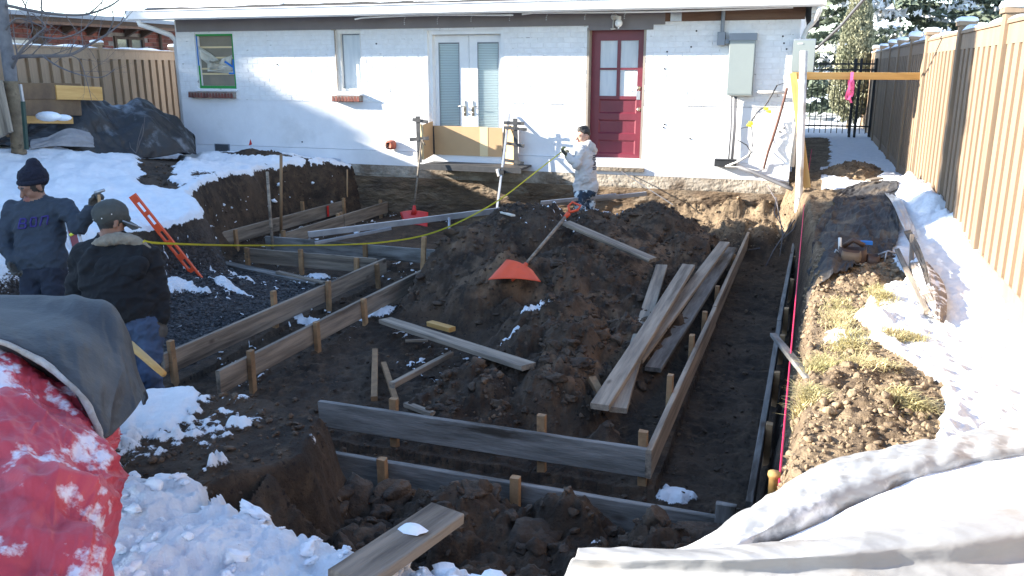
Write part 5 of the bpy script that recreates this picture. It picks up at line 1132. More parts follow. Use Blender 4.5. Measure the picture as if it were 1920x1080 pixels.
# ---------------------------------------------------------------- cloths
def crsurf(net, nu, nv):
    A = np.array([[tuple(p) for p in row] for row in net])
    def cr(P, n, axis):
        P = np.moveaxis(P, axis, 0); m = len(P); t = np.linspace(0, m-1, n); i = np.minimum(t.astype(int), m-2); f = (t-i)[:, None, None]
        g = lambda k: P[np.clip(k, 0, m-1)]
        p0, p1, p2, p3 = g(i-1), g(i), g(i+1), g(i+2)
        p0 = np.where((i == 0)[:, None, None], 2*p1-p2, p0); p3 = np.where((i+2 > m-1)[:, None, None], 2*p2-p1, p3)
        r = .5*((2*p1)+(p2-p0)*f+(2*p0-5*p1+4*p2-p3)*f*f+(3*p1-p0-3*p2+p3)*f**3); return np.moveaxis(r, 0, axis)
    return cr(cr(A, nv, 0), nu, 1)
def cloth(name, net, mt, nu=160, nv=120, folds=(), label=None, cat=None, parent=None, thick=.006, edge=0., micro=.004, seed=1, uvscale=(1., 1.), crumple=None):
    P = crsurf(net, nu, nv); du = np.gradient(P, axis=1); dv = np.gradient(P, axis=0); N_ = np.cross(du, dv); N_ /= np.linalg.norm(N_, axis=2)[..., None]+1e-9
    if N_[..., 2].mean() < 0: N_ = -N_
    U, V_ = np.meshgrid(np.linspace(0, uvscale[0], nu), np.linspace(0, uvscale[1], nv)); D = np.zeros_like(U)
    for (amp, fu, fv, sk, sd, sharp) in folds:
        q = fbm(U*fu+V_*sk, V_*fv-U*sk*.3, 1., 4, seed+sd); D += amp*((1-np.abs(q)*2.2)**sharp if sharp > 0 else q)*(1)
    D += micro*fbm(U, V_, 22, 3, seed+50)
    if crumple:
        R_ = np.random.default_rng(seed+7); am, fr, nw = crumple
        for k in range(nw):
            dr = R_.normal(size=3); dr[2] *= .6; dr /= np.linalg.norm(dr); fk = fr*2**(k*3./nw)*R_.uniform(.8, 1.2); ph = P@dr*fk+.5*fbm(P[..., 0]*1.7+k, P[..., 1]*1.7-P[..., 2], fr*.35, 2, seed+k)+R_.uniform()
            tri = np.abs(ph-np.floor(ph)-.5)*4-1; mask = sstep(-.25, .25, fbm(P[..., 0]+k*3, P[..., 1]-P[..., 2]*.7, fr*.45, 2, seed+70+k)); D += am*fr/fk*tri*mask
    P = P+N_*D[..., None]
    F = (np.arange(nv-1)[:, None]*nu+np.arange(nu-1)[None])[..., None]+np.array([0, 1, nu+1, nu]); F = F.reshape(-1, 4); V = P.reshape(-1, 3)
    fn = np.cross(V[F[0, 1]]-V[F[0, 0]], V[F[0, 3]]-V[F[0, 0]])
    if np.dot(fn, N_[0, 0]) < 0: F = F[:, ::-1]
    V2 = V-N_.reshape(-1, 3)*thick; n = len(V); F2 = F[:, ::-1]+n
    r = np.concatenate([np.arange(nu), np.arange(1, nv)*nu+nu-1, (nv-1)*nu+np.arange(nu-2, -1, -1), np.arange(nv-2, 0, -1)*nu]); r2 = np.roll(r, -1)
    E_ = np.stack([r, r2, r2+n, r+n], 1)
    o = link(name, npmesh(name, np.concatenate([V, V2]), np.concatenate([F, F2, E_])), mt, parent)
    if label: tag(o, label, cat)
    return o
D3 = lambda rows: [[atd(*p) for p in row] for row in rows]
Z3 = lambda rows: [[onz(*p) for p in row] for row in rows]
M['blanket'] = mat('charcoal_insulating_blanket', (.040, .041, .044), (.020, .021, .023), 2.2, .62, .35, 60, c3=(.10, .09, .08), s3=1.6, t3=(.55, .85), stretch=(1, 1, 1.5), bdist=.006)
M['redtarp'] = mat('red_tarp_frosted', (.52, .055, .075), (.36, .03, .05), 3, .5, .6, 18, c3=(.72, .64, .68), s3=6.5, t3=(.555, .625), bdist=.012, detail=9)
M['tarpblk'] = mat('black_tarp', (.012, .014, .017), (.024, .026, .030), 3, .55, .4, 30, c3=(.26, .30, .35), s3=2.4, t3=(.56, .78), bdist=.01, detail=9)
M['silver'] = mat('silver_tarp', (.31, .315, .32), (.23, .235, .24), 3, .35, .3, 12, c3=(.60, .60, .60), s3=5, t3=(.5, .62), bdist=.015)
M['silverlt'] = mat('white_tarp_underside', (.33, .33, .33), (.26, .26, .26), 3, .4, .3, 10, c3=(.24, .21, .18), s3=2.5, t3=(.55, .70), bdist=.012)
M['greyfelt'] = mat('grey_felt', (.30, .30, .31), (.22, .22, .23), 5, .9, .3, 40)
M['fabric'] = mat('black_geotextile', (.022, .022, .025), (.045, .044, .046), 4, .85, .7, 30, c3=(.13, .10, .07), s3=2.2, t3=(.48, .66), bdist=.02, detail=9)
M['clear'] = mat('clear_plastic_film', (.5, .54, .6), (.4, .44, .5), 8, .3, .4, 20, trans=.35)
net = D3([[(-150,640,4.6),(60,640,4.6),(170,640,4.5),(235,690,4.3),(268,760,4.0)],
          [(-150,552,4.05),(50,553,4.05),(160,560,4.0),(214,602,3.9),(266,738,3.62)],
          [(-150,572,3.7),(40,580,3.7),(135,612,3.65),(205,668,3.6),(262,752,3.5)],
          [(-150,598,3.4),(20,612,3.4),(115,650,3.35),(185,715,3.32),(235,790,3.3)],
          [(-150,622,3.2),(0,636,3.2),(95,682,3.18),(165,748,3.12),(200,822,3.08)],
          [(-150,640,3.3),(0,656,3.3),(92,700,3.3),(160,764,3.25),(197,815,3.25)]])
cloth('dark_blanket', net, M['blanket'], 240, 170, [(.025, 2.2, .8, 1.0, 1, 0), (.022, 2.0, .5, -1.2, 5, 2), (.006, 5, 2.5, 2., 9, 0)], 'charcoal grey insulating blanket draped over the pile at the near left', 'blanket', seed=20, micro=.002, thick=.012, crumple=(.012, 1.0, 4))
# frayed pale hem of the blanket
hem = crsurf([net[4]], 60, 1)[0] if False else None
row = net[4]; pts = []
for i in range(len(row)-1):
    for k in range(12):
        t_ = k/12; p0 = row[max(i-1, 0)]; p1 = row[i]; p2 = row[i+1]; p3 = row[min(i+2, len(row)-1)]
        pts.append(.5*((2*p1)+(p2-p0)*t_+(2*p0-5*p1+4*p2-p3)*t_*t_+(3*p1-p0-3*p2+p3)*t_**3)+Vector((0, -.015, -.005+.003*math.sin(k*.6+i))))
mb = MB(); mb.tube(pts, [.0125+.002*math.sin(k*.35)+random.uniform(-.001, .001) for k in range(len(pts))], 7); o = mb.build('blanket_hem', mat('frosted_felt_hem', (.30, .26, .22), (.46, .44, .42), 14, .95, .8, 50), None, True); bl = bpy.data.objects['dark_blanket']; o.parent = bl
netr = D3([[(-150,600,3.6),(0,630,3.6),(90,672,3.55),(165,735,3.5),(215,800,3.45),(225,815,3.6)],
          [(-150,640,3.22),(0,655,3.24),(60,690,3.25),(150,765,3.16),(196,828,3.06),(214,832,3.3)],
          [(-150,710,3.0),(10,725,2.98),(85,775,2.95),(155,822,2.93),(203,862,2.92),(212,880,3.2)],
          [(-150,800,2.75),(10,815,2.74),(95,850,2.74),(160,885,2.76),(200,905,2.82),(205,915,3.1)],
          [(-150,930,2.48),(20,940,2.47),(105,960,2.48),(160,975,2.52),(186,1000,2.6),(186,1010,2.9)],
          [(-150,1180,2.12),(30,1180,2.12),(100,1180,2.15),(145,1180,2.2),(168,1180,2.3),(170,1190,2.6)]])
cloth('red_tarp', netr, M['redtarp'], 260, 220, [(.03, 2.6, 1.8, .5, 1, 0), (.022, 1.8, 1.6, 1.6, 5, 2), (.008, 6, 5, 1., 9, 2)], 'frosted red tarp covering the pile at the lower left corner', 'tarp', seed=30, micro=.002, crumple=(.016, 3.0, 10))
nets = Z3([[(1160,1060,-.34),(1292,1036,-.32),(1420,964,-.28),(1550,888,-.22),(1752,838,-.14),(2050,800,-.08)],
           [(1150,1052,-.16),(1286,1026,-.12),(1416,944,-.07),(1548,869,-.03),(1750,824,.0),(2060,786,.03)],
           [(1160,1062,-.03),(1316,1044,.03),(1440,980,.05),(1580,914,.06),(1770,860,.07),(2070,820,.09)],
           [(1150,1064,-.05),(1345,1052,-.02),(1490,1010,-.03),(1640,955,-.02),(1800,890,.0),(2080,850,.03)]])
cloth('silver_tarp', nets, M['silver'], 260, 120, [(.008, 3, 2, .8, 1, 0)], 'grey wrinkled tarp edge hanging over the near right bank of the pit', 'tarp', seed=41, micro=.001, crumple=(.008, 4.0, 12))
nets = Z3([[(1330,1050,-.0),(1480,1008,.0),(1640,935,.02),(1780,880,.03),(2100,800,.06)],
           [(1310,1080,.04),(1500,1020,.05),(1680,960,.06),(1840,905,.07),(2120,850,.1)],
           [(1290,1120,.04),(1500,1060,.06),(1700,1010,.08),(1880,960,.09),(2150,900,.12)]])
M['snowsheet'] = M['snow']
cloth('tarp_snow', nets, M['snow'], 120, 60, [(.02, 2, 2, .8, 1, 0), (.008, 7, 5, 1.2, 5, 0)], 'smooth sunlit snow lying on the tarp at the lower right', 'snow', seed=43, micro=.002)
nets = Z3([[(1098,1040,-.14),(1290,1046,-.10),(1480,1036,-.04),(1680,1002,.0),(1850,976,.03),(2100,930,.05)],
           [(1085,1028,-.02),(1288,1026,.06),(1480,1014,.11),(1690,984,.14),(1860,956,.16),(2120,900,.18)],
           [(1078,1044,.02),(1300,1046,.12),(1500,1040,.16),(1700,1020,.18),(1880,1000,.2),(2140,950,.2)],
           [(1060,1070,-.04),(1300,1080,.06),(1500,1080,.10),(1700,1068,.12),(1880,1056,.13),(2140,1020,.14)],
           [(1040,1120,-.06),(1280,1130,.08),(1500,1140,.12),(1700,1130,.13),(1880,1120,.13),(2140,1090,.14)],
           [(1020,1230,-.1),(1280,1230,.04),(1500,1240,.08),(1700,1240,.1),(1880,1230,.1),(2140,1200,.1)]])
cloth('silver_tarp', nets, M['silverlt'], 280, 160, [(.010, 3, 2, .8, 1, 0)], 'rolled over pale tarp fold running across the bottom right corner', 'tarp', seed=47, micro=.001, crumple=(.005, 2.5, 9))
# black tarp heap at the left back
TB = 12.1
nb_ = lambda rows: [[ony(u, v, float(np.interp(u, [-60, 40, 365], [8.5, 9.3, 12.1]))+dy) for (u, v, dy) in row] for row in rows]
netb = nb_([[(20,255,.9),(100,262,.9),(170,262,.9),(230,265,.9),(290,270,.8),(330,285,.6),(368,300,.4)],
            [(30,246,.4),(110,205,.4),(158,184,.45),(215,200,.45),(262,190,.45),(318,224,.4),(358,258,.2)],
            [(48,258,.0),(110,222,-.05),(152,190,.0),(222,214,.0),(268,196,.0),(330,236,-.05),(362,272,-.05)],
            [(56,268,-.3),(118,250,-.3),(165,236,-.3),(220,248,-.35),(280,238,-.4),(335,262,-.35),(365,288,-.3)],
            [(40,280,-.5),(110,284,-.5),(170,284,-.55),(215,294,-.6),(280,296,-.6),(335,290,-.5),(368,292,-.4)]])
cloth('black_tarp', netb, M['tarpblk'], 240, 120, [(.06, 4.5, 1.4, 1.2, 1, 0), (.05, 3.5, 1.2, -1.4, 5, 2), (.012, 11, 6, 2., 9, 0)], 'frosted black tarp heaped over a pile beside the left fence and house corner', 'tarp', seed=60, micro=.003, crumple=(.03, 1.3, 8))
netf = nb_([[(58,262,-.42),(90,254,-.48),(130,240,-.52),(168,246,-.55)], [(56,272,-.55),(95,262,-.62),(135,256,-.66),(176,262,-.66)], [(58,282,-.62),(100,274,-.72),(140,274,-.74),(178,276,-.7)]])
cloth('grey_felt', netf, M['greyfelt'], 60, 40, [(.04, 2, 3, 1, 1, 0)], 'fold of pale grey felt peeping out under the black tarp heap', 'felt', seed=70)
mb = MB(); 
ds = thing('dry_weed', 'dry branching weed stalks standing before the black tarp heap', 'weed', ony(255, 285, 10.35))
for k, (u1, v1) in enumerate(((243, 266), (268, 232), (262, 262), (272, 215))): p = ony(255, 287, 10.35); q_ = ony(u1, v1, 10.4); mb = MB(); mb.tube([p, p.lerp(q_, .5)+Vector((.03*(k-1.5), 0, 0)), q_], [.008, .006, .003], 5); mb.build('stalk', M['twig'], ds)
cloth('low_black_sheet', nb_([[(-60,262,.2),(0,250,.2),(60,250,.2)], [(-60,275,-.3),(0,272,-.3),(62,274,-.3)]]), M['tarpblk'], 60, 30, [(.05, 3, 2, 1, 1, 0)], 'low black sheet on the snow behind the bare tree trunk', 'tarp', seed=72)
# raised planter boards and post before the left fence
pb = thing('planter_box', 'raised planter of old and new boards between bare tree and left fence', 'planter', ony(120, 200, 9.4))
for nm, u0, v0, u1, v1, w_, y, mt in (('planter_board', 36, 171, 150, 171, .22, .0, 'plywood'), ('planter_board', 104, 173, 190, 176, .20, -.06, 'woodnew'), ('planter_board', 36, 198, 150, 200, .26, -.03, 'plywood'), ('planter_board', 48, 224, 135, 226, .10, -.08, 'woodnew')):
    yl = lambda u: float(np.interp(u, [0, 35, 190], [8.6, 8.75, 10.5]))+y; board(nm, ony(u0, v0, yl(u0)), ony(u1, v1, yl(u1)), Z, w_, .04, mt, pb, seg=4)
c = ony(90, 214, 8.95); mb = MB(); mb.ball((c.x, c.y, c.z-.03), .16, 16, sc=(1.25, .7, .42)); mb.ball((c.x+.15, c.y+.1, c.z-.05), .11, 14, sc=(1.2, .7, .4)); mb.build('snow_drift', M['snow'], pb, True)
lw = thing('leaning_board', 'tan plywood sheet leaning at the picture edge behind the bare tree', 'board', ony(0, 220, 8.5)); board('sheet', ony(-14, 160, 8.3), ony(6, 255, 8.1), (1, 0, 0), .32, .03, 'wood', lw, seg=3)
tp_ = thing('steel_fence_post', 'green and silver steel post upright beside the wrapped trunk', 'fence post', ony(48, 270, 8.3)); 
board('upper', ony(38, 158, 8.3), ony(43, 190, 8.3), (1, 0, 0), .035, .03, 'galv', tp_, seg=2, bend=0); board('lower', ony(43, 190, 8.3), ony(50, 280, 8.3), (1, 0, 0), .045, .04, mat('dark_green_paint', (.02, .05, .04), None, rough=.5), tp_, seg=2, bend=0)
# plastic film hanging from the foundation
netp = [[ony(622, 296, 12.9), ony(638, 298, 12.9)], [ony(626, 312, 12.85), ony(640, 310, 12.8)], [ony(628, 326, 12.8), ony(637, 322, 12.7)], [ony(612, 340, 12.7), ony(626, 336, 12.6)], [ony(598, 348, 12.65), ony(608, 350, 12.55)]]
cloth('plastic_film', netp, M['clear'], 20, 50, [(.02, 2, 3, 1, 1, 0)], 'crumpled clear plastic film hanging from the foundation at the left corner of the dig', 'plastic film', seed=80)
o = board('bank_board', ony(560, 305, 12.6), ony(622, 345, 12.55), Z, .16, .03, 'woodgrey', seg=3); tag(o, 'slanting grey board edge at the foundation left of the hanging film', 'board')
# ---------------------------------------------------------------- right bank: fabric, silt fence, tool bag
def hz(u, v, z): p = onz(u, v, z); return Vector((p.x, p.y, H(p.x, p.y)))
def netg(rows, lift): 
    out = []
    for row in rows:
        r_ = []
        for (u, v, l) in row: p = onz(u, v, -.17); r_.append(Vector((p.x, p.y, H(p.x, p.y)+l+lift)))
        out.append(r_)
    return out
nf = netg([[(1545,405,.0),(1570,392,.04),(1610,385,.06),(1650,385,.02),(1672,392,.0)], [(1528,440,-.04),(1560,425,.05),(1608,415,.10),(1650,420,.06),(1680,430,.0)], [(1522,475,-.06),(1560,460,.06),(1605,450,.10),(1650,452,.05),(1682,462,.0)], [(1520,505,-.10),(1552,495,.0),(1600,488,.02),(1640,480,.03),(1672,480,.0)], [(1520,550,-.12),(1548,540,-.01),(1590,520,.0),(1630,505,.0),(1668,492,.0)]], .025)
cloth('black_fabric', nf, M['fabric'], 150, 150, [(.05, 3, 2.4, 2, 1, 0), (.03, 4, 3, -2, 5, 2), (.018, 9, 8, 3, 9, 2)], 'rumpled black landscape fabric on the right bank behind the tool bag', 'fabric', seed=90, crumple=(.015, 3, 8))
nf = netg([[(1568,376,.0),(1600,366,.05),(1640,364,.05),(1672,372,.0)], [(1560,384,.0),(1602,376,.08),(1645,374,.08),(1680,382,.0)], [(1566,390,.0),(1605,388,.05),(1645,386,.05),(1678,390,.0)]], .03)
cloth('black_fabric', nf, M['fabric'], 80, 50, [(.04, 3, 2, 1, 1, 0), (.02, 6, 5, 2, 5, 2)], 'rolled lump of black fabric below the dirt pile at the alley mouth', 'fabric', seed=95)
def strip(rows, lab, cat, mt, nm, seed, **k): return cloth(nm, netg(rows, .02), M[mt], 24, 90, k.get('folds', [(.015, 2, 6, 1, 1, 0)]), lab, cat, seed=seed, thick=.01)
strip([[(1656,388,.05),(1664,386,.05)], [(1668,420,.08),(1682,418,.06)], [(1688,458,.10),(1706,452,.06)], [(1708,480,.06),(1718,474,.04)]], 'grey rolled silt fabric strip curving along the snow edge', 'silt fence', 'clear', 'silt_strip', 100)
strip([[(1690,474,.12),(1702,474,.14)], [(1705,510,.10),(1716,510,.13)], [(1722,555,.08),(1732,555,.1)], [(1738,596,.02),(1746,596,.04)]], 'brown twisted silt fence fabric lying beside its wooden stake', 'silt fence', 'fabric', 'silt_strip', 101)
cloth('dirty_sheet', Z3([[(1704,482,-.03),(1722,484,-.01),(1738,492,-.03)], [(1714,520,-.02),(1742,524,.0),(1768,530,-.04)], [(1730,560,-.03),(1755,566,-.02),(1776,574,-.05)], [(1744,592,-.05),(1760,598,-.05),(1772,604,-.07)]]), mat('muddy_sheet', (.20, .155, .12), (.30, .25, .21), 6, .85, .6, 20, c3=(.8, .8, .82), s3=5, t3=(.50, .56)), 50, 60, [(.012, 3, 3, 1, 1, 0), (.008, 8, 8, 1, 3, 0)], 'muddy brown sheet half covered by snow right of the silt fence', 'sheet', seed=103)
p0 = hz(1682, 478, -.1)+Z*.10; p1 = hz(1735, 600, -.1)+Z*.04; o = board('silt_stake', p0, p1, (1, .2, .3), .04, .03, 'wood', seg=4); tag(o, 'pale wooden silt fence stake lying along the grass edge', 'stake')
o = board('silt_stake', hz(1706, 474, -.1)+Z*.13, hz(1707, 520, -.1)+Z*.03, (1, 0, 0), .035, .03, 'wood', seg=3); tag(o, 'short pale stake end where the silt fence strips meet', 'stake')
B = hz(1600, 497, -.15); tb = thing('tool_bag', 'brown leather tool pouch holding tools, lying on black fabric on the right bank', 'tool bag', B)
M['leather'] = mat('brown_leather', (.095, .050, .032), (.055, .03, .02), 8, .55, .4, 30); M['tanleather'] = mat('tan_leather', (.22, .145, .085), (.16, .10, .06), 8, .6)
def pouch(name, cx, w_, d_, h_, mt, z0=0., open_=True, n=18):
    mb = MB(); V = []; F = []
    prof = [(0, .86), (.25, 1.0), (.6, 1.02), (1., .93)]+([(.97, .84), (.5, .8)] if open_ else [])
    for (zz, s) in prof:
        for k in range(n): an = 2*math.pi*k/n; V.append((B.x+cx+w_/2*s*math.copysign(abs(math.cos(an))**.6, math.cos(an)), B.y+d_/2*s*math.copysign(abs(math.sin(an))**.6, math.sin(an)), B.z+z0+h_*zz*(1+.06*math.sin(an*2+1))))
    for i in range(len(prof)-1):
        for k in range(n): F.append((i*n+k, i*n+(k+1) % n, (i+1)*n+(k+1) % n, (i+1)*n+k))
    F.append(tuple(range(n-1, -1, -1))); F.append(tuple((len(prof)-1)*n+k for k in range(n))); mb.add(V, F); return mb.build(name, M[mt], tb, True)
pouch('main_pouch', -.02, .24, .17, .17, 'leather'); pouch('front_pocket', -.03, .16, .05, .10, 'tanleather', .05).location += Vector((0, -.085, 0)); pouch('side_pouch', .15, .11, .13, .12, 'leather')
mb = MB(); mb.tube([B+Vector((-.13, -.02, .02)), B+Vector((-.17, -.04, .08)), B+Vector((-.15, -.05, .15)), B+Vector((-.12, -.04, .12)), B+Vector((-.13, -.05, .04))], .010, 7); mb.build('hammer_loop', M['galv'], tb, True)
mb = MB(); mb.tube([B+Vector((-.12, -.02, .12)), B+Vector((-.13, -.02, .25))], .014, 8); mb.build('chisel', M['pvc'], tb, True)
mb = MB(); mb.tube([B+Vector((-.09, .03, .17)), B+Vector((-.02, .0, .235)), B+Vector((.07, .0, .19))], .022, 8); mb.build('leather_flap', M['leather'], tb, True)
mb = MB(); mb.bbox((B.x+.04, B.y+.05, B.z+.19), (B.x+.14, B.y+.09, B.z+.22)); mb.build('blue_grip', M['blue'], tb)
mb = MB(); mb.tube([B+Vector((.19, 0, .12)), B+Vector((.26, -.01, .16)), B+Vector((.32, 0, .14))], .009, 7); mb.tube([B+Vector((.25, -.01, .16)), B+Vector((.24, -.03, .06))], .008, 7); mb.build('pliers', M['galv'], tb, True)
mb = MB(); mb.tube([B+Vector((.28, 0, .03)), B+Vector((.34, -.01, .07)), B+Vector((.38, 0, .04))], .011, 7); mb.build('buckle', M['galv'], tb, True)
# roots and twigs in the far right corner
for k, pts in enumerate(([(1455,370),(1460,400),(1468,440),(1462,480)], [(1490,412),(1470,440),(1450,470),(1428,515)], [(1440,350),(1455,375),(1452,400),(1470,430)], [(1500,400),(1488,430),(1465,450)], [(1380,480),(1400,470),(1425,465)])):
    mb = MB(); mb.tube([ony(u, v, 11.9-.25*i) for i, (u, v) in enumerate(pts)], [.010, .009, .007, .005][:len(pts)], 6); tag(mb.build('root', M['twig'], None, True), ('pale dangling root against the sunlit soil below the house corner', 'long thin stick slanting down into the far right trench', 'crooked root hanging from the sunlit bank left of the white post', 'short root crossing the foot of the white post', 'twig caught on the top of the far form board')[k], 'root')
# pick handle beside the nearer worker
a = atd(243, 645, 4.65); b = atd(292, 688, 4.5); mb = MB(); mb.tube([a, b, b+(b-a)*.3], [.022, .019, .017], 10); tag(mb.build('pickaxe', M['woodnew'], None, True), 'pickaxe of which only the light wooden handle shows beside the nearer worker', 'pickaxe')
# ---------------------------------------------------------------- people: one continuous surface each (surface nets over blended tapered limbs)
def surface_nets(F, org, h):
    nx, ny, nz = F.shape; ins = F < 0
    cnt = np.zeros((nx-1, ny-1, nz-1), np.float32); acc = np.zeros((nx-1, ny-1, nz-1, 3), np.float32)
    sl = lambda o: tuple(slice(o[a], F.shape[a]-1+o[a]) for a in range(3))
    for ax in range(3):
        for p in ((0, 0), (0, 1), (1, 0), (1, 1)):
            o0 = [0, 0, 0]; oth = [a for a in range(3) if a != ax]; o0[oth[0]], o0[oth[1]] = p; o1 = list(o0); o1[ax] = 1
            a, b = F[sl(o0)], F[sl(o1)]; m = (a < 0) != (b < 0); t = np.where(m, a/(a-b+1e-12), 0)
            cnt += m
            for c in range(3): acc[..., c] += m*(o0[c] if c != ax else t)
    act = cnt > 0; idx = -np.ones(act.shape, np.int64); ii = np.argwhere(act); idx[act] = np.arange(len(ii))
    V = (ii+acc[act]/cnt[act][:, None])*h+org
    Q = []
    for ax in range(3):
        b_, c_ = (ax+1) % 3, (ax+2) % 3
        s0 = [slice(1, -1)]*3; s0[ax] = slice(0, -1); s1 = list(s0); s1[ax] = slice(1, None)
        a, b = F[tuple(s0)], F[tuple(s1)]; m = (a < 0) != (b < 0); P = np.argwhere(m)+np.array([0 if k == ax else 1 for k in range(3)]); fl = (a < 0)[m]
        def g(db, dc): q = P.copy(); q[:, b_] += db; q[:, c_] += dc; return idx[q[:, 0], q[:, 1], q[:, 2]]
        q = np.stack([g(-1, -1), g(0, -1), g(0, 0), g(-1, 0)], 1); q[~fl] = q[~fl][:, ::-1]; Q.append(q)
    Q = np.concatenate(Q); return V, Q[(Q >= 0).all(1)]
class Fig:
    def __init__(s): s.p = []
    def c(s, a, b, ra, rb, m, k=.02, flat=None): s.p.append((np.array(a, float), np.array(b, float), ra, rb, m, k, flat)); return s
    def e(s, c, r, m, k=.02): s.p.append((np.array(c, float), np.array(r, float), None, None, m, k, None)); return s
    def dist(s, pr, X):
        a, b, ra, rb, m, k, flat = pr
        if ra is None: q = (X-a)/b; l = np.linalg.norm(q, axis=-1); return (l-1)*b.min()*(.5+.5*np.minimum(l, 1)) if False else (l-1)*float(b.mean())
        if flat is not None: ax, f = np.array(flat[0], float), flat[1]; ax = ax/np.linalg.norm(ax); X = X+((X-a)@ax)[..., None]*ax*(f-1); b = b+((b-a)@ax)*ax*(f-1)
        d = b-a; t = np.clip(((X-a)@d)/max(d@d, 1e-9), 0, 1); return np.linalg.norm(X-a-t[..., None]*d, axis=-1)-(ra+(rb-ra)*t)
    def build(s, name, mats, h=.0075, wr=None, parent=None):
        lo = np.full(3, 9.); hi = np.full(3, -9.)
        bb = []
        for a, b, ra, rb, m, k, flat in s.p:
            if ra is None: l, u = a-b*1.1, a+b*1.1
            else: r = max(ra, rb); l, u = np.minimum(a, b)-r, np.maximum(a, b)+r
            bb.append((l, u)); lo = np.minimum(lo, l); hi = np.maximum(hi, u)
        lo -= .05; hi += .05; n = np.ceil((hi-lo)/h).astype(int)+1; F = np.full(n, .15, np.float32)
        ax = [lo[i]+h*np.arange(n[i]) for i in range(3)]
        for pr, (l, u) in zip(s.p, bb):
            k = pr[5]; i0 = np.maximum(((l-k*1.5-.02-lo)/h).astype(int), 0); i1 = np.minimum(((u+k*1.5+.02-lo)/h).astype(int)+1, n)
            G_ = np.stack(np.meshgrid(*[ax[i][i0[i]:i1[i]] for i in range(3)], indexing='ij'), -1); d = s.dist(pr, G_)
            S_ = tuple(slice(i0[i], i1[i]) for i in range(3)); f = F[S_]; hh = np.maximum(k-np.abs(f-d), 0)/k; F[S_] = np.minimum(f, d)-hh*hh*k*.25
        V, Q = surface_nets(F, lo, h)
        best = np.full(len(V), 9.); mi = np.zeros(len(V), int)
        for pr in s.p:
            d = s.dist(pr, V); w_ = d < best; best[w_] = d[w_]; mi[w_] = pr[4]
        me = npmesh(name, V, Q)
        if wr:   # cloth wrinkles: push vertices along normals
            N_ = np.zeros(len(V)*3, np.float32); me.vertices.foreach_get('normal', N_); N_ = N_.reshape(-1, 3)
            for mid, amp, fr in wr:
                w_ = mi == mid; x, y, z = V[w_].T
                f1 = fbm(x*2.2+y*1.3+z*.7, z*3.2-x*1.7, fr, 3, 7+mid); f2 = fbm(x*1.2-y*2.3-z*1.5, z*2.2+x*2.1, fr*.8, 3, 17+mid)
                V[w_] += N_[w_]*(amp*(1-np.abs(f1)*2.5)+amp*.7*(1-np.abs(f2)*2.5)-amp*.4)[:, None]
            me.vertices.foreach_set('co', V.astype(np.float32).ravel()); me.update()
        me.polygons.foreach_set('material_index', mi[Q[:, 0]].astype(np.int32))
        return link(name, me, [M[m] if isinstance(m, str) else m for m in mats], parent)
M['skin'] = mat('skin', (.26, .135, .09), (.21, .105, .07), 8, .55, .1, 60)
M['skin2'] = mat('skin_light', (.50, .30, .22), (.44, .25, .18), 8, .5, .1, 60)
M['lips'] = mat('lips', (.26, .10, .08), None, rough=.5)
M['hair'] = mat('black_hair', (.012, .010, .009), (.03, .025, .02), 30, .6, .5, 120)
M['sweat'] = mat('slate_blue_sweatshirt', (.036, .047, .066), (.026, .035, .050), 3, .95, .3, 120, bdist=.004)
M['jeans'] = mat('blue_denim', (.045, .075, .14), (.026, .042, .08), 3, .9, .3, 150, c3=(.13, .17, .24), s3=3, t3=(.55, .75), bdist=.003)
M['jeansdk'] = mat('dark_denim', (.016, .022, .040), (.011, .015, .027), 3, .9, .3, 150, bdist=.003)
M['jeansworn'] = mat('paint_spotted_denim', (.030, .05, .075), (.020, .032, .05), 5, .9, .3, 100, c3=(.50, .55, .56), s3=7, t3=(.50, .56))
M['coat'] = mat('black_jacket', (.0030, .0034, .0048), (.0050, .0056, .0075), 3, .9, .3, 90, bdist=.004)
M['glove'] = mat('grey_work_glove', (.085, .082, .075), (.055, .053, .05), 14, .9, .4, 90)
M['gloveg'] = mat('green_work_glove', (.20, .24, .08), (.05, .05, .04), 18, .8, .4, 90, contrast=(.42, .55))
M['hoodie'] = mat('pale_grey_hoodie', (.56, .53, .50), (.46, .43, .41), 3, .95, .3, 120, bdist=.004)
M['beanie'] = mat('navy_knit_beanie', (.004, .005, .014), (.008, .009, .022), 40, .95, .8, 90)
M['cap'] = mat('grey_green_cap', (.06, .064, .058), (.04, .043, .04), 10, .85, .4, 60)
M['boot'] = mat('brown_boot', (.05, .035, .025), None, rough=.7)
M['fleece'] = mat('cream_fleece_lining', (.26, .22, .17), (.18, .15, .115), 20, .95, .6, 80)
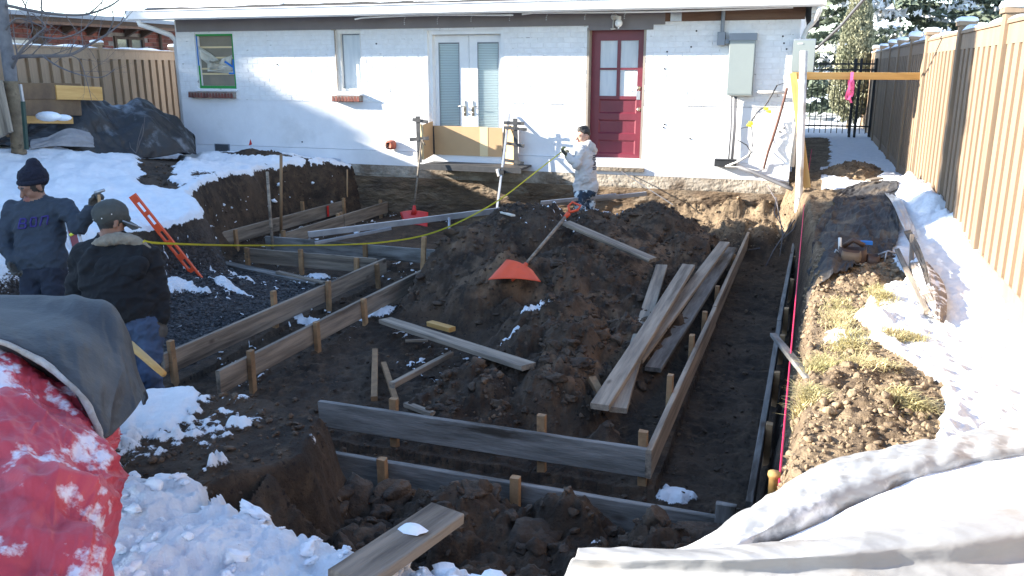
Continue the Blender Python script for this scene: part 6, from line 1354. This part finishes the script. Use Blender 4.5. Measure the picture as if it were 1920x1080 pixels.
def head(f, c, face, skin, lips, hair, sc=1., up=(0, 0, 1), hairstyle='short', eye=None):
    """head centred at c, looking along unit vector face"""
    c = Vector(c); f_ = Vector(face).normalized(); u = Vector(up); u = (u-f_*u.dot(f_)).normalized(); r = f_.cross(u)
    P = lambda a, b, d: c+r*a*sc+f_*b*sc+u*d*sc
    f.e(P(0, -.012, .025), (.078*sc, .082*sc, .098*sc), hair if hairstyle else skin, .01)     # skull
    f.c(P(0, .018, .03), P(0, .012, -.01), .068*sc, .066*sc, skin, .012)
    f.c(P(0, .022, -.03), P(0, .05, -.085), .052*sc, .030*sc, skin, .03)                          # jaw, chin
    f.c(P(-.035, .05, -.025), P(-.045, .02, -.05), .022*sc, .022*sc, skin, .02); f.c(P(.035, .05, -.025), P(.045, .02, -.05), .022*sc, .022*sc, skin, .02)
    f.c(P(0, .080, .018), P(0, .103, -.022), .009*sc, .015*sc, skin, .014)                        # nose
    f.c(P(-.035, .070, .030), P(.035, .070, .030), .014*sc, .014*sc, skin, .014)                   # brow
    f.c(P(-.016, .083, -.052), P(.016, .083, -.052), .008*sc, .008*sc, lips, .006)
    for s in (-1, 1):
        f.c(P(.077*s, -.01, .012), P(.079*s, -.012, -.022), .015*sc, .011*sc, skin, .006)         # ears
        f.e(P(.031*s, .068, .010), (.013*sc,)*3, skin, .006)
        f.c(P(.020*s, .088, .036), P(.044*s, .080, .036), .0045*sc, .004*sc, hair, .003)
    return P
def hand(f, w_, d, pn, mt, sc=1., curl=.5, side=1):
    """palm from wrist w_ along d, palm normal pn, five fingers"""
    w_ = Vector(w_); d = Vector(d).normalized(); pn = Vector(pn); pn = (pn-d*pn.dot(d)).normalized(); s = d.cross(pn)*side
    for q in (-.024, -.008, .008, .024): f.c(w_+d*.01*sc+s*q*.7*sc, w_+d*.078*sc+s*q*sc, .017*sc, .014*sc, mt, .012)
    for i, (q, L_) in enumerate(((-.031, .066), (-.011, .078), (.010, .074), (.030, .058))):
        a = w_+d*.082*sc+s*q*sc; b = a+(d*math.cos(curl*.5)+pn*math.sin(curl*.5)).normalized()*L_*.45*sc; c_ = b+(d*math.cos(curl*1.7)+pn*math.sin(curl*1.7)).normalized()*L_*.33*sc; e = c_+(d*math.cos(curl*2.6)+pn*math.sin(curl*2.6)).normalized()*L_*.27*sc
        f.c(a, b, .0115*sc, .0105*sc, mt, .005); f.c(b, c_, .0105*sc, .0098*sc, mt, .005); f.c(c_, e, .0098*sc, .0088*sc, mt, .005)
    a = w_+d*.025*sc-s*.030*sc; b = a-s*.028*sc+d*.030*sc+pn*.018*sc; c_ = b+d*.028*sc+pn*.016*sc; f.c(a, b, .015*sc, .013*sc, mt, .008); f.c(b, c_, .012*sc, .010*sc, mt, .005)
def legs(f, hipL, kneeL, ankL, hipR, kneeR, ankR, m, boot, toe=(0, -1, 0), r=.088):
    T = Vector(toe).normalized()
    for h_, k_, a_ in ((hipL, kneeL, ankL), (hipR, kneeR, ankR)):
        f.c(h_, k_, r, .066, m, .03); f.c(k_, a_, .066, .052, m, .02); a = Vector(a_); f.c(a+Vector((0, 0, -.03)), a+T*.15+Vector((0, 0, -.05)), .05, .04, boot, .02)
def person(name, label, loc, rotz, f, mats, wr, h=.0075):
    o = f.build(name, mats, h, wr); o.location = loc; o.rotation_euler = (0, 0, rotz); tag(o, label, 'person'); return o
def child(o, mb_or_fig, name, mats, smooth=True, h=.006, wr=None):
    if isinstance(mb_or_fig, Fig): c = mb_or_fig.build(name, mats, h, wr)
    else: c = mb_or_fig.build(name, mats, None, smooth)
    c.parent = o; return c
FLOOR = -1.0
# coordinates: x = image right, y = away from camera, before rotating by YAW so that the figure axes follow the view
def vloc(u, dep): p = atd(u, 500, dep); return Vector((p.x, p.y, 0))
# -- worker 1: beanie, slate sweatshirt, faces the camera, looks down to image left, right arm raised holding a tool
DEP1 = 6.95; L1 = atd(72, 420, DEP1)
def lp(u, v, dy=0, D=DEP1, L0=None):  # local coords on a plane facing the camera through the person's depth
    p = atd(u, v, D+dy)-(L0 if L0 else L1); return Vector((p.x*math.cos(-YAW)-p.y*math.sin(-YAW), p.x*math.sin(-YAW)+p.y*math.cos(-YAW), p.z))
f = Fig(); SK, SW, JE, GL, HA_, LI, BO = range(7)
hc = lp(62, 351, .0)
P1 = head(f, hc, (-.55, -.75, -.38), SK, LI, HA_, 1.1)
f.c(hc+Vector((0.01, .03, -.06)), lp(73, 392, .05), .056, .062, SK, .02)
ch, wa, hp = lp(76, 425, .05), lp(80, 480, .05), lp(82, 515, .05)
shR, shL = lp(26, 393, .06), lp(118, 386, .04)
f.c(lp(46, 396, .06), lp(102, 391, .05), .090, .088, SW, .06); f.c(lp(56, 425, .06), lp(62, 475, .05), .115, .13, SW, .06); f.c(lp(94, 425, .06), lp(92, 475, .05), .115, .125, SW, .06)
f.c(lp(72, 478, .04), lp(86, 480, .04), .145, .14, SW, .05); f.c(lp(60, 385, .06), lp(88, 382, .06), .068, .062, SW, .04)
f.c(lp(60, 493, .05), lp(100, 490, .05), .115, .115, SW, .02)
el, wr_ = lp(148, 424, -.02), lp(172, 392, -.10)
f.c(shL, el, .078, .066, SW, .04); f.c(el, wr_, .062, .046, SW, .03)
hand(f, lp(173, 388, -.11), lp(184, 360, -.12)-lp(173, 388, -.11), (1, -.3, .2), GL, 1.08, 1.15)
er, wR = lp(9, 455, .04), lp(22, 490, -.02)
f.c(shR, er, .080, .064, SW, .04); f.c(er, wR, .062, .050, SW, .03)
hand(f, lp(23, 488, -.03), lp(30, 515, -.04)-lp(23, 488, -.03), (.9, -.4, 0), GL, 1.08, .7, -1)
g0 = FLOOR+.10-L1.z
f.c(lp(66, 510, .05), lp(98, 508, .05), .108, .108, JE, .03)
legs(f, lp(62, 520, .05), lp(58, 590, .0), Vector((lp(56, 600).x-.02, .05, g0)), lp(98, 518, .05), lp(106, 590, .02), Vector((lp(108, 600).x+.02, .08, g0)), JE, BO)
w1 = person('person', 'worker in navy beanie and slate blue sweatshirt, one gloved hand raised, looking down', L1, YAW, f, ['skin', 'sweat', 'jeansdk', 'glove', 'hair', 'lips', 'boot'], [(SW, .011, 3.4), (JE, .012, 3.4)])
b = Fig(); u_ = Vector((.05, .04, 1)).normalized()
b.e(hc+Vector((.005, .01, .085)), (.102, .106, .085), 0, .02); b.c(hc+Vector((-.012, -.004, .078)), hc+Vector((.02, .03, .082)), .094, .096, 0, .02); b.e(hc+Vector((.012, .03, .178)), (.052, .050, .056), 0, .03); b.c(hc+Vector((.01, .02, .12)), hc+Vector((.012, .03, .17)), .066, .05, 0, .03)
child(w1, b, 'beanie', ['beanie'], wr=[(0, .003, 9)])
b = Fig()
for k in range(20): a = k/20*6.283; b.c(hc+Vector((.002+.100*math.cos(a), .008+.104*math.sin(a), .052+.012*math.sin(a)+.006*math.cos(a))), hc+Vector((.002+.100*math.cos(a+.32), .008+.104*math.sin(a+.32), .052+.012*math.sin(a+.32)+.006*math.cos(a+.32))), .020, .020, 0, .006)
child(w1, b, 'beanie_cuff', ['beanie'])
# chest lettering B O N, follows the chest as raised print
PR = mat('purple_print', (.03, .022, .17), (.035, .022, .12), 30, .8)
import mathutils
bv = mathutils.bvhtree.BVHTree.FromPolygons([v.co for v in w1.data.vertices], [p.vertices for p in w1.data.polygons])
def lettering(o, bv, strokes, mt, toP, dirv, name, off=.004, rad=.008):
    toP0 = toP; toP = lambda u, v: toP0(u, v)-Vector(dirv)*.5
    for s in strokes:
        pts = []
        for i in range(len(s)-1):
            for k in range(5):
                t_ = k/4; p = toP(s[i][0]*(1-t_)+s[i+1][0]*t_, s[i][1]*(1-t_)+s[i+1][1]*t_); h_ = bv.ray_cast(p, dirv, 1.)
                if h_[0] is not None: pts.append(h_[0]-Vector(dirv)*off*.8)
        if len(pts) > 1:
            mb = MB(); mb.tube(pts, rad, 5); c = mb.build(name, mt, None, True); c.parent = o
st = [[(44,409),(44,425),(55,425),(57,421),(54,417),(44,417)],[(44,409),(53,408),(56,412),(53,417)],[(64,407),(64,423),(74,422),(74,406),(64,407)],[(84,421),(84,405)],[(84,405),(95,403),(96,419)]]
lettering(w1, bv, st, PR, lambda u, v: lp(u, v, 0), (0, 1, 0), 'chest_letter')
# hammer in the raised hand, red level carried under the arm
hm = thing('hammer', 'small hammer held up in the raised gloved hand of the beanie worker', 'hammer', L1); hm.rotation_euler = (0, 0, YAW)
def inL(o, mb, name, mt): c = mb.build(name, M[mt], None, True); c.parent = o; return c
mb = MB(); mb.tube([lp(185, 365, -.16), lp(189, 402, -.15)], .013, 8); inL(hm, mb, 'handle', 'stake')
mb = MB(); mb.tube([lp(178, 362, -.16), lp(196, 356, -.16)], [.016, .012], 8); inL(hm, mb, 'head', 'galv')
rl = thing('red_level', 'red spirit level with pale edge tucked under the arm of the beanie worker', 'spirit level', L1); rl.rotation_euler = (0, 0, YAW)
a, b_ = lp(133, 415, .02), lp(150, 480, -.10); X = (b_-a); L_ = X.length; X.normalize(); W_ = X.cross(Vector((0, -1, 0))).normalized()
mb = MB(); T_ = X.cross(W_); P = [a+X*x+W_*y+T_*z for z in (-.015, .015) for (x, y) in ((0, -.035), (L_, -.035), (L_, .035), (0, .035))]; mb.add(P, [(0, 3, 2, 1), (4, 5, 6, 7), (0, 1, 5, 4), (1, 2, 6, 5), (2, 3, 7, 6), (3, 0, 4, 7)]); c = mb.build('level_body', mat('dark_red_paint', (.16, .015, .02), None, rough=.5)); c.parent = rl
for sx in (-1, 1):
    mb = MB(); P = [a+X*x+W_*y*sx+T_*z for z in (-.018, .018) for (x, y) in ((0, .0352), (L_, .0352), (L_, .045), (0, .045))]; mb.add(P, [(0, 3, 2, 1), (4, 5, 6, 7), (0, 1, 5, 4), (1, 2, 6, 5), (2, 3, 7, 6), (3, 0, 4, 7)]); c = mb.build('level_rail', M['galv']); c.parent = rl
mb = MB(); c_ = a+X*.12; mb.tube([c_-W_*.025-Vector((0, .018, 0)), c_+W_*.025-Vector((0, .018, 0))], .014, 8); inL(rl, mb, 'vial', 'tape')
# -- worker 2: back to the camera, cap, black jacket with cream lining, jeans
DEP2 = 5.55; L2 = atd(225, 520, DEP2)
lq = lambda u, v, dy=0: lp(u, v, dy, DEP2, L2)
f = Fig(); hc = lq(207, 416, -.0)
P2 = head(f, hc, (.50, .80, -.12), SK, LI, HA_, 1.0)
f.c(hc+Vector((0, -.01, -.05)), lq(212, 455, .02), .062, .066, SK, .02)
f.c(lq(178, 476, .02), lq(262, 474, .02), .095, .095, SW, .05); f.c(lq(190, 500, .0), lq(205, 575, .0), .135, .15, SW, .06); f.c(lq(250, 500, .0), lq(258, 575, .0), .135, .14, SW, .06)
f.c(lq(222, 520, -.02), lq(232, 575, -.02), .15, .15, SW, .06); f.c(lq(210, 594, .0), lq(268, 588, .0), .115, .112, SW, .03); f.c(lq(196, 456, .02), lq(232, 455, .02), .062, .062, SW, .03)
f.c(lq(277, 478, .03), lq(292, 550, .05), .085, .072, SW, .05); f.c(lq(292, 550, .05), lq(300, 596, -.0), .068, .054, SW, .03)
hand(f, lq(301, 594, -.0), lq(306, 618, .0)-lq(301, 594, .0), (-1, .2, 0), GL, 1.05, .6)
f.c(lq(160, 480, .03), lq(146, 552, .05), .085, .072, SW, .05); f.c(lq(146, 552, .05), lq(168, 592, .16), .068, .054, SW, .03)
hand(f, lq(168, 592, .17), Vector((.5, .8, -.3)), (0, 0, 1), GL, 1.05, .7, -1)
g0 = FLOOR+.10-L2.z
f.c(lq(240, 610, .0), lq(272, 610, .0), .115, .115, JE, .03)
legs(f, lq(238, 625, .0), lq(236, 700, .0), Vector((lq(236, 700).x, .02, g0)), lq(279, 625, .0), lq(281, 700, .0), Vector((lq(282, 700).x, .0, g0)), JE, BO, (.1, 1, 0), .092)
w2_ = person('person', 'worker seen from behind in grey cap, black jacket with cream collar and blue jeans', L2, YAW, f, ['skin', 'coat', 'jeans', 'glove', 'hair', 'lips', 'boot'], [(SW, .015, 3.0), (JE, .013, 3.8)])
b = Fig(); b.e(hc+Vector((.005, .01, .058)), (.090, .100, .092), 0, .02); b.c(hc+Vector((-.015, -.025, .058)), hc+Vector((.02, .035, .055)), .082, .084, 0, .015)
fd_ = Vector((.50, .80, -.12)).normalized(); sd_ = Vector((.85, -.53, 0)).normalized()
b.c(hc+fd_*.10-sd_*.035+Vector((0, 0, .02)), hc+fd_*.10+sd_*.035+Vector((0, 0, .02)), .022, .022, 0, .02)
cp_ = child(w2_, b, 'cap', ['cap'], wr=[(0, .002, 6)])
mb = MB(); V = []; N = 12
for k in range(N+1):
    a = (k/N-.5)*2.5
    for (r_, dz) in ((.085, .016), (.165, -.012*math.cos(a)-.018)): V.append(hc+fd_*(r_*math.cos(a)+.015)+sd_*(r_*math.sin(a)*.8)+Vector((0, 0, dz+.012-.03*abs(math.sin(a)))))
V2 = [v-Vector((0, 0, .006)) for v in V]; n2 = len(V); mb.add(V+V2, [(2*k, 2*k+1, 2*k+3, 2*k+2) for k in range(N)]+[(n2+2*k+2, n2+2*k+3, n2+2*k+1, n2+2*k) for k in range(N)]+[(2*k+1, n2+2*k+1, n2+2*k+3, 2*k+3) for k in range(N)])
child(w2_, mb, 'cap_brim', M['cap'])
bvc = mathutils.bvhtree.BVHTree.FromPolygons([v.co for v in cp_.data.vertices], [p.vertices for p in cp_.data.polygons])
# the strap opening at the back of the cap
cen = lq(196, 424, 0); arc = [(181+15*1.0*(1-math.cos(a))*1.0, 428-10*math.sin(a)) for a in np.linspace(0, math.pi, 9)]
op = []
for (u, v) in arc+[(206, 432), (196, 434), (186, 433)]:
    h_ = bvc.ray_cast(lq(u, v, 0)-Vector((0, .5, 0)), Vector((0, 1, 0)), 1.)
    if h_[0] is not None: op.append(h_[0]+Vector((0, -.002, 0)))
if len(op) > 3:
    h0 = bvc.ray_cast(lq(195, 427, 0)-Vector((0, .5, 0)), Vector((0, 1, 0)), 1.)[0] or op[0]; mid_ = []
    for p in op:
        q = (p+h0)/2; hq = bvc.ray_cast(Vector((q.x, q.y-.5, q.z)), Vector((0, 1, 0)), 1.)[0]; mid_.append((hq or q)+Vector((0, -.003, 0)))
    n_ = len(op); mb = MB(); mb.add([h0+Vector((0, -.003, 0))]+mid_+op, [(0, i+1, (i+1) % n_+1) for i in range(n_)]+[(1+i, 1+n_+i, 1+n_+(i+1) % n_, 1+(i+1) % n_) for i in range(n_)]); child(w2_, mb, 'cap_opening', M['hair'], False)
for (u, v) in ((186, 408), (206, 404), (222, 397)):
    h_ = bvc.ray_cast(lq(u, v, 0)-Vector((0, .5, 0)), Vector((0, 1, 0)), 1.)
    if h_[0] is not None: mb = MB(); mb.ball(tuple(h_[0]), .0045, 6); child(w2_, mb, 'cap_eyelet', M['pvc'])
# cream lining collar and blue inner collar
b = Fig()
for k in range(9):
    t0, t1 = k/9, (k+1)/9; q = lambda t: lq(172+105*t, 462-16*math.sin(t*3.14)+2*t, -.045-.05*math.sin(t*3.14)+.02)
    b.c(q(t0), q(t1), .024+.012*math.sin(t0*3.14), .024+.012*math.sin(t1*3.14), 0, .02)
child(w2_, b, 'fleece_collar', ['fleece'], wr=[(0, .004, 6)])
b = Fig(); b.c(lq(186, 458, -.02), lq(206, 449, -.06), .026, .03, 0, .02); b.c(lq(206, 449, -.06), lq(236, 447, -.03), .03, .026, 0, .02); child(w2_, b, 'blue_inner_collar', [mat('navy_cotton', (.02, .035, .09), None, rough=.9)], wr=[(0, .003, 6)])
b = Fig(); b.c(lq(198, 500, -.10), lq(262, 496, -.10), .06, .055, 0, .03); b.c(lq(205, 512, -.11), lq(255, 512, -.11), .05, .05, 0, .03); child(w2_, b, 'jacket_hood', ['coat'], wr=[(0, .006, 4)])
mb = MB(); 
for (x0, x1) in ((243, 256), (266, 280)):
    for (u0, v0, u1, v1) in ((x0, 628, x1, 629), (x0, 628, x0+1, 645), (x1, 629, x1, 645), (x0+1, 645, (x0+x1)/2, 650), ((x0+x1)/2, 650, x1, 645)):
        mb = MB(); pts = []
        for k in range(4):
            t_ = k/3; pts.append(lq(u0+(u1-u0)*t_, v0+(v1-v0)*t_, -.125))
        mb.tube(pts, .002, 4)
# pencil tucked over the ear
mb = MB(); mb.tube([P2(.085, .03, .015), P2(.095, .16, -.035)], .006, 6); child(w2_, mb, 'ear_pencil', M['greydk'])
# -- worker 3: young man in a pale hoodie beside the house wall, stretching the tape
DEP3 = 11.45; L3 = atd(1096, 320, DEP3); lr = lambda u, v, dy=0: lp(u, v, dy, DEP3, L3)
f = Fig(); hc = lr(1093, 256, 0)
P3 = head(f, hc, (-.86, -.38, -.10), SK, LI, SK, .98, hairstyle=None)
f.c(hc+Vector((.015, .0, -.05)), lr(1098, 275, .0), .052, .056, SK, .02)
f.c(lr(1090, 283, -.06), lr(1108, 283, .10), .080, .080, SW, .05); f.c(lr(1094, 292, -.03), lr(1097, 335, -.03), .115, .125, SW, .06); f.c(lr(1102, 292, .05), lr(1101, 335, .05), .115, .12, SW, .06)
f.c(lr(1090, 350, .0), lr(1106, 350, .0), .115, .115, SW, .03); f.c(lr(1096, 274, 0), lr(1103, 276, .0), .062, .062, SW, .03)
f.c(lr(1088, 286, -.12), lr(1081, 309, -.16), .066, .058, SW, .04); f.c(lr(1081, 309, -.16), lr(1065, 293, -.14), .054, .042, SW, .03)
hand(f, lr(1065, 293, -.14), lr(1056, 284, -.14)-lr(1065, 293, -.14), (-.2, 0, 1), GL, 1.12, .9)
f.c(lr(1100, 288, .14), lr(1090, 308, .16), .066, .056, SW, .04); f.c(lr(1090, 308, .16), lr(1072, 296, .02), .052, .042, SW, .03)
hand(f, lr(1072, 296, .02), lr(1058, 287, -.06)-lr(1072, 296, .02), (-.2, 0, 1), GL, 1.08, .9, -1)
g0 = FLOOR+.10-L3.z
f.c(lr(1091, 362, .0), lr(1103, 362, .0), .100, .100, JE, .03)
legs(f, lr(1090, 368, -.04), lr(1088, 410, -.06), Vector((lr(1090, 430).x, -.04, g0)), lr(1104, 368, .05), lr(1106, 408, .02), Vector((lr(1112, 430).x, .10, g0)), JE, BO, (-1, -.3, 0), .085)
w3 = person('person', 'young worker in pale grey hoodie standing in the pit by the house, holding the tape', L3, YAW, f, ['skin2', 'hoodie', 'jeansworn', 'gloveg', 'hair', 'lips', 'boot'], [(SW, .011, 3.4), (JE, .012, 4.)])
b = Fig(); f3 = Vector((-.86, -.38, -.1)).normalized()
b.e(hc+Vector((.016, .006, .058)), (.082, .082, .070), 0, .02); b.c(hc+f3*.035+Vector((0, 0, .098)), hc-f3*.03+Vector((0, 0, .10)), .042, .04, 0, .03); b.c(hc-f3*.055+Vector((0, 0, .02)), hc-f3*.05+Vector((0, 0, -.03)), .048, .035, 0, .02)
child(w3, b, 'hair', ['hair'], wr=[(0, .005, 9)])
b = Fig(); b.c(lr(1103, 272, -.05), lr(1109, 276, .07), .058, .058, 0, .04); b.c(lr(1108, 280, -.03), lr(1112, 286, .05), .05, .05, 0, .04); b.c(lr(1094, 275, -.075), lr(1104, 268, -.05), .028, .035, 0, .03); child(w3, b, 'hood', ['hoodie'], wr=[(0, .005, 5)])
bv3 = mathutils.bvhtree.BVHTree.FromPolygons([v.co for v in w3.data.vertices], [p.vertices for p in w3.data.polygons])
st = [[(1111,291),(1116,291),(1116,294),(1111,295)],[(1110,297),(1113,300),(1117,298)],[(1112,302),(1117,305),(1112,308),(1117,309)],[(1110,313),(1117,313)],[(1110,316),(1117,316)]]
dv_ = Vector((-.0, 1, 0)); lettering(w3, bv3, st, mat('dark_back_print', (.05, .055, .07), None, rough=.8), lambda u, v: lr(u, v, 0), dv_, 'back_print', .004, .009)
# measuring tape between the two workers
tpp = [(atd(268, 452, 5.45)), atd(300, 456, 5.75), atd(430, 460, 6.9), atd(560, 460, 7.9), atd(640, 459, 8.4), atd(720, 454, 8.95), atd(800, 440, 9.5), atd(870, 412, 10.0), atd(940, 372, 10.5), atd(1000, 326, 11.0), atd(1054, 284, 11.35)]
sp = []
for i in range(len(tpp)-1):
    p0 = tpp[max(i-1, 0)]; p1 = tpp[i]; p2 = tpp[i+1]; p3 = tpp[min(i+2, len(tpp)-1)]
    for k in range(5): t_ = k/5; sp.append(.5*((2*p1)+(p2-p0)*t_+(2*p0-5*p1+4*p2-p3)*t_*t_+(3*p1-p0-3*p2+p3)*t_**3))
sp.append(tpp[-1]); V = []; n = len(sp)
for i, p in enumerate(sp):
    X = (sp[min(i+1, n-1)]-sp[max(i-1, 0)]).normalized(); s = i/(n-1); tw = .5+.35*math.sin(s*5+.5); S_ = X.cross(Z).normalized(); U_ = S_.cross(X); wv = (U_*math.cos(tw)+S_*math.sin(tw))*.0105
    nn_ = X.cross(wv).normalized()*.0015; V += [p-wv, p+nn_, p+wv]
mb = MB(); mb.add(V, [(3*i+j, 3*i+j+1, 3*i+4+j, 3*i+3+j) for i in range(n-1) for j in (0, 1)]); tag(mb.build('measuring_tape', M['tape'], None, True), 'yellow steel measuring tape stretched sagging across the pit between two workers', 'measuring tape')
